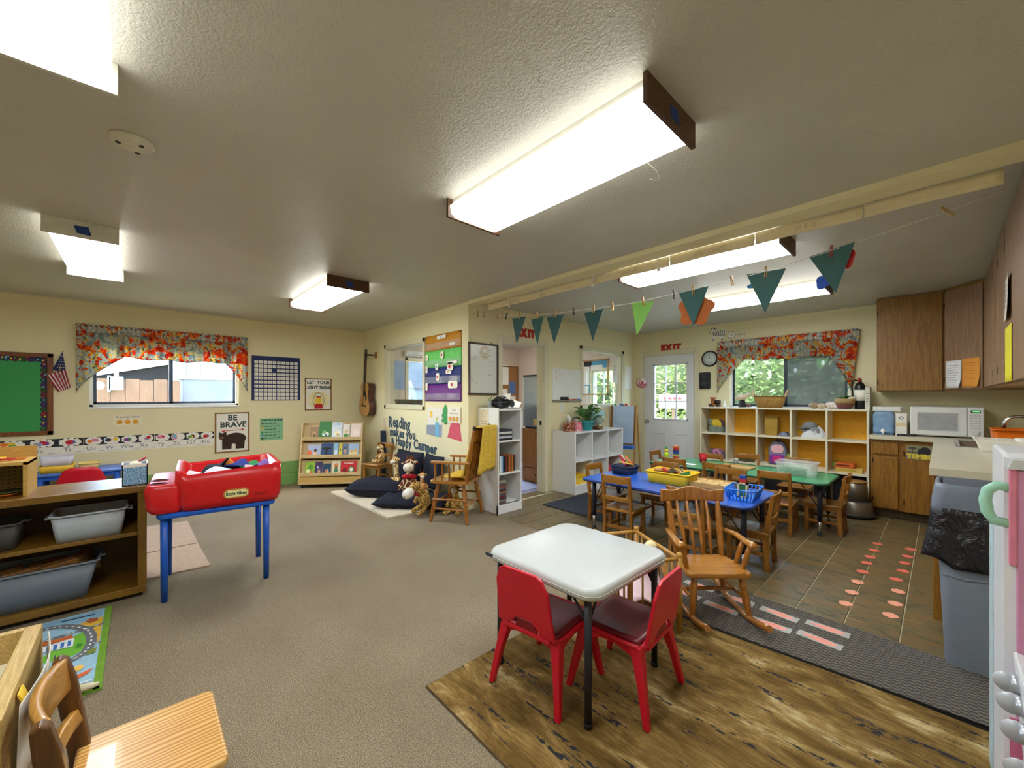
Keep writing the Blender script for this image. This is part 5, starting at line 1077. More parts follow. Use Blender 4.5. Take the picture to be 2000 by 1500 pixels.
m, n, b = new_mat('globe_map'); v = tc(n); n.links.new(ramp(n, noise(n, v, 7, 5, .6), [(.5, '9ec6cc'), (.52, 'd4d6b0'), (.6, 'b8c490'), (.66, 'e0cfa8')]), b.inputs['Base Color']); b.inputs['Roughness'].default_value = .25
obj('sphere', G().ell((0, 0, .20), .148, nu=28, nv=16), m, t)
obj('meridian_ring', G().tube([(.0, .163*math.cos(a), .20 + .163*math.sin(a)) for a in [R(-110 + i*12) for i in range(18)]], .006, 6), M('20242a', .4), t); obj('base', G().lathe([(.09, 0), (.09, .012), (.05, .03), (.02, .045)], 22), wood('globe_base', '4a2a14', '6a4020', 0), t)
t = thing('wooden_turtle', 'small carved wooden turtle on the white cubby', 'figurine', (CXW + .35, 4.92, .845)); tw = wood('turtle', '6a4420', '8f6030', 0, 9); obj('shell', G().ell((0, 0, .035), (.035, .05, .03)), tw, t); obj('head', G().ell((.01, .07, .04), (.014, .022, .014)), tw, t)
for s_ in (-1, 1):
    for y in (-.03, .035): obj('leg', G().ell((s_*.035, y, .012), (.014, .018, .012)), tw, t)
# ================================================================ easel in the corner
t = thing('art_easel', "children's art easel with blue paper and blue tray in the corner", 'easel', (-3.50, 5.66, 0), R(10)); t.scale = (.82, 1, 1)
EW = wood('easel_wood', 'a87c3c', 'cfa45c', 2, 5)
for s_ in (-1, 1):
    obj('front_leg', G().prism([(-.03, 0), (.015, 0), (.135, 1.19), (.095, 1.19)], s_*.25 - .014, s_*.25 + .014, 'yz'), EW, t); obj('rear_leg', G().prism([(.29, 0), (.335, 0), (.165, 1.15), (.125, 1.15)], s_*.25 - .012, s_*.25 + .012, 'yz'), EW, t)
bb = obj('board', G().cbox((0, .06, .87), (.49, .012, .62), (R(-5.5), 0, 0)), M('8a5a2a', .5), t); obj('paper_sheet', G().cbox((.01, .047, .88), (.43, .004, .60), (R(-5.5), 0, 0)), M('aec2dc', .7, var=.1, sc=6), t)
obj('tray', G().prism(rrect(-.27, -.13, .27, .02, .03), .51, .555, 'xy'), M('2468c8', .4), t, bev=.006); obj('cross_bar', G().box((-.25, .05, .57), (.25, .07, .61)), M('5a1c1c', .5), t)
for i, c in enumerate((GRN, BLU, RED, M('f0a0a8', .5))): obj('clip', G().cbox((-.16 + i*.11, .08, 1.2), (.04, .03, .03)), c, t)
for i, c in enumerate((M('e8f0f8', .4), CYAN)): obj('paint_cup', G().lathe([(.025, 0), (.03, .06), (.026, .06), (.022, .005)], 14), c, t, loc=(-.1 + i*.12, -.06, .555))
mat2('black_mat', 'black doormat on the tiles beside the white cubby', 'mat', [(-3.337, 3.63), (-2.45, 3.60), (-2.42, 4.60), (-3.31, 4.62)], M('2b2e36', .95, bmp=.8), .010)
# ================================================================ cubby wall under the kitchen window
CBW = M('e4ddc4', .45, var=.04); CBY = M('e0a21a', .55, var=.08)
CX0, CX1, CY0, CY1, CT = -2.463, -.566, 6.14, 6.485, 1.178
t = thing('cubby_unit', 'cream cubby unit with yellow backs below the kitchen window', 'cubby shelf')
divs = [CX0, -2.108, -1.725, -1.335, -.967, CX1 - .022]
for i, x in enumerate(divs): obj('side_panel' if i in (0, 5) else 'divider', G().box((x, CY0, 0), (x + .022, CY1, CT - .022)), CBW, t, bev=.002)
obj('top', G().box((CX0 - .004, CY0 - .006, CT - .022), (CX1 + .004, CY1, CT)), CBW, t, bev=.003)
for i in range(5):
    a, b_ = divs[i] + .022, divs[i+1]
    for z in (.42, .805): obj('shelf_board', G().box((a, CY0 + .002, z - .022), (b_, CY1 - .006, z)), CBW, t, bev=.002)
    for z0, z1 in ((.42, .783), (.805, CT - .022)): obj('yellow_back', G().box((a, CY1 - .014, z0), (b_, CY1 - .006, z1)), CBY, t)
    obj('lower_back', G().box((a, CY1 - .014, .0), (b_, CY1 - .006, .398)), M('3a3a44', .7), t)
def lump(name, label, cat, loc, r, cols, seed, n=6):
    """a soft crumpled heap: one folded body and cloth folds over it"""
    rr_ = random.Random(seed); t = thing(name, label, cat, loc)
    def f(k):
        ph = rr_.uniform(0, 6)
        def q(u, v):
            a = 2*PI*u; tt = PI*.5*v; w_ = 1 + .12*math.sin(a*3+ph) + .07*math.sin(a*7+ph*2+v*4)
            return (r[0]*w_*math.sin(tt + .0)*math.cos(a), r[1]*w_*math.sin(tt)*math.sin(a), max(0, r[2]*math.cos(tt)*(1 + .12*math.sin(a*4+ph))))
        return q
    obj('folded_body', G().grid(28, 9, f(0), closeu=True), cols[0], t)
    for i in range(1, n):
        a = rr_.uniform(0, 6.3); x, y = r[0]*.5*math.cos(a), r[1]*.5*math.sin(a); s_ = rr_.uniform(.4, .65)
        obj('fold', G().tube([(x + r[0]*s_*math.cos(k*.9)*.6, y + r[1]*s_*math.sin(k*.9)*.5 - .01, r[2]*(.45 + .45*math.sin(k*.62))) for k in range(6)], [r[2]*.1, r[2]*.2, r[2]*.24, r[2]*.24, r[2]*.2, r[2]*.08], 8), cols[i % len(cols)], t)
lump('sun_hat', 'crumpled green and yellow sun hat in the top left cubby', 'hat', (-2.29, 6.30, .806), (.11, .10, .17), [M('7a8a80', .9, var=.5, sc=40), M('d8b83a', .9), M('5a4a5c', .9)], 1)
t = thing('paper_bag', 'brown paper bag standing in the top middle cubby', 'paper bag', (-1.575, 6.31, .806)); obj('bag', G().loft([[(x, y, 0) for x, y in rrect(-.075, -.045, .075, .045, .008, 2)], [(x, y, .13) for x, y in rrect(-.078, -.048, .078, .048, .008, 2)], [(x, y, .25) for x, y in rrect(-.076, -.03, .076, .03, .008, 2)]]), M('a8883a', .85, var=.12, sc=12), t, bev=.002); obj('folded_top', G().box((-.076, -.034, .235), (.076, -.026, .262)), M('9a7c34', .85), t)
lump('small_scarf', 'patterned navy and white cloth beside the paper bag', 'cloth', (-1.42, 6.26, .806), (.07, .07, .05), [M('8a90a8', .9, var=.8, sc=70), M('2a3048', .9)], 2, 3)
lump('folded_hoodie', 'grey and white folded hoodie in the top fourth cubby', 'clothing', (-1.12, 6.30, .806), (.125, .12, .13), [M('d8dce0', .9), M('8a8f94', .9), M('a0a4a8', .9)], 3, 6)
t = thing('grey_cap', 'grey cap lying on the folded hoodie', 'cap', (-1.15, 6.29, .915)); obj('crown', G().ell((0, 0, .03), (.08, .08, .065)), M('82878c', .9), t); obj('brim', G().ell((-.05, -.06, .012), (.07, .06, .01)), M('70757a', .9), t)
lump('pink_jacket', 'pink and grey jacket heap in the lower left cubby', 'clothing', (-2.27, 6.28, .421), (.12, .11, .12), [M('6a6474', .9), M('c878a0', .9), M('e0c8d8', .9)], 4, 6)
lump('dark_jacket', 'dark olive jacket heap in the lower second cubby', 'clothing', (-1.90, 6.29, .421), (.13, .11, .10), [M('4a4428', .9), M('5c5434', .9)], 5, 4)
t = thing('backpack', 'clear and pink toddler backpack in the lower middle cubby', 'backpack', (-1.50, 6.29, .421), R(8))
obj('bag_body', G().loft([[(x, y, z) for x, y in rrect(-w_, -d_, w_, d_, .05, 4)] for z, w_, d_ in ((0, .09, .06), (.02, .105, .075), (.2, .105, .075), (.29, .075, .055), (.315, .03, .03))]), M('8a90a8', .35, alpha=.9), t)
obj('front_pocket', G().prism(rrect(-.085, .02, .085, .14, .03), -.105, -.07), M('8a3aa0', .5), t, bev=.008); obj('pink_patch', G().prism(rrect(-.05, .04, .05, .125, .035), -.112, -.105), M('e0368a', .5), t); obj('pale_panel', G().prism(rrect(-.07, .155, .07, .27, .05), -.082, -.072), M('ecb8c4', .5), t, bev=.004); obj('handle', G().tube([(-.03, 0, .31), (0, 0, .345), (.03, 0, .31)], .006), M('5a5a70', .6), t)
lump('green_leggings', 'lime and grey clothes stuffed behind the backpack', 'clothing', (-1.385, 6.34, .421), (.05, .06, .14), [M('5a6470', .9), M('9ac03a', .9)], 6, 3)
for i, (x, z, w_, h_, c, lb) in enumerate(((-.76, .421, .24, .05, 'd9bc62', 'yellow game box under the orange one in the lower right cubby'), (-.80, .472, .19, .055, 'd9682a', 'orange and green game box on top in the lower right cubby'))):
    t = thing('game_box', lb, 'game box', (x, 6.27, z), R(4 - 8*i)); obj('base', G().box((-w_/2, -.08, 0), (w_/2, .08, h_ - .012)), M(c, .5), t); obj('lid', G().box((-w_/2 - .003, -.083, .012), (w_/2 + .003, .083, h_)), M(c, .45), t, bev=.002); g = G(); g.rect(-w_*.35, h_*.4, w_*.3, h_*.75, M('7a2c1a' if i else 'b89a3a', .5)); o = art('side_print', g, t); o.location.y = -.0825
    if i: obj('green_end', G().box((-w_/2 - .0045, -.084, .01), (-w_/2 + .02, .084, h_ + .001)), M('5a8a34', .5), t)
# ---------------------------------------------------------------- on top of the cubby
t = thing('toy_engine', 'wooden toy engine at the left on the cubby top', 'toy', (-2.30, 6.28, CT)); ew = wood('toy_wood', '8a4f1c', 'a8682c', 0, 8); obj('base', G().box((-.08, -.04, .02), (.08, .04, .04)), ew, t); obj('cab', G().box((-.05, -.035, .04), (.0, .035, .13)), ew, t, bev=.003); obj('boiler', G().cyl((0, 0, .07), (.075, 0, .07), .03), M('2a2420', .5), t); obj('roof', G().box((-.06, -.042, .13), (.01, .042, .14)), M('b82a24', .5), t)
for x in (-.05, .05):
    for s_ in (-1, 1): obj('wheel', G().cyl((x, s_*.04, .022), (x, s_*.052, .022), .022), M('20242c', .5), t)
t = thing('white_figurine', 'small white bird figurine beside the toy engine', 'figurine', (-2.165, 6.26, CT)); obj('body', G().lathe([(.0, 0), (.02, 0), (.026, .03), (.012, .06), (0, .066)], 14), WHT, t); obj('head', G().ell((0, 0, .075), .014), WHT, t); obj('beak', G().cyl((0, -.012, .075), (0, -.03, .073), .004, .001), ORG, t)
t = thing('black_stand', 'black tapered stand with pale driftwood on the cubby top', 'ornament', (-1.93, 6.28, CT)); obj('stand', G().lathe([(.055, 0), (.05, .01), (.035, .09), (.04, .1), (0, .1)], 4, smooth=False), BLK, t); obj('driftwood', G().tube([(-.09, 0, .13), (-.03, .01, .12), (.04, 0, .15), (.10, .01, .19)], [.02, .035, .04, .02], 9), M('d8c4a4', .8, var=.3, sc=50), t); obj('shell', G().ell((-.02, -.01, .16), (.045, .03, .035)), M('e8dcc8', .7), t)
t = thing('wicker_basket', 'oval wicker basket with two handles on the cubby top', 'basket', (-1.60, 6.30, CT))
m, n, b = new_mat('wicker'); v = tc(n, (1, 1, 3)); n.links.new(ramp(n, noise(n, v, 60, 3), [(.35, '7a5424'), (.6, 'b8904c')]), b.inputs['Base Color']); b.inputs['Roughness'].default_value = .8; bump(n, b, noise(n, v, 90, 2), .8, .006); WIK = m
def oval(a, b_, z, n_=28): return [(a*math.cos(2*PI*i/n_), b_*math.sin(2*PI*i/n_), z) for i in range(n_)]
obj('weave', G().loft([oval(.15, .08, 0), oval(.175, .1, .08), oval(.195, .115, .155), oval(.185, .105, .155), oval(.165, .09, .08), oval(.14, .07, .008)]), WIK, t); obj('rim', G().tube(oval(.192, .112, .155), .009, 6, closed=True), M('8a6430', .8), t)
for s_ in (-1, 1): obj('handle', G().tube([(s_*.185, -.05, .15), (s_*.205, -.035, .215), (s_*.21, 0, .235), (s_*.205, .035, .215), (s_*.185, .05, .15)], .009), M('d8b890', .8), t)
t = thing('dark_shell', 'dark pointed shell lying left of the wicker basket', 'shell', (-1.83, 6.22, CT)); obj('spiral', G().tube([(-.04, 0, .02), (0, .0, .024), (.04, .0, .016)], [.008, .024, .004], 10), M('5a3434', .5), t); obj('lip', G().ell((.005, -.014, .02), (.02, .012, .014)), M('8a5a54', .5), t)
for i, (x, y, s_, c, lb) in enumerate(((-1.10, 6.27, .05, 'a08c70', 'brown ridged seashell on the right of the cubby top'), (-1.02, 6.25, .042, 'c9b89c', 'tan seashell beside the brown ridged one'), (-.93, 6.28, .055, 'e4d8d0', 'pale conch shell left of the striped pot'), (-.86, 6.26, .045, 'dccfd4', 'pinkish shell touching the striped pot'))):
    t = thing('seashell', lb, 'seashell', (x, y, CT)); obj('whorl', G().ell((0, 0, s_*.8), (s_*1.2, s_*.9, s_*.8)), M(c, .6, var=.3, sc=60), t)
    for k in range(3): obj('ridge', G().tube([(s_*(.2+k*.3)-s_*.5, s_*.9*math.cos(a*.4)*.8, s_*.8 + s_*.75*math.sin(a*.4)) for a in range(9)], s_*.1, 6), M(c, .6), t)
t = thing('striped_pot_plant', 'green succulent in a banded clay pot on the cubby top', 'potted plant', (-.80, 6.26, CT)); obj('pot', G().lathe([(.05, 0), (.07, .01), (.09, .06), (.092, .065)], 24), M('7a4a44', .5), t); obj('band', G().lathe([(.092, .065), (.098, .09), (.095, .125), (.085, .125), (.08, .1)], 24), M('b0905c', .6, var=.3, sc=60), t)
for i in range(12): a = i * 2.4; obj('leaf', leafmesh(.07 + .02*(i % 3), .016), PL[i % 2], t, solid=.002, loc=(.02*math.cos(a), .02*math.sin(a), .115), rot=(.5 + .12*(i % 4), 0, a))
t = thing('paper_flower', 'yellow and orange artificial flower spike rising from the striped pot', 'flower', (-.79, 6.31, CT + .11)); obj('stem', G().tube([(0, 0, 0), (.01, 0, .12), (.05, 0, .23)], .004, 5), GRN, t)
for i, c in enumerate((YEL, ORG, YEL, RED, YEL, ORG)): a = i * 1.05; obj('petal', leafmesh(.08, .015), c, t, solid=.002, loc=(.05, 0, .23), rot=(.4, 0, a))
t = thing('fire_extinguisher', 'black and red fire extinguisher at the right end of the cubby', 'fire extinguisher', (-.665, 6.33, CT)); obj('cylinder', G().lathe([(0, 0), (.05, .0), (.052, .01), (.052, .27), (.035, .31), (.018, .325), (0, .325)], 20), M('17191d', .3), t); obj('label', G().lathe([(.0528, .1), (.0528, .23)], 20), WP, t); obj('valve', G().cyl((0, 0, .32), (0, 0, .36), .016), M('b02020', .4), t); obj('lever', G().box((-.01, -.09, .36), (.01, .02, .372)).box((-.01, -.08, .338), (.01, .02, .346)), M('b02020', .4), t); obj('hose', G().tube([(-.015, 0, .34), (-.06, 0, .35), (-.075, -.01, .28), (-.065, -.02, .15)], .009), BLK, t)
t = thing('white_carton', 'tall white carton at the far right on the cubby top', 'carton', (-.59, 6.30, CT)); obj('box', G().box((-.02, -.08, 0), (.022, .1, .26)), M('d9d8c8', .6), t, bev=.002); g = G(); [g.rect(-.012, .06 + i*.03, .012, .07 + i*.03, M('9a9a90', .6)) for i in range(5)]; o = art('print', g, t); o.location.y = -.079
# ---------------------------------------------------------------- step stool
t = thing('step_stool', 'round metallic kick step stool beside the base cabinet', 'step stool', (-.66, 5.84, 0)); ST = M('8a8478', .3, .7, var=.2, sc=6)
obj('bumper', G().lathe([(.165, .012), (.178, .02), (.178, .045), (.165, .05)], 30), M('3a3834', .5), t); obj('lower_shell', G().lathe([(.165, .012), (.168, .05), (.145, .17), (.14, .175), (.13, .17)], 30), ST, t); obj('upper_shell', G().lathe([(.125, .17), (.105, .37), (.1, .375), (.09, .37)], 30), ST, t); obj('lower_tread', G().lathe([(.12, .172), (.142, .176), (.12, .18)], 30), M('4a4844', .8), t); obj('upper_tread', G().lathe([(.0, .375), (.108, .375), (.112, .385), (.108, .392), (0, .392)], 30), M('9a7038', .6), t)
for a in (20, 140, 260): obj('caster', G().ell((.14*math.cos(R(a)), .14*math.sin(R(a)), .012), .012), BLK, t)
# ================================================================ kitchen cabinets
OAKD = wood('kitchen_oak', '7c5216', 'a87628', 2, 5, .45); OAKU = wood('kitchen_oak_upper', '7c5620', 'a4783a', 2, 5, .45); OAKE = wood('kitchen_oak_grey', '84644a', 'a58466', 2, 4, .45); GAP = M('3a2610', .7); HNG = M('2c2620', .4, .6)
# base run on the far wall
t = thing('base_cabinet', 'oak base cabinet with one drawer right of the cubby unit', 'cabinet', (0, 0, 0))
obj('carcass', G().box((-.54, 5.97, .1), (-.295, 6.485, .86)), OAKD, t); obj('toe_kick', G().box((-.54, 6.02, 0), (-.295, 6.03, .1)), M('4a3a24', .6), t)
dr = obj('drawer', G().box((-.515, 5.95, .70), (-.315, 5.97, .825)), OAKD, t, bev=.005); d_ = obj('door', G().box((-.515, 5.95, .115), (-.315, 5.97, .675)), OAKD, t, bev=.005)
for z in (.18, .6): obj('hinge', G().box((-.522, 5.945, z), (-.514, 5.955, z + .05)), HNG, d_)
t = thing('base_cabinet', 'oak corner base cabinet with a safari sign on its door', 'cabinet', (0, 0, 0))
obj('carcass', G().box((-.294, 5.97, .1), (-.0, 6.485, .86)), OAKD, t); obj('toe_kick', G().box((-.294, 6.02, 0), (.0, 6.03, .1)), M('4a3a24', .6), t)
d_ = obj('door', G().box((-.265, 5.95, .10), (-.02, 5.97, .835)), OAKD, t, bev=.005)
for z in (.18, .7): obj('hinge', G().box((-.275, 5.945, z), (-.264, 5.955, z + .05)), HNG, d_)
t = thing('safari_sign', 'safari sign with yellow letters TEMBO on the cabinet door', 'sign', (-.145, 5.949, .742)); obj('card', G().box((-.108, -.003, -.072), (.108, 0, .072)), M('8f8a6c', .6), t)
g = G(); g.rect(-.105, .0, .105, .068, M('b9cbe0', .6), 1); g.rect(-.105, -.012, .105, .006, M('5a5a4a', .6), 2); g.disc(.03, .02, .04, M('2a2a2c', .6), 3, .042); g.disc(-.01, .01, .014, M('2a2a2c', .6), 3, .03); g.disc(-.06, .045, .03, M('3a4a2a', .6), 3, .01); g.line([(-.06, .04), (-.06, .005)], .005, M('4a3a2a', .6), 3); g.text('TEMBO', .0, -.042, .066, M('e8d44a', .5), 4, bold=.004, sx=.95); art('print', g, t)
# run along the right wall
t = thing('base_cabinet', 'oak end cabinet under the counter behind the trash bin', 'cabinet', (0, 0, 0)); obj('carcass', G().box((.005, 3.50, .0), (.595, 5.94, .86)), OAKD, t); obj('end_post', G().box((-.035, 3.47, 0), (.005, 3.50, .86)), OAKD, t, bev=.004)
for i in range(4): obj('door', G().box((-.012, 3.56 + i*.585, .11), (.005, 4.12 + i*.585, .83)), OAKD, t, bev=.004)
CTM = m_wall('laminate_counter', 'd8d0b8', .1); CTM.node_tree.nodes['Principled BSDF'].inputs['Roughness'].default_value = .22
t = thing('countertop', 'cream laminate countertop with sink in the kitchen corner', 'countertop')
SX0, SX1, SY0, SY1 = .10, .50, 5.05, 5.75
g = wallbox(G(), 'x', 0, 0, 0, 0, 0, 0)
g = G().box((-.545, 5.92, .862), (.595, 6.49, .905))
for x0, x1, y0, y1 in ((-.05, SX0, 3.43, 5.92), (SX1, .595, 3.43, 5.92), (SX0, SX1, 3.43, SY0), (SX0, SX1, SY1, 5.92)): g.box((x0, y0, .862), (x1, y1, .905))
obj('slab', g, CTM, t); obj('backsplash', G().box((-.545, 6.475, .905), (.595, 6.49, 1.0)), CTM, t); obj('backsplash', G().box((.58, 3.43, .905), (.595, 6.475, 1.0)), CTM, t)
t = thing('kitchen_sink', 'stainless drop-in sink in the cream countertop', 'sink', (0, 0, 0)); SSM = M('c9ccd0', .22, .9)
g = G().box((SX0 - .02, SY0 - .02, .9045), (SX0 + .01, SY1 + .02, .910)).box((SX1 - .01, SY0 - .02, .9045), (SX1 + .02, SY1 + .02, .910)).box((SX0, SY0 - .02, .9045), (SX1, SY0 + .01, .910)).box((SX0, SY1 - .01, .9045), (SX1, SY1 + .02, .910)); obj('rim', g, SSM, t)
obj('bowl', G().box((SX0 + .005, SY0 + .005, .74), (SX1 - .005, SY1 - .005, .745)).box((SX0 + .003, SY0 + .003, .74), (SX0 + .006, SY1 - .003, .906)).box((SX1 - .006, SY0 + .003, .74), (SX1 - .003, SY1 - .003, .906)).box((SX0 + .003, SY0 + .003, .74), (SX1 - .003, SY0 + .006, .906)).box((SX0 + .003, SY1 - .006, .74), (SX1 - .003, SY1 - .003, .906)), SSM, t)
t = thing('faucet', 'chrome gooseneck faucet at the kitchen sink', 'faucet', (.53, 5.45, .905)); obj('spout', G().tube([(0, 0, 0), (0, 0, .18)] + [(-.08 + .08*math.cos(a*.314), .02, .18 + .075*math.sin(a*.314)) for a in range(1, 10)] + [(-.16, .02, .15)], .013, 10), M('d8dadd', .12, .95), t); obj('base_plate', G().lathe([(.035, 0), (.035, .012), (.018, .022)], 18), M('d8dadd', .15, .95), t); obj('lever', G().tube([(0, -.05, .0), (0, -.05, .05), (-.05, -.055, .07)], .008), M('d8dadd', .15, .95), t)
# wall cabinets
def upper(label, pts, door_edge, m_, dm, z0=1.40, n_doors=1):
    t = thing('wall_cabinet', label, 'cabinet'); g = G().prism(pts, z0, H - .004, 'xy'); obj('carcass', g, m_, t)
    (xa, ya), (xb, yb) = door_edge; d = Vector((xb - xa, yb - ya)); L = d.length; d /= L; nrm = Vector((d.y, -d.x)); rz = math.atan2(d.y, d.x)
    for i in range(n_doors):
        a, b_ = L*i/n_doors + .012, L*(i+1)/n_doors - .012
        dd = obj('door', G().box((a, -.02, z0 + .012), (b_, 0, H - .035)), dm, t, bev=.003, loc=(xa, ya, 0), rot=(0, 0, rz))
        for z in (z0 + .08, H - .2): obj('hinge', G().box((a - .006, -.022, z), (a + .004, -.012, z + .05)), HNG, dd)
    return t
upper('oak wall cabinet above the microwave beside the kitchen window', [(-.503, 6.16), (.02, 6.16), (.02, 6.485), (-.503, 6.485)], ((-.503, 6.16), (.02, 6.16)), OAKU, OAKU, 1.385)
upper('diagonal oak corner wall cabinet with paper notices', [(.03, 6.11), (.285, 5.78), (.59, 5.78), (.59, 6.485), (.03, 6.485)], ((.03, 6.11), (.285, 5.78)), OAKU, OAKE, 1.395)
for i, (y0, y1, lb) in enumerate(((5.77, 4.86, 'oak wall cabinet on the right wall next to the corner cabinet'), (4.85, 3.98, 'oak wall cabinet on the right wall with a curled notice edge'), (3.97, 3.02, 'nearest oak wall cabinet on the right wall with yellow notice'))):
    upper(lb, [(.29, y0), (.29, y1), (.59, y1), (.59, y0)], ((.29, y0), (.29, y1)), OAKU, OAKE, 1.405, 2 if i < 2 else 1)
dv = Vector((.255, -.33)).normalized(); nv = Vector((dv.y, -dv.x)); rzd = math.atan2(dv.y, dv.x)
for a0, a1, z0, z1, c, lb in ((.03, .20, 1.415, 1.69, 'e6e6ea', 'white typed notice on the diagonal corner cabinet door'), (.208, .385, 1.42, 1.70, 'e59a3c', 'orange notice on the diagonal corner cabinet door')):
    t = thing('paper_notice', lb, 'notice', (.03, 6.11, 0), rzd); obj('sheet', G().grid(8, 8, lambda u, v: (a0 + u*(a1-a0), -.0225 - .012*max(0, u+(1-v)-1.4)**2*6, z0 + v*(z1-z0))), M(c, .7, var=.03), t, solid=.001)
    g = G(); [g.rect(a0 + .02, z1 - .05 - i*.025, a1 - .03 - .02*(i % 3), z1 - .045 - i*.025, M('a0a0a8' if c[0] == 'e' and c[2] == 'e' else 'c07a2c', .7)) for i in range(8)]; o = art('print', g, t); o.location.y = -.0215
for y0, y1, z0, z1, c, lb, crl in ((3.88, 3.55, 1.415, 1.74, 'e6dc2c', 'bright yellow notice on the right wall cabinet door', 0), (3.86, 3.60, 1.78, 2.03, 'ece8e0', 'curled white list on the right wall cabinet door', 1)):
    t = thing('paper_notice', lb, 'notice', (.269, y0, 0), RE); obj('sheet', G().grid(10, 10, lambda u, v: (u*(y0-y1), -.003 - crl*.012*max(0, (1-v) - .3)**2 - crl*.01*u*u, z0 + v*(z1-z0))), M(c, .7, var=.03), t, solid=.001)
    if crl: g = G(); [g.rect(.03, z1 - .05 - i*.03, .15, z1 - .043 - i*.03, M('8a8a90', .7)) for i in range(5)]; o = art('print', g, t); o.location.y = -.006
# ---------------------------------------------------------------- counter things
t = thing('microwave', 'white microwave oven on the corner of the countertop', 'microwave', (.03, 6.10, .905), R(2)); MWW = M('e4e6e4', .3, var=.02)
obj('case', G().box((-.26, 0, .012), (.26, .36, .315)), MWW, t, bev=.008); dd = obj('door', G().box((-.255, -.02, .02), (.145, 0, .31)), MWW, t, bev=.006); obj('window', G().box((-.2, -.0215, .075), (.08, -.02, .25)), M('a8acae', .2), dd); obj('window_frame', frame(G(), -.207, .068, .087, .257, .006, -.023, -.0195), M('c8cacc', .3), dd)
cp = obj('control_panel', G().box((.15, -.02, .02), (.255, 0, .31)), MWW, t, bev=.004); obj('display', G().box((.17, -.0225, .262), (.235, -.0195, .285)), M('14201a', .3), cp); obj('dial', G().lathe([(.026, 0), (.026, .008), (.02, .01)], 18), M('d8dad8', .4), cp, loc=(.203, -.02, .058), rot=(R(90), 0, 0))
for i in range(6):
    for j in range(3): obj('button', G().box((.168 + j*.025, -.0215, .1 + i*.025), (.186 + j*.025, -.0195, .112 + i*.025)), M('c4c8c8', .4), cp)
for x in (-.23, .23): obj('foot', G().box((x - .02, .02, 0), (x + .02, .34, .014)), BLK, t)
g = G(); [g.rect(.183 + i*.012, .268, .191 + i*.012, .279, M('6ae08a', .4, emit=.6), 0) for i in range(4)]; o = art('clock_digits', g, cp); o.location.y = -.0215
t = thing('water_dispenser', 'blue translucent water jug with white spigot on the countertop', 'water jug', (-.44, 6.16, .905)); JB = M('8fb4dc', .12, alpha=.7, var=.15, sc=12)
obj('jug', G().loft([[(x, y, z) for x, y in rrect(-w_, -.1, w_, .1, .03, 4)] for z, w_ in ((0.02, .085), (.03, .09), (.08, .09), (.09, .082), (.11, .09), (.22, .09), (.255, .07))]), JB, t); obj('water', G().box((-.078, -.09, .025), (.078, .09, .1)), M('5a9ad0', .1, alpha=.6), t); obj('spigot', G().cyl((0, -.1, .045), (0, -.13, .045), .014).ell((0, -.14, .045), (.02, .016, .022)).cyl((0, -.145, .045), (0, -.145, .01), .01), WHT, t); obj('stand', G().box((-.08, -.09, 0), (.08, .09, .02)), M('5a80a8', .4), t)
t = thing('paper_towel_pack', 'white wrapped paper pack lying on the water jug', 'paper pack', (-.42, 6.20, 1.161)); obj('pack', G().box((-.115, -.07, 0), (.12, .09, .052)), M('e2e2da', .5), t, bev=.012); obj('band', G().box((-.118, -.03, -.002), (.123, .03, .054)), M('cfd2cc', .5), t)
t = thing('supply_box', 'white supply box with a blue ring print beside the water jug', 'box', (-.31, 6.17, .905)); obj('carton', G().box((-.035, -.08, .0), (.055, .1, .24)), WP, t, bev=.002); g = G(); g.disc(.012, .19, .018, M('4a6a8a', .6)); g.disc(.012, .19, .01, WP, 1); g.rect(-.03, .1, .05, .14, M('e6d4a0', .6), 1); o = art('print', g, t); o.location.y = -.079
tag(obj('black_tray', G().prism(rrect(-.33, 6.0, -.19, 6.075, .015), .906, .925, 'xy'), M('24262a', .5), bev=.004), 'small black tray in front of the supply box', 'tray')
t = thing('cutting_board', 'rounded taupe cutting board leaning on the right kitchen wall', 'cutting board', (.535, 5.72, .910), RE, rot=(R(-8), 0, RE)); obj('board', G().prism(rrect(-.28, .0, .22, .32, .06), -.008, .008), M('8a7464', .5), t, bev=.003); obj('grip_slot', G().prism(rrect(-.06, .275, .04, .295, .009), -.0095, -.0075), M('4a3e34', .6), t)
t = tote('orange_tub', 'orange oval dish tub beside the sink', 'tub', (.41, 5.50, .745), .22, .34, .30, M('e0701c', .4), handles=False)
t = thing('dish_rack', 'white plastic dish rack standing on the countertop', 'dish rack', (.34, 4.88, .906)); WR = M('e8e4d8', .4)
for s_ in (-1, 1): obj('side_rail', G().prism([(-.16, .09), (.16, .09), (.13, 0), (.05, 0), (.03, .03), (-.03, .03), (-.05, 0), (-.13, 0)], s_*.15 - .006, s_*.15 + .006), WR, t, bev=.004)
for i in range(8): x = -.14 + i*.04; obj('rib', G().tube([(x, -.15, .085), (x*.85, -.13, .01), (x*.85, .13, .01), (x, .15, .085)], .004, 6), WR, t)
obj('end_rail', G().box((-.165, -.15, .08), (-.155, .15, .095)), WR, t); obj('cup', G().lathe([(.03, 0), (.045, .09), (.04, .09), (.026, .006)], 16), WR, t, loc=(.08, -.05, .02))
tag(obj('pink_cloth', G().grid(10, 10, lambda u, v: (.24 + u*.2, 3.68 + v*.2, .915 + .012*math.sin(u*6)*math.cos(v*5))), M('d8a0b0', .8), None, solid=.006), 'folded pink cloth on the near end of the countertop', 'cloth')
tag(obj('white_board_panel', G().box((.545, 4.2, .908), (.57, 4.75, 1.22)), WHT, bev=.006), 'white board leaning at the right edge of the kitchen wall', 'board')
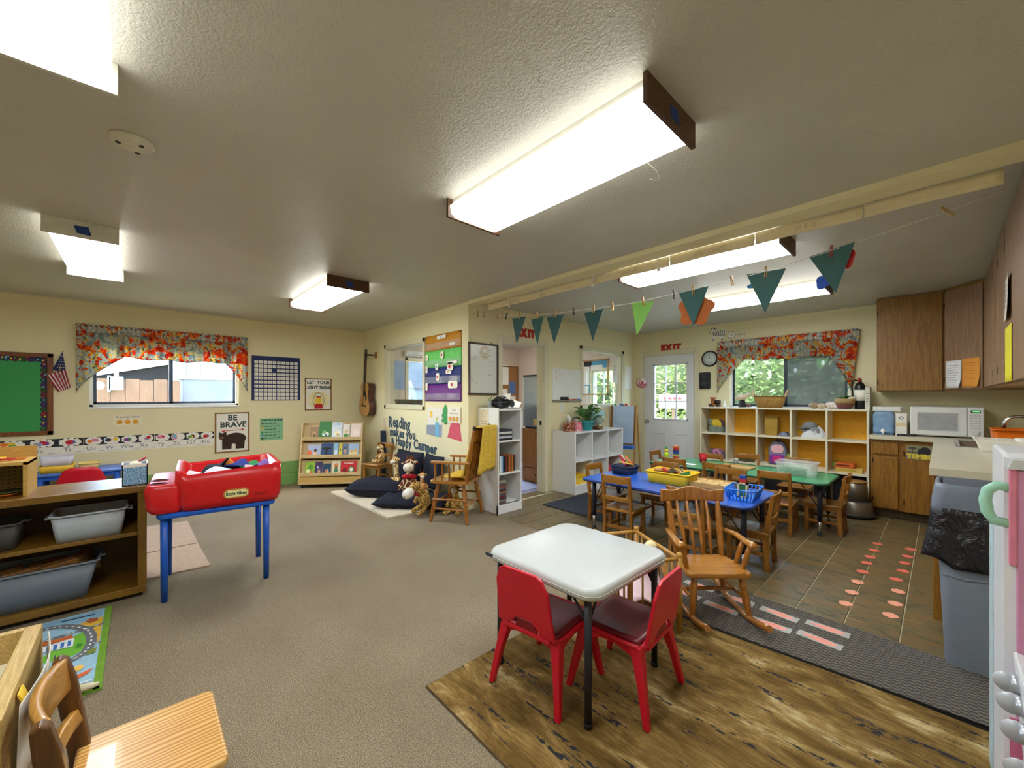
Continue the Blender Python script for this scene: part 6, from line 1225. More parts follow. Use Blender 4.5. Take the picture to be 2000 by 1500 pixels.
# ================================================================ trash bin
t = thing('trash_bin', 'tall grey trash bin with swing lid and black bag', 'trash bin', (.17, 3.02, 0)); GB = M('7d8694', .5, var=.05)
def rg(w_, d, z, r_=.04): return [(x, y, z) for x, y in rrect(-w_, -d, w_, d, r_, 4)]
obj('body', G().loft([rg(.155, .125, 0), rg(.158, .128, .02), rg(.18, .14, .55), rg(.195, .15, .78), rg(.185, .14, .78), rg(.15, .12, .03)]), GB, t)
lid = obj('lid', G().loft([rg(.205, .16, .755), rg(.205, .16, .79), rg(.195, .15, .875), rg(.185, .14, .90), rg(.175, .13, .90), rg(.172, .127, .885)]), M('6c7585', .45, var=.05), t); obj('swing_flap', G().cbox((0, 0, .888), (.33, .23, .012), (R(4), 0, 0)), M('59616f', .45), lid)
m, n, b = new_mat('bag_plastic'); v = tc(n, (1, 1, .5)); b.inputs['Base Color'].default_value = (.012, .011, .016, 1); b.inputs['Roughness'].default_value = .22; bump(n, b, noise(n, v, 14, 4, .6, 1.5), .9, .03)
def bag(u, v):
    P = rrect(-.2, -.155, .2, .155, .05, 8); k = u * len(P); i = int(k) % len(P); j = (i + 1) % len(P); q = k - int(k); x = P[i][0]*(1-q) + P[j][0]*q; y = P[i][1]*(1-q) + P[j][1]*q
    a = math.atan2(y, x); s_ = 1.03 + .05*v + .03*v*math.sin(a*9) + (.16*max(0, v-.3)*max(0, math.cos(a - PI*1.08))**6)
    return (x*s_, y*s_, .785 - v*(.26 + .03*math.sin(a*3 + 1) + .015*math.sin(a*11)))
obj('bag', G().grid(80, 12, bag, closeu=True), m, t, solid=.003); obj('front_ridge', G().tube([(-.17, -.138, .46), (-.1, -.141, .452), (.05, -.142, .475), (.17, -.14, .50)], .004, 6), GB, t)
# ================================================================ toy kitchen at the right edge
t = thing('toy_kitchen', 'white and pink toy play kitchen cut off at the right edge', 'toy kitchen', (0, 0, 0)); TW = M('e0e4ec', .35, var=.03); TPK = M('c98ab0', .45, var=.05); MINT = M('9fd4c0', .35)
obj('back_panel', G().prism(rrect(1.86, 0.02, 2.25, 1.16, .04), .125, .56, 'yz'), TW, t, bev=.008)
obj('front_strip', G().box((.118, 2.19, .02), (.125, 2.25, .95)), M('c4dce4', .35), t, bev=.002)
obj('side_frame', wallbox(G(), 'y', 1.846, 1.86, .125, .56, .02, 1.15, [(.150, .53, .62, 1.10)]), TW, t)
pd = obj('pink_door', G().box((.147, 1.838, .40), (.54, 1.850, 1.115)), TPK, t, bev=.004); obj('door_edge', G().box((.133, 1.836, .84), (.148, 1.852, 1.118)), M('d8809c', .45), t, bev=.003); obj('blue_pane', G().prism(rrect(.186, .79, .42, .985, .03), 1.834, 1.838), M('86b8d4', .3), pd); obj('top_molding', G().prism([(.13, 1.118), (.55, 1.118), (.55, 1.145), (.14, 1.145)], 1.83, 1.846), M('c9ccd0', .4), t)
obj('handle', G().tube([(.14, 1.845, 1.062), (.112, 1.845, 1.066), (.094, 1.845, 1.05), (.089, 1.845, 1.02), (.093, 1.845, .985), (.105, 1.845, .962), (.14, 1.845, .958)], .0075, 8, flat=1.8), MINT, t)
obj('control_slope', G().prism([(.140, .60), (.52, .50), (.52, .06), (.172, .06)], 1.60, 1.835), TW, t, bev=.006)
obj('base_pink', G().box((.135, 1.84, .1), (.5, 1.852, .4)), M('c86a8a', .45), t); obj('foot', G().box((.12, 1.9, 0), (.54, 2.24, .02)), BLK, t)
for i, (y, z) in enumerate(((1.74, .545), (1.70, .51), (1.66, .46), (1.64, .375))):
    k_ = obj('knob', G().cyl((.150 + i*.004, y, z), (.128 + i*.004, y, z), .025, n=20), M('b4b8c0', .3, .6), t); obj('knob_grip', G().lathe([(.027, -.003), (.028, 0), (.027, .003)], 24), M('c4c8d0', .35, .2), k_, loc=(.124 + i*.004, y, z), rot=(R(90), 0, 0))
# ================================================================ string lights outside the kitchen window
t = thing('string_lights', 'string of small white bulbs hanging outside the kitchen window', 'string lights', (0, 6.95, 0)); P = [(-2.4 + i*.32, 0, 1.80 - .10*math.sin(i*.9)) for i in range(7)]
obj('wire', G().tube(P, .003, 5), M('2a2a2a', .6), t)
for p in (P[0], P[-1]): obj('support_wire', G().cyl((p[0], 0, p[2]), (p[0], -.31, p[2] + .2), .004), M('2a2a2a', .6), t)
for p in P[:]: obj('bulb', G().ell((p[0], 0, p[2] - .05), (.018, .018, .035)), M('f0f0e8', .2, emit=1.2), t)
# ================================================================ activity tables
def act_table(label, x0, x1, y0, y1, z, col, edge):
    cx, cy = (x0 + x1) / 2, (y0 + y1) / 2; t = thing('activity_table', label, 'table', (cx, cy, 0)); L, W = (x1 - x0) / 2, (y1 - y0) / 2
    obj('table_top', G().prism(rrect(-L, -W, L, W, .07, 6), z - .022, z, 'xy'), M(col, .22, var=.05, sc=3), t); obj('edge_band', G().tube([(x, y, z - .012) for x, y in rrect(-L, -W, L, W, .07, 6)], .0125, 6, closed=True), edge, t)
    for sx_ in (-1, 1):
        for sy_ in (-1, 1):
            px, py = sx_*(L - .07), sy_*(W - .13); lg = obj('leg', G().cyl((px, py, .14), (px, py, z - .02), .021), M('1c2030', .4), t)
            obj('chrome_foot', G().cyl((px, py, .02), (px, py, .15), .015), M('c8c8c8', .2, .9), lg); obj('glide', G().lathe([(.022, 0), (.022, .012), (.012, .03)], 14), BLK, lg, loc=(px, py, 0))
            obj('brace', G().cyl((px - sx_*.01, py, .27), (px - sx_*.17, py - sy_*.02, z - .025), .005, n=6).cyl((px, py - sy_*.01, .27), (px - sx_*.02, py - sy_*.14, z - .025), .005, n=6), M('1c2030', .4), t)
    return t
act_table('long blue-topped activity table nearer the rocking chair', -2.45, -.95, 3.22, 3.93, .52, '2f62c8', M('14347a', .4))
act_table('long green-topped activity table nearer the cubby wall', -2.48, -.72, 4.62, 5.30, .52, '3f9c6a', M('1c5a3c', .4))
for lb, x, y, rz, w_, bh in (
    ('wooden chair with back to camera at the near left of the blue table', -2.02, 3.32, R(6), .29, .64), ('wooden chair behind the rocking chair at the blue table', -1.37, 3.32, R(-3), .31, .61),
    ('wooden chair at the left end of the blue table by the black mat', -2.46, 3.70, R(-90), .29, .59), ('wooden chair at the right end of the blue table', -1.05, 3.62, R(93), .29, .585),
    ('wooden chair at the far left side of the blue table', -2.06, 4.08, R(184), .29, .61), ('wooden chair at the far right side of the blue table', -1.46, 4.20, R(178), .31, .61),
    ('wooden chair at the near left side of the green table', -2.11, 4.72, R(-3), .29, .62), ('wooden chair at the near middle of the green table', -1.63, 4.69, R(-4), .30, .62), ('wooden chair at the near right side of the green table', -1.11, 4.66, R(2), .29, .61),
    ('wooden chair at the far left side of the green table', -2.03, 5.28, R(184), .29, .59), ('wooden chair at the far middle of the green table facing the cubbies side', -1.71, 5.62, R(186), .30, .59), ('wooden chair at the far right side of the green table', -1.17, 5.66, R(180), .30, .59),
    ('wooden chair at the left end of the green table by the exit door', -2.57, 5.30, R(-92), .27, .58), ('wooden chair at the right end of the green table', -.79, 4.99, R(90), .30, .58)):
    if lb.startswith('wooden chair with back'): c0 = kid_chair(lb, (x, y, 0), rz, w_, .30, .30, .62)
    else: c = dup(c0, (x, y, 0), rz, lb); c.scale = (w_/.29, 1, bh/.62)
# ---------------------------------------------------------------- on the blue table
t = tote('yellow_bin', 'yellow plastic bin of building blocks on the blue table', 'bin', (-1.72, 3.66, .521), .40, .27, .105, M('ecc31e', .4, var=.06), handles=False, taper=.9)
for i, (x, y, c, lb) in enumerate(((-1.80, 3.70, 'b8322a', 'red block'), (-1.72, 3.66, '3a2c1c', 'dark brown block'), (-1.66, 3.72, 'd8b070', 'natural wood block'), (-1.60, 3.66, '2f7a44', 'green block'), (-1.84, 3.64, '9a6a34', 'brown wood block'), (-1.76, 3.74, '2c5a34', 'dark green block'))):
    tag(obj('toy_block', G().cbox((0, 0, 0), (.08, .05, .03)), M(c, .5), None, bev=.002, loc=(x, y, .618), rot=(.3*math.sin(i), .4*math.cos(i*2), i*1.1)), lb + ' in the yellow bin', 'toy block', 'blocks in the yellow bin')
t = thing('triangle_frame', 'wooden triangle frame standing in the yellow bin', 'toy', (-1.70, 3.69, .62), R(20)); 
for a, b_ in (((-.06, 0, 0), (0, 0, .07)), ((0, 0, .07), (.07, 0, 0)), ((-.06, 0, 0), (.07, 0, 0))): obj('rod', G().cyl(a, b_, .006), M('7a5a34', .5), t)
t = thing('puzzle_tray', 'shallow wooden tray of blocks on the blue table', 'tray', (-1.42, 3.74, .521), R(3)); TWD = wood('tray_wood', 'b98f4a', 'd4ac66', 0, 5)
obj('base', G().box((-.19, -.13, 0), (.19, .13, .01)), TWD, t); obj('rim', G().box((-.19, -.13, .0), (.19, -.12, .05)).box((-.19, .12, 0), (.19, .13, .05)).box((-.19, -.12, 0), (-.18, .12, .05)).box((.18, -.12, 0), (.19, .12, .05)), TWD, t)
for i in range(3):
    for j in range(5): obj('wood_piece', G().box((-.175 + j*.07, -.115 + i*.077, .01), (-.109 + j*.07, -.043 + i*.077, .043 + .003*((i+j) % 2))), wood('piece%d' % ((i + j) % 2), 'd0a860', 'e4c484', (i + j) % 2, 5), t, bev=.002)
t = thing('blue_basket', 'bright blue slotted plastic basket on the blue table', 'basket', (-1.07, 3.52, .521), R(4)); BB = M('2a7ce0', .35)
obj('floor', G().box((-.085, -.12, 0), (.085, .12, .006)), BB, t); obj('rim', G().tube([(x, y, .085) for x, y in rrect(-.11, -.145, .11, .145, .025)], .006, 6, closed=True), BB, t)
for i in range(11): 
    y = -.115 + i*.023
    for s_ in (-1, 1): obj('slat', G().tube([(s_*.084, y*.98, .004), (s_*.108, y*1.15, .083)], .005, 4), BB, t)
for i in range(7):
    x = -.07 + i*.0233
    for s_ in (-1, 1): obj('slat', G().tube([(x*.98, s_*.118, .004), (x*1.2, s_*.142, .083)], .005, 4), BB, t)
t = thing('toy_tower', 'wooden frame tower with green and red blocks in the blue basket', 'toy', (-1.07, 3.50, .528)); obj('frame', frame(G(), -.035, 0, .035, .12, .012, -.02, .02), M('d8c890', .5), t)
for i, (c, s_) in enumerate((('2f6a3a', .046), ('b82c2c', .05), ('2c4a9a', .044))): obj('block', G().box((-s_/2, -.018, (.015 if i == 0 else .12 + (i - 1)*.03)), (s_/2, .018, (.10 if i == 0 else .148 + (i - 1)*.03))), M(c, .5), t, bev=.002)
t = tote('lattice_toy_bin', 'dark bin of colourful rods at the left end of the blue table', 'bin', (-2.27, 3.74, .521), .22, .24, .08, M('24304c', .5), handles=False)
for i, c in enumerate(('c8302c', 'e0c23a', '5ac04a', 'd84a9a', 'e8842c', 'd02030', 'e8e0d0')): tag(obj('toy_rod', G().cyl((-.07, 0, 0), (.07, 0, .02 + .01*i), .009), M(c, .4), None, loc=(-2.27 + .03*math.sin(i*2), 3.74 + .03*math.cos(i*3), .62), rot=(0, .5*math.sin(i), i*.8)), {'c8302c': 'brick red', 'e0c23a': 'yellow', '5ac04a': 'green', 'd84a9a': 'pink', 'e8842c': 'orange', 'd02030': 'crimson', 'e8e0d0': 'cream'}[c] + ' toy rod in the dark bin', 'toy rod', 'rods in the dark bin')
# ---------------------------------------------------------------- on the green table
t = tote('clear_bin', 'clear plastic bin of green pieces on the green table', 'bin', (-1.02, 4.98, .521), .34, .24, .13, M('dfe8e4', .15, alpha=.28, var=.02), handles=False, taper=.9)
t = thing('green_pieces', 'heap of green plastic pieces inside the clear bin', 'toy pieces', (-1.04, 4.98, .53)); t['kind'] = 'stuff'; g = G()
for i in range(70): g.cbox((random.uniform(-.11, .10), random.uniform(-.08, .08), .008 + random.random()*.05), (.03, .02, .012), (random.random()*3, random.random()*3, 0))
obj('pieces', g, M('2f8a5a', .5), t, stuff=True)
t = thing('flat_board', 'flat wooden activity board lying on the green table', 'board', (-1.60, 4.98, .521), R(-4)); obj('board', G().box((-.17, -.11, 0), (.17, .11, .012)), TWD, t, bev=.002); obj('raised_edge', frame(G(), -.17, -.11, .17, .11, .01, .012, .02), TWD, t).rotation_euler = (R(90), 0, 0)
for c in list(t.children):
    if c.name.startswith('raised_edge'): bpy.data.objects.remove(c)
g = G().box((-.17, -.11, .012), (.17, -.1, .02)).box((-.17, .1, .012), (.17, .11, .02)); obj('raised_edge', g, TWD, t)
t = thing('glass_jar', 'small grey jar beside the flat wooden board', 'jar', (-1.64, 5.12, .541)); obj('jar', G().lathe([(.025, 0), (.03, .005), (.03, .045), (.026, .05)], 16), M('8a949a', .2), t); obj('lid', G().cyl((0, 0, .05), (0, 0, .062), .028, n=16), M('c8ccc8', .3, .7), t)
t = thing('red_cup', 'red plastic tumbler on the green table', 'cup', (-2.0, 5.08, .521)); obj('cup', G().lathe([(.035, 0), (.045, .1), (.041, .1), (.032, .006)], 18), RED, t); obj('rim', G().tube([(.044*math.cos(a*.4), .044*math.sin(a*.4), .1) for a in range(16)], .004, 6, closed=True), M('a81820', .4), t)
t = thing('brick_tower', 'stacked toy brick tower in blue red and orange on the green table', 'toy', (-2.36, 5.13, .521))
for i, c in enumerate(('c83a2a', 'd8c04a', '2c58b0', '1f3f8a', 'c8302c', 'd86a2a')): obj('brick', G().box((-.03, -.025, i*.028), (.03, .025, i*.028 + .026)), M(c, .4), t, bev=.002)
t = thing('yellow_toy_figure', 'lime and yellow toy figure beside the brick tower', 'toy', (-2.43, 5.0, .521)); obj('body', G().lathe([(.03, 0), (.034, .06), (.02, .09), (0, .095)], 14), M('b8cc2a', .4), t); obj('head', G().ell((0, 0, .115), .024), YEL, t); obj('hat', G().cyl((0, 0, .13), (0, 0, .165), .018, .006), GRN, t)
tag(obj('white_card', G().box((-2.16, 4.76, .5215), (-1.98, 4.86, .524)), WP), 'white printed card lying at the left of the green table', 'card')
# ================================================================ rugs and mats, front
m, n, b = new_mat('distressed_rug'); v = tc(n, (1.2, 2.6, 1)); v2 = tc(n, (1.6, 16, 1)); v3 = tc(n, (1, 2.6, 1))
f1 = noise(n, v, 2.6, 7, .68, .5); f2 = noise(n, v2, 1.6, 5, .6, .4); f3 = noise(n, tc(n, (1.5, 14, 1)), 7, 4, .7, .3); fb = noise(n, tc(n, (2.0, 9.0, 1), loc=(4, 2, 0)), 2.2, 2, .5, .2); fsp = noise(n, tc(n, (22, 40, 1)), 1.5, 2)
c = ramp(n, f1, [(.30, '54401f'), (.42, '6e5629'), (.50, '826838'), (.58, '9c814e'), (.66, 'c6b284')])
c = mixc(n, c, ramp(n, f3, [(.4, '6a5634'), (.6, 'ffffff')]), .35, 'MULTIPLY')
dk = ramp(n, f2, [(.575, '000000'), (.61, 'ffffff')]); sp = ramp(n, fsp, [(.46, '000000'), (.52, 'ffffff')])
c = mixc(n, c, srgb('2a2c34'), mixc(n, (0, 0, 0, 1), dk, sp))
n.links.new(c, b.inputs['Base Color']); b.inputs['Roughness'].default_value = .9; b.inputs['Specular IOR Level'].default_value = .15; bump(n, b, noise(n, tc(n), 260, 2), .4, .004); RUGM = m
t = thing('area_rug', 'large brown distressed area rug under the white table', 'rug'); obj('pile', G().box((-1.60, .96, .001), (.58, 2.44, .009)), RUGM, t); obj('binding', G().tube([(x, y, .005) for x, y in ((-1.60, .96), (.58, .96), (.58, 2.44), (-1.60, 2.44))], .005, 6, closed=True), M('6a5230', .9), t)
m, n, b = new_mat('ribbed_mat'); v = tc(n); ck = n.nodes.new('ShaderNodeTexChecker'); ck.inputs['Scale'].default_value = 1; vv = tc(n, (38, 75, 1)); n.links.new(vv, ck.inputs['Vector'])
f = noise(n, v, 220, 3); n.links.new(mixc(n, ramp(n, f, [(.3, '2e2b29'), (.7, '4c4844')]), ramp(n, f, [(.3, '4a4640'), (.7, '7d766a')]), ck.outputs['Fac']), b.inputs['Base Color']); b.inputs['Roughness'].default_value = .95; bump(n, b, ck.outputs['Fac'], .6, .006); RIB = m
t = thing('runner_mat', 'long dark ribbed runner mat with taped footprints', 'mat'); obj('pile', G().prism([(-1.64, 2.33), (-1.0, 2.38), (.13, 2.465), (.155, 2.93), (-.4, 2.965), (-1.64, 2.96)], .004, .020, 'xy'), RIB, t); obj('rubber_edge', G().tube([(-1.64, 2.33, .011), (-1.0, 2.38, .011), (.13, 2.465, .011), (.155, 2.93, .011), (-.4, 2.965, .011), (-1.64, 2.96, .011)], .008, 6, closed=True), M('1e1c1c', .8), t)
TP = M('d5d6d2', .25, alpha=.55, var=.05); FT = M('e8988a', .7, var=.1)
for i, (x, y, lb) in enumerate(((-.448, 2.674, 'taped pink footprint on the runner nearest the trash bin front row'), (-.438, 2.836, 'taped pink footprint on the runner nearest the trash bin back row'), (-.667, 2.648, 'taped footprint second in the front row beside the rocker tip'), (-.666, 2.813, 'taped footprint second in the back row'), (-.932, 2.638, 'taped footprint between the rockers in the front row'), (-.90, 2.82, 'taped footprint behind the right rocker'), (-1.16, 2.66, 'taped footprint under the rocking chair seat'), (-1.14, 2.83, 'taped footprint under the rocking chair back'))):
    t = thing('footprint_marker', lb, 'floor marker', (x, y, .0205), R(-4 + 3*(i % 3)), 'taped footprints on the runner'); obj('clear_tape', G().box((-.098, -.032, 0), (.098, .032, .0012)), TP, t)
    obj('footprint', G().prism([(.078*math.cos(a*.35) , .022*math.sin(a*.35)*(1.1 if math.cos(a*.35) > 0 else .8)*(1 - .18*math.cos(a*.7))) for a in range(18)], .0013, .002, 'xy'), FT, t)
APL = [M('e2705a', .7), M('eca083', .7)]
AP = [(-.396, 4.873), (-.397, 4.643), (-.400, 4.428), (-.405, 4.244), (-.406, 4.01), (-.409, 3.762), (-.413, 3.537), (-.418, 3.316), (-.181, 4.908), (-.19, 4.669), (-.199, 4.465), (-.201, 4.256), (-.222, 4.021), (-.201, 3.785), (-.203, 3.546), (-.211, 3.335)]
ordn = ['first', 'second', 'third', 'fourth', 'fifth', 'sixth', 'seventh', 'eighth']
for i, (x, y) in enumerate(AP):
    k = i % 8; t = thing('floor_dot', f'orange paper apple on the tiles, {ordn[7-k]} of the ' + ('left' if i < 8 else 'right') + ' row from the runner', 'floor marker', (x, y, .0005), 0, 'paper apples on the tile floor')
    obj('cutout', G().prism([(.036*(1 - .2*math.exp(-(math.cos(a*.262 - .75)*5)**2))*math.cos(a*.262), .040*(1 - .2*math.exp(-(math.cos(a*.262 - .75)*5)**2))*math.sin(a*.262)) for a in range(24)], 0, .0015, 'xy'), APL[0 if k < 5 else 1], t)
# ================================================================ white table and red chairs
t = thing('folding_table', 'white square folding table on the brown rug', 'table', (-1.225, 1.58, 0)); TWT = M('bdc0bf', .35, var=.03, bmp=.08, bsc=300)
def rq(s_, z): return [(x, y, z) for x, y in rrect(-.325*s_ , -.32*s_, .325*s_, .32*s_, .075*s_, 7)]
obj('table_top', G().loft([rq(.96, .528), rq(.99, .530), rq(1.0, .540), rq(1.0, .552), rq(.992, .562), rq(.975, .571), rq(.95, .575)]), TWT, t); obj('edge_groove', G().tube(rq(1.002, .548), .0022, 5, closed=True), M('b4b6b4', .4), t)
obj('brand_plate', G().prism(rrect(-.315, .5435, -.265, .559, .004), -.3235, -.318), M('3a4048', .4), t)
LGM = M('2b2d35', .45, .3)
for sx_ in (-1, 1):
    for sy_ in (-1, 1):
        px, py = sx_*.265, sy_*.27; lg = obj('leg', G().cyl((px, py, .012), (px, py, .53), .015, n=14), LGM, t); obj('foot_cap', G().cyl((px, py, .0095), (px, py, .03), .0175, n=14), M('1a1b1f', .6), lg)
        obj('brace', G().tube([(px, py, .40), (px - sx_*.03, py, .45), (px - sx_*.09, py, .525)], .006, 6).tube([(px, py, .42), (px, py - sy_*.03, .46), (px, py - sy_*.08, .525)], .006, 6), LGM, t)
    obj('under_rail', G().cyl((sx_*.265, -.27, .515), (sx_*.265, .27, .515), .011), LGM, t)
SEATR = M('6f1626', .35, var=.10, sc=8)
def red_chair(label, loc, rz, bm_=PLR):
    """faces +y"""
    t = thing('red_chair', label, 'chair', loc, rz, 'red plastic chairs'); sh = .295
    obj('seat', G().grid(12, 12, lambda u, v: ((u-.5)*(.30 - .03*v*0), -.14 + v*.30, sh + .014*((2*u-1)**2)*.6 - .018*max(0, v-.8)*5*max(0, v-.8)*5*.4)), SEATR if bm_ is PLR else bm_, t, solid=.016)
    obj('seat_rim', G().tube([(x, y, sh - .006) for x, y in rrect(-.155, -.15, .155, .165, .04)], .011, 8, closed=True), PLR, t)
    bp = [(-.155, .30), (-.15, .34), (-.14, .50), (-.115, .555), (-.09, .57), (.09, .57), (.115, .555), (.14, .50), (.15, .34), (.155, .30), (.09, .30), (.06, .33), (.04, .345), (-.04, .345), (-.06, .33), (-.09, .30)]
    o = obj('backrest', G().prism(bp, -.008, .008), PLR, t, bev=.004, loc=(0, -.165, 0)); 
    sh_ = Matrix.Identity(4); sh_[1][2] = -.16; o.data.transform(sh_); o.data.transform(Matrix.Translation((0, .16*.30, 0)))
    obj('handle_recess_shade', G().prism([(-.06, .295), (.06, .295), (.045, .335), (-.045, .335)], -.168, -.16), M('7a0a18', .4), t)  # darker red plate paints the shade inside the handle opening
    obj('back_shelf', G().box((-.13, -.172, .275), (.13, -.13, .30)), PLR, t, bev=.008)
    for sx_ in (-1, 1):
        for sy_ in (-1, 1):
            fx, fy, tx_, ty = sx_*.182, sy_*.185, sx_*.138, sy_*.125
            q = lambda x, y, z, s_: [(x - s_, y - s_, z), (x + s_, y - s_, z), (x + s_, y + s_, z), (x - s_, y + s_, z)]
            obj('leg', G().loft([q(fx, fy, 0, .013), q((fx+tx_)/2, (fy+ty)/2, .15, .017), q(tx_, ty, .27, .024), q(tx_*.96, ty*.96, .292, .028)], smooth=False), PLR, t, bev=.005)
    ar = lambda a, b_: [(a + (b_-a)*i/10, .232 + .035*math.sin(PI*i/10)) for i in range(11)] + [(b_, .285), (a, .285)]
    for s_ in (-1, 1): obj('apron', G().prism(ar(-.135, .135), s_*.135 - .006, s_*.135 + .006, 'xz'), PLR, t); obj('apron', G().prism(ar(-.125, .125), s_*.148 - .006, s_*.148 + .006, 'yz'), PLR, t)
    return t
red_chair('red plastic chair with its back to the camera at the white table', (-1.262, 1.405, .009), R(7)); red_chair('red plastic chair turned sideways at the right of the white table', (-.99, 1.637, .009), R(94))
# ================================================================ rocking chair
t = thing('rocking_chair', 'wooden child rocking chair with spindle back on the runner', 'rocking chair', (-.985, 2.585, .02), R(-134)); zr = .012
obj('seat', G().prism([(-.15, -.14), (.15, -.14), (.185, -.02), (.19, .13), (.17, .155), (-.17, .155), (-.19, .13), (-.185, -.02)], .245, .278, 'xy'), PINES, t, bev=.010, seg=3)
for s_ in (-1, 1):
    rk = [(s_*.165, -.34 + i*.062, .012 + .11*((i - 6.2)/6.2)**2*.8) for i in range(12)]; obj('rocker', G().tube(rk, .016, 8, flat=1.2), PINE, t)
    for y0, y1 in ((.15, .115), (-.15, -.11)): obj('leg', turned((s_*.165, y0, .03), (s_*.135, y1, .25), .019, 12), PINE, t)
    obj('back_post', turned((s_*.145, -.125, .27), (s_*.165, -.225, .60), .018, 12, (.2, .26, .45, .72)), PINE, t)
    ap_ = [(s_*.19, -.165, .425), (s_*.205, -.07, .432), (s_*.21, .04, .422), (s_*.212, .10, .425), (s_*.21, .125, .415)]; obj('arm', G().tube(ap_, [.018, .02, .022, .027, .02], 10, flat=.7), PINES, t)
    for y in (.08, -.0): obj('arm_post', turned((s_*.165, y, .275), (s_*.205, y + .01, .42), .014, 10), PINE, t)
    obj('side_stretcher', G().cyl((s_*.155, -.135, .12), (s_*.155, .135, .12), .011), PINE, t)
obj('cross_stretcher', G().cyl((-.155, 0, .12), (.155, 0, .12), .012), PINE, t)
cr = lambda u: .595 + .065 + .022*math.cos((2*u-1)*PI*1.5)*(.6 if abs(2*u-1) < .67 else .35)
obj('crest_rail', G().grid(24, 5, lambda u, v: ((u-.5)*.42, -.235 - .035*(1-(2*u-1)**2), .595 + v*(cr(u) + .02 - .595))), PINE, t, solid=.020, bev=.006)
for i in range(4): x = -.09 + i*.06; obj('back_spindle', G().tube([(x*.9, -.13, .275), (x*.95, -.16, .37), (x*1.03, -.195, .47), (x*1.08, -.21, .5), (x*1.1, -.25, .60)], [.008, .010, .016, .010, .008], 10), PINE, t)
# ================================================================ doll crib
t = thing('doll_crib', 'small wooden doll crib between white table and rocking chair', 'doll crib', (-1.275, 2.20, .010), math.atan2(-.24, .40)); CRW = wood('crib_wood', 'a8782c', 'd2a24e', 2, 5)
CL, CW, CH = .233, .15, .43
for sx_ in (-1, 1):
    for sy_ in (-1, 1): obj('post', G().cyl((sx_*CL, sy_*CW, 0), (sx_*CL, sy_*CW, CH), .016).ell((sx_*CL, sy_*CW, CH), .018), CRW, t)
for sy_ in (-1, 1):
    for z in (.12, CH - .02): obj('rail', G().cyl((-CL, sy_*CW, z), (CL, sy_*CW, z), .011), CRW, t)
    for i in range(6): x = -.165 + i*.066; obj('slat', G().cyl((x, sy_*CW, .12), (x, sy_*CW, CH - .02), .006, n=8), CRW, t)
for sx_ in (-1, 1):
    for z in (.12, CH - .02): obj('rail', G().cyl((sx_*CL, -CW, z), (sx_*CL, CW, z), .011), CRW, t)
    for i in range(3): y = -.075 + i*.075; obj('slat', G().cyl((sx_*CL, y, .12), (sx_*CL, y, CH - .02), .006, n=8), CRW, t)
obj('base_board', G().box((-CL, -CW, .115), (CL, CW, .128)), CRW, t)
t = thing('doll_blanket', 'pale pink doll blanket bunched in the crib', 'blanket', (-1.275, 2.20, .138), math.atan2(-.24, .40)); obj('fabric', G().grid(18, 14, lambda u, v: ((u-.5)*.40, (v-.5)*.25, .03 + .035*math.sin(u*7+1)*math.sin(v*6) + .24*math.exp(-((v-.97)**2)*60)*math.exp(-((u-.35)**2)*10))), M('e6cdd2', .9, var=.06, bmp=.5), t, solid=.01)
t = thing('rag_doll', 'cream and pink rag doll resting on the crib blanket', 'doll', (-1.20, 2.235, .33), math.atan2(-.24, .40)); obj('body', G().ell((0, 0, .03), (.05, .035, .05)), M('d8b8c8', .9), t); obj('head', G().ell((.0, .01, .09), .035), M('ecd8c0', .9), t); obj('hair', G().ell((.0, .018, .1), (.036, .034, .032)), M('e8d8a8', .9), t)
# ================================================================ nearest chair and plywood box
m, n, b = new_mat('pine_seat_grain'); v = tc(n, (6, .7, 1), loc=(.3, .2, 0)); wv = n.nodes.new('ShaderNodeTexWave'); wv.inputs['Scale'].default_value = 3.2; wv.inputs['Distortion'].default_value = 7; wv.inputs['Detail'].default_value = 2; wv.inputs['Detail Scale'].default_value = .8; n.links.new(v, wv.inputs['Vector'])
c = mixc(n, ramp(n, wv.outputs['Fac'], [(.2, 'c08a40'), (.55, 'd8a85c'), (.9, 'e6c07e')]), ramp(n, noise(n, tc(n), 5, 3), [(.4, 'd0b080'), (.7, 'ffffff')]), .4, 'MULTIPLY'); n.links.new(c, b.inputs['Base Color']); b.inputs['Roughness'].default_value = .32; b.inputs['Coat Weight'].default_value = .3; NEARW = m
DKC = wood('near_chair_dark', '4a2c10', '6e4418', 2, 5, .35, coat=.4); MDC = wood('near_chair_mid', '9a6a26', 'c89444', 0, 6, .3, coat=.4)
t = thing('wooden_chair', 'nearest wooden chair at the lower left beside the plywood box', 'chair', (-1.53, .02, 0))
obj('seat', G().prism(rrect(-.175, -.15, .185, .165, .025), .302, .328, 'xy'), NEARW, t, bev=.008, seg=3)
for s_ in (-1, 1):
    x = s_*.155 + .0; pf = [(-.165, 0), (-.12, 0), (-.112, .16), (-.118, .31), (-.148, .52), (-.165, .588), (-.180, .598), (-.197, .588), (-.192, .52), (-.165, .31), (-.158, .16)]
    obj('back_post', G().prism(pf, x - .017, x + .017, 'yz'), DKC, t, bev=.006, seg=3); obj('front_leg', G().box((x - .018, .105, 0), (x + .018, .145, .302)), MDC, t, bev=.004); obj('side_rail', G().box((x - .01, -.13, .25), (x + .01, .11, .302)), MDC, t); obj('stretcher', G().box((x - .009, -.13, .11), (x + .009, .11, .136)), MDC, t)
for z0, z1, yo in ((.50, .592, -.165), (.40, .44, -.142)): obj('back_slat', G().grid(12, 4, lambda u, v: ((u-.5)*.30, yo - .03*(1-(2*u-1)**2) - .01*v, z0 + v*(z1-z0))), MDC, t, solid=.022, bev=.006)
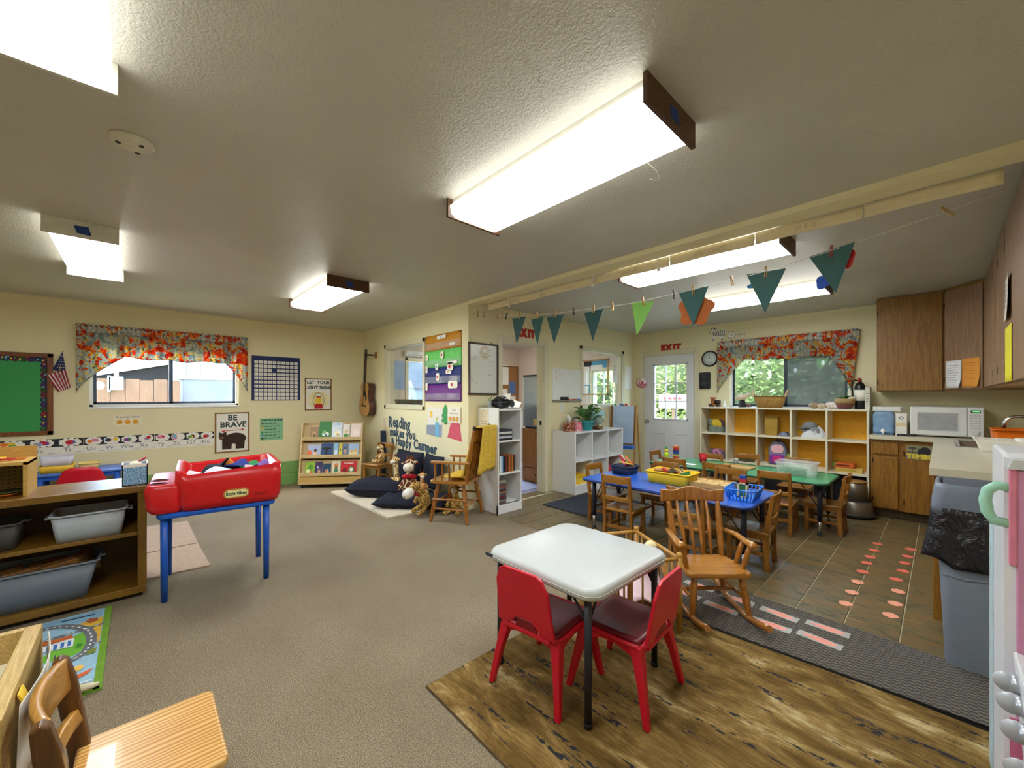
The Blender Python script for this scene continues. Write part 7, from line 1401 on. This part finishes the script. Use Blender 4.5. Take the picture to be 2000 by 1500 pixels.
obj('cross_stretcher', G().box((-.15, -.14, .13), (.15, -.122, .16)), MDC, t); obj('front_rail', G().box((-.14, .115, .25), (.14, .135, .302)), MDC, t)
t = thing('plywood_box', 'open plywood box at the left edge beside the nearest chair', 'box', (0, 0, 0)); PLB_ = wood('ply_edge', 'a8843c', 'd8bc7c', 0, 9, .5, 22); PLI = M('d9d0b4', .6, var=.06, sc=8)
obj('side_panel', G().box((-1.97, -.262, .02), (-1.44, -.225, .60)), PLB_, t, bev=.003); obj('side_panel', G().box((-1.97, -.80, .02), (-1.44, -.765, .60)), PLB_, t, bev=.003); obj('back_panel', G().box((-1.97, -.765, .02), (-1.945, -.262, .60)), PLB_, t); obj('front_panel', G().box((-1.465, -.765, .02), (-1.44, -.262, .60)), PLB_, t); obj('inner_floor', G().box((-1.945, -.765, .50), (-1.465, -.262, .512)), PLI, t); obj('base', G().box((-1.96, -.79, 0), (-1.45, -.24, .02)), PLB_, t)
t = thing('box_sign', 'curling white handwritten sign on the plywood box side', 'sign', (0, 0, 0)); obj('sheet', G().grid(14, 10, lambda u, v: (-1.94 + u*.42, -.222 + .035*math.sin(PI*u)*.6 + .012*v, .22 + v*.36)), M('d8d4c8', .6, var=.12, sc=6), t, solid=.002); obj('yellow_tape', G().cbox((-1.60, -.216, .565), (.05, .004, .03), (.3, 0, 0)), YEL, t)
for i in range(5): obj('ink_letter', G().cbox((-1.86 + i*.05, -.19 + .006*math.sin(i), .50), (.028, .003, .05), (-.03, .3*math.sin(i*2), 0)), BLK, t)
# ================================================================ alphabet strip on the beam and bunting
STP = M('e0d2b0', .8, var=.06)
strip_cols = [(-3.60, -2.75, 'Zz Yy Xx', 'back of alphabet strip at the doorway end of the beam'), (-2.745, -2.10, 'Uu Tt', 'back of alphabet strip panel second from the doorway end'), (-2.095, -1.42, 'Pp Oo', 'back of alphabet strip panel in front of the lamp left end'), (-1.415, -.84, 'Mm Ll Kk', 'back of alphabet strip panel in front of the lamp middle'), (-.835, -.30, 'Ii Hh', 'back of alphabet strip panel at the lamp right end'), (-.295, .20, '', 'blank back of alphabet strip panel nearest the wall cabinets')]
for x0, x1, tx, lb in strip_cols:
    t = thing('beam_alphabet_strip', lb, 'alphabet strip', ((x0 + x1)/2, BY + .150, H - .037)); w2 = (x1 - x0)/2; obj('paper', G().grid(12, 4, lambda u, v: ((u-.5)*2*w2, .003*math.sin(u*9) + .002*v, -.075*v + .002*math.sin(u*5))), STP, t, solid=.0015)
    if tx:
        g = G(); g.text(tx, 0, -.04, .055, M('c9b994', .8), 2, sx=-1); art('show_through_letters', g, t)
CLP = wood('clothespin_wood', '9a7434', 'c49a54', 2, 8); CLD = M('2c2622', .6)
SP = [(-3.76, 2.89, 2.31), (-3.2, 2.92, 2.20), (-2.6, 2.95, 2.135), (-1.75, 2.99, 2.10), (-1.2, 3.02, 2.125), (-.80, 3.05, 2.16), (-.45, 3.065, 2.21), (.0, 3.085, 2.29), (.285, 3.10, 2.35)]
def on_string(x):
    for a, b_ in zip(SP, SP[1:]):
        if a[0] <= x <= b_[0]: u = (x - a[0])/(b_[0] - a[0]); return Vector(a).lerp(Vector(b_), u)
t = thing('bunting_string', 'thin white string stretched across the kitchen opening', 'string'); obj('cord', G().tube(SP, .0022, 5), M('d8d4c8', .7), t)
for p in (SP[0], SP[-1]): obj('anchor', G().ell(p, .007), BLK, t)
def pin(label, x, tilt, m_=CLP):
    p = on_string(x); t = thing('clothespin', label, 'clothespin', p, 0, 'clothespins on the bunting string', rot=(0, tilt, 0))
    obj('jaw', G().cbox((-.0045, 0, -.003), (.006, .011, .072), (0, R(3), 0)), m_, t); obj('jaw', G().cbox((.0045, 0, -.003), (.006, .011, .072), (0, R(-3), 0)), m_, t); obj('spring', G().cyl((0, -.008, .004), (0, .008, .004), .005, n=8), M('a8a8a8', .3, .9), t)
PEN = [('first dark teal pennant from the doorway end', (-3.135, 2.165), (-2.926, 2.155), (-3.064, 1.885), '33585a'), ('second dark teal pennant from the doorway end', (-2.86, 2.115), (-2.69, 2.125), (-2.774, 1.847), '33585a'), ('third dark teal pennant from the doorway end', (-2.656, 2.11), (-2.441, 2.11), (-2.563, 1.838), '33585a'), ('lone dark teal pennant left of the lime one', (-2.219, 2.09), (-2.016, 2.096), (-2.124, 1.823), '2f5254'), ('lime green pennant among the teal ones', (-1.751, 2.108), (-1.552, 2.083), (-1.705, 1.827), '86c45e'), ('teal pennant with an orange leaf behind it', (-1.369, 2.125), (-1.147, 2.127), (-1.257, 1.856), '3a6464'), ('teal pennant second from the wall cabinets', (-.910, 2.165), (-.682, 2.153), (-.799, 1.882), '3f6868'), ('largest teal pennant nearest the wall cabinets', (-.564, 2.20), (-.344, 2.232), (-.432, 1.948), '3a6262')]
for i, (lb, a, b_, c, col) in enumerate(PEN):
    xc = (a[0] + b_[0])/2; p = on_string(xc); t = thing('pennant', lb, 'pennant', (0, p.y, 0), 0, 'paper pennants on the string')
    def f(u, v, a=a, b_=b_, c=c): p0 = Vector(a).lerp(Vector(b_), u); q = p0.lerp(Vector(c), v); return (q.x, -.004 + .006*math.sin(PI*u)*(1-v), q.y)
    obj('paper', G().grid(6, 6, f, smooth=False), M(col, .75, var=.05), t, solid=.0012)
    pin('clothespin holding the ' + lb, xc, R(-6 + 3*(i % 4)), M('8a3a2a', .5) if i == 7 else CLP)
for i, (x, tl, lb, dkp) in enumerate(((-3.69, 5, 'loose clothespin nearest the doorway wall', 0), (-3.58, 8, 'loose clothespin second from the doorway wall', 0), (-3.36, 12, 'loose clothespin third from the doorway wall', 0), (-3.29, 2, 'loose clothespin fourth from the doorway wall', 0), (-3.22, 25, 'dark tilted clothespin before the first pennant', 1), (-2.335, -4, 'small dark clothespin between third and lone teal pennants', 1), (-1.93, -3, 'pale clothespin just left of the lime pennant', 0), (-1.40, -8, 'dark clothespin just left of the orange leaf', 1), (-1.0, -10, 'loose clothespin left of the second teal pennant', 0), (.02, -35, 'tilted clothespin alone near the wall cabinets', 0))): pin(lb, x, R(tl), CLD if dkp else CLP)
def blob(label, cx, y, cz, rx, rz_, col, seed, lob=5):
    t = thing('paper_leaf', label, 'paper cutout', (cx, y, cz)); rr_ = random.Random(seed); ph = rr_.uniform(0, 6)
    obj('paper', G().prism([(rx*(1 + .14*math.sin(a*.21*lob + ph))*math.cos(a*.21), rz_*(1 + .14*math.sin(a*.21*lob + ph))*math.sin(a*.21)) for a in range(30)], 0, .0015), M(col, .7), t); obj('stem', G().box((-.003, .0002, rz_*.8), (.003, .0012, rz_*1.15)), M(col, .7), t)
blob('orange brown paper leaf behind a teal pennant', -1.25, 3.035, 1.975, .125, .115, 'b4622c', 1); blob('red paper leaf edge behind the largest teal pennant', -.385, 3.085, 2.15, .04, .055, 'c02c2c', 2, 3); blob('blue paper shape behind the largest teal pennant', -.50, 3.085, 2.03, .035, .04, '2f58c0', 3, 3); blob('blue paper shape behind the second teal pennant', -.87, 3.07, 2.085, .04, .02, '3a78a0', 4, 2)
for i, (x, lb) in enumerate(((-3.22, 'white curling ribbon on the beam at the doorway end'), (-2.12, 'white ribbon on the beam left of the lamp'), (-1.50, 'white crinkled ribbon on the beam in front of the lamp'))):
    tag(obj('ribbon', G().grid(3, 10, lambda u, v: (x + (u-.5)*.022*(.4 + abs(2*v-1)), BY + .145 - .012*math.sin(v*3), H - .037 - v*.10)), M('e6e2d8', .6), None, solid=.001), lb, 'ribbon')
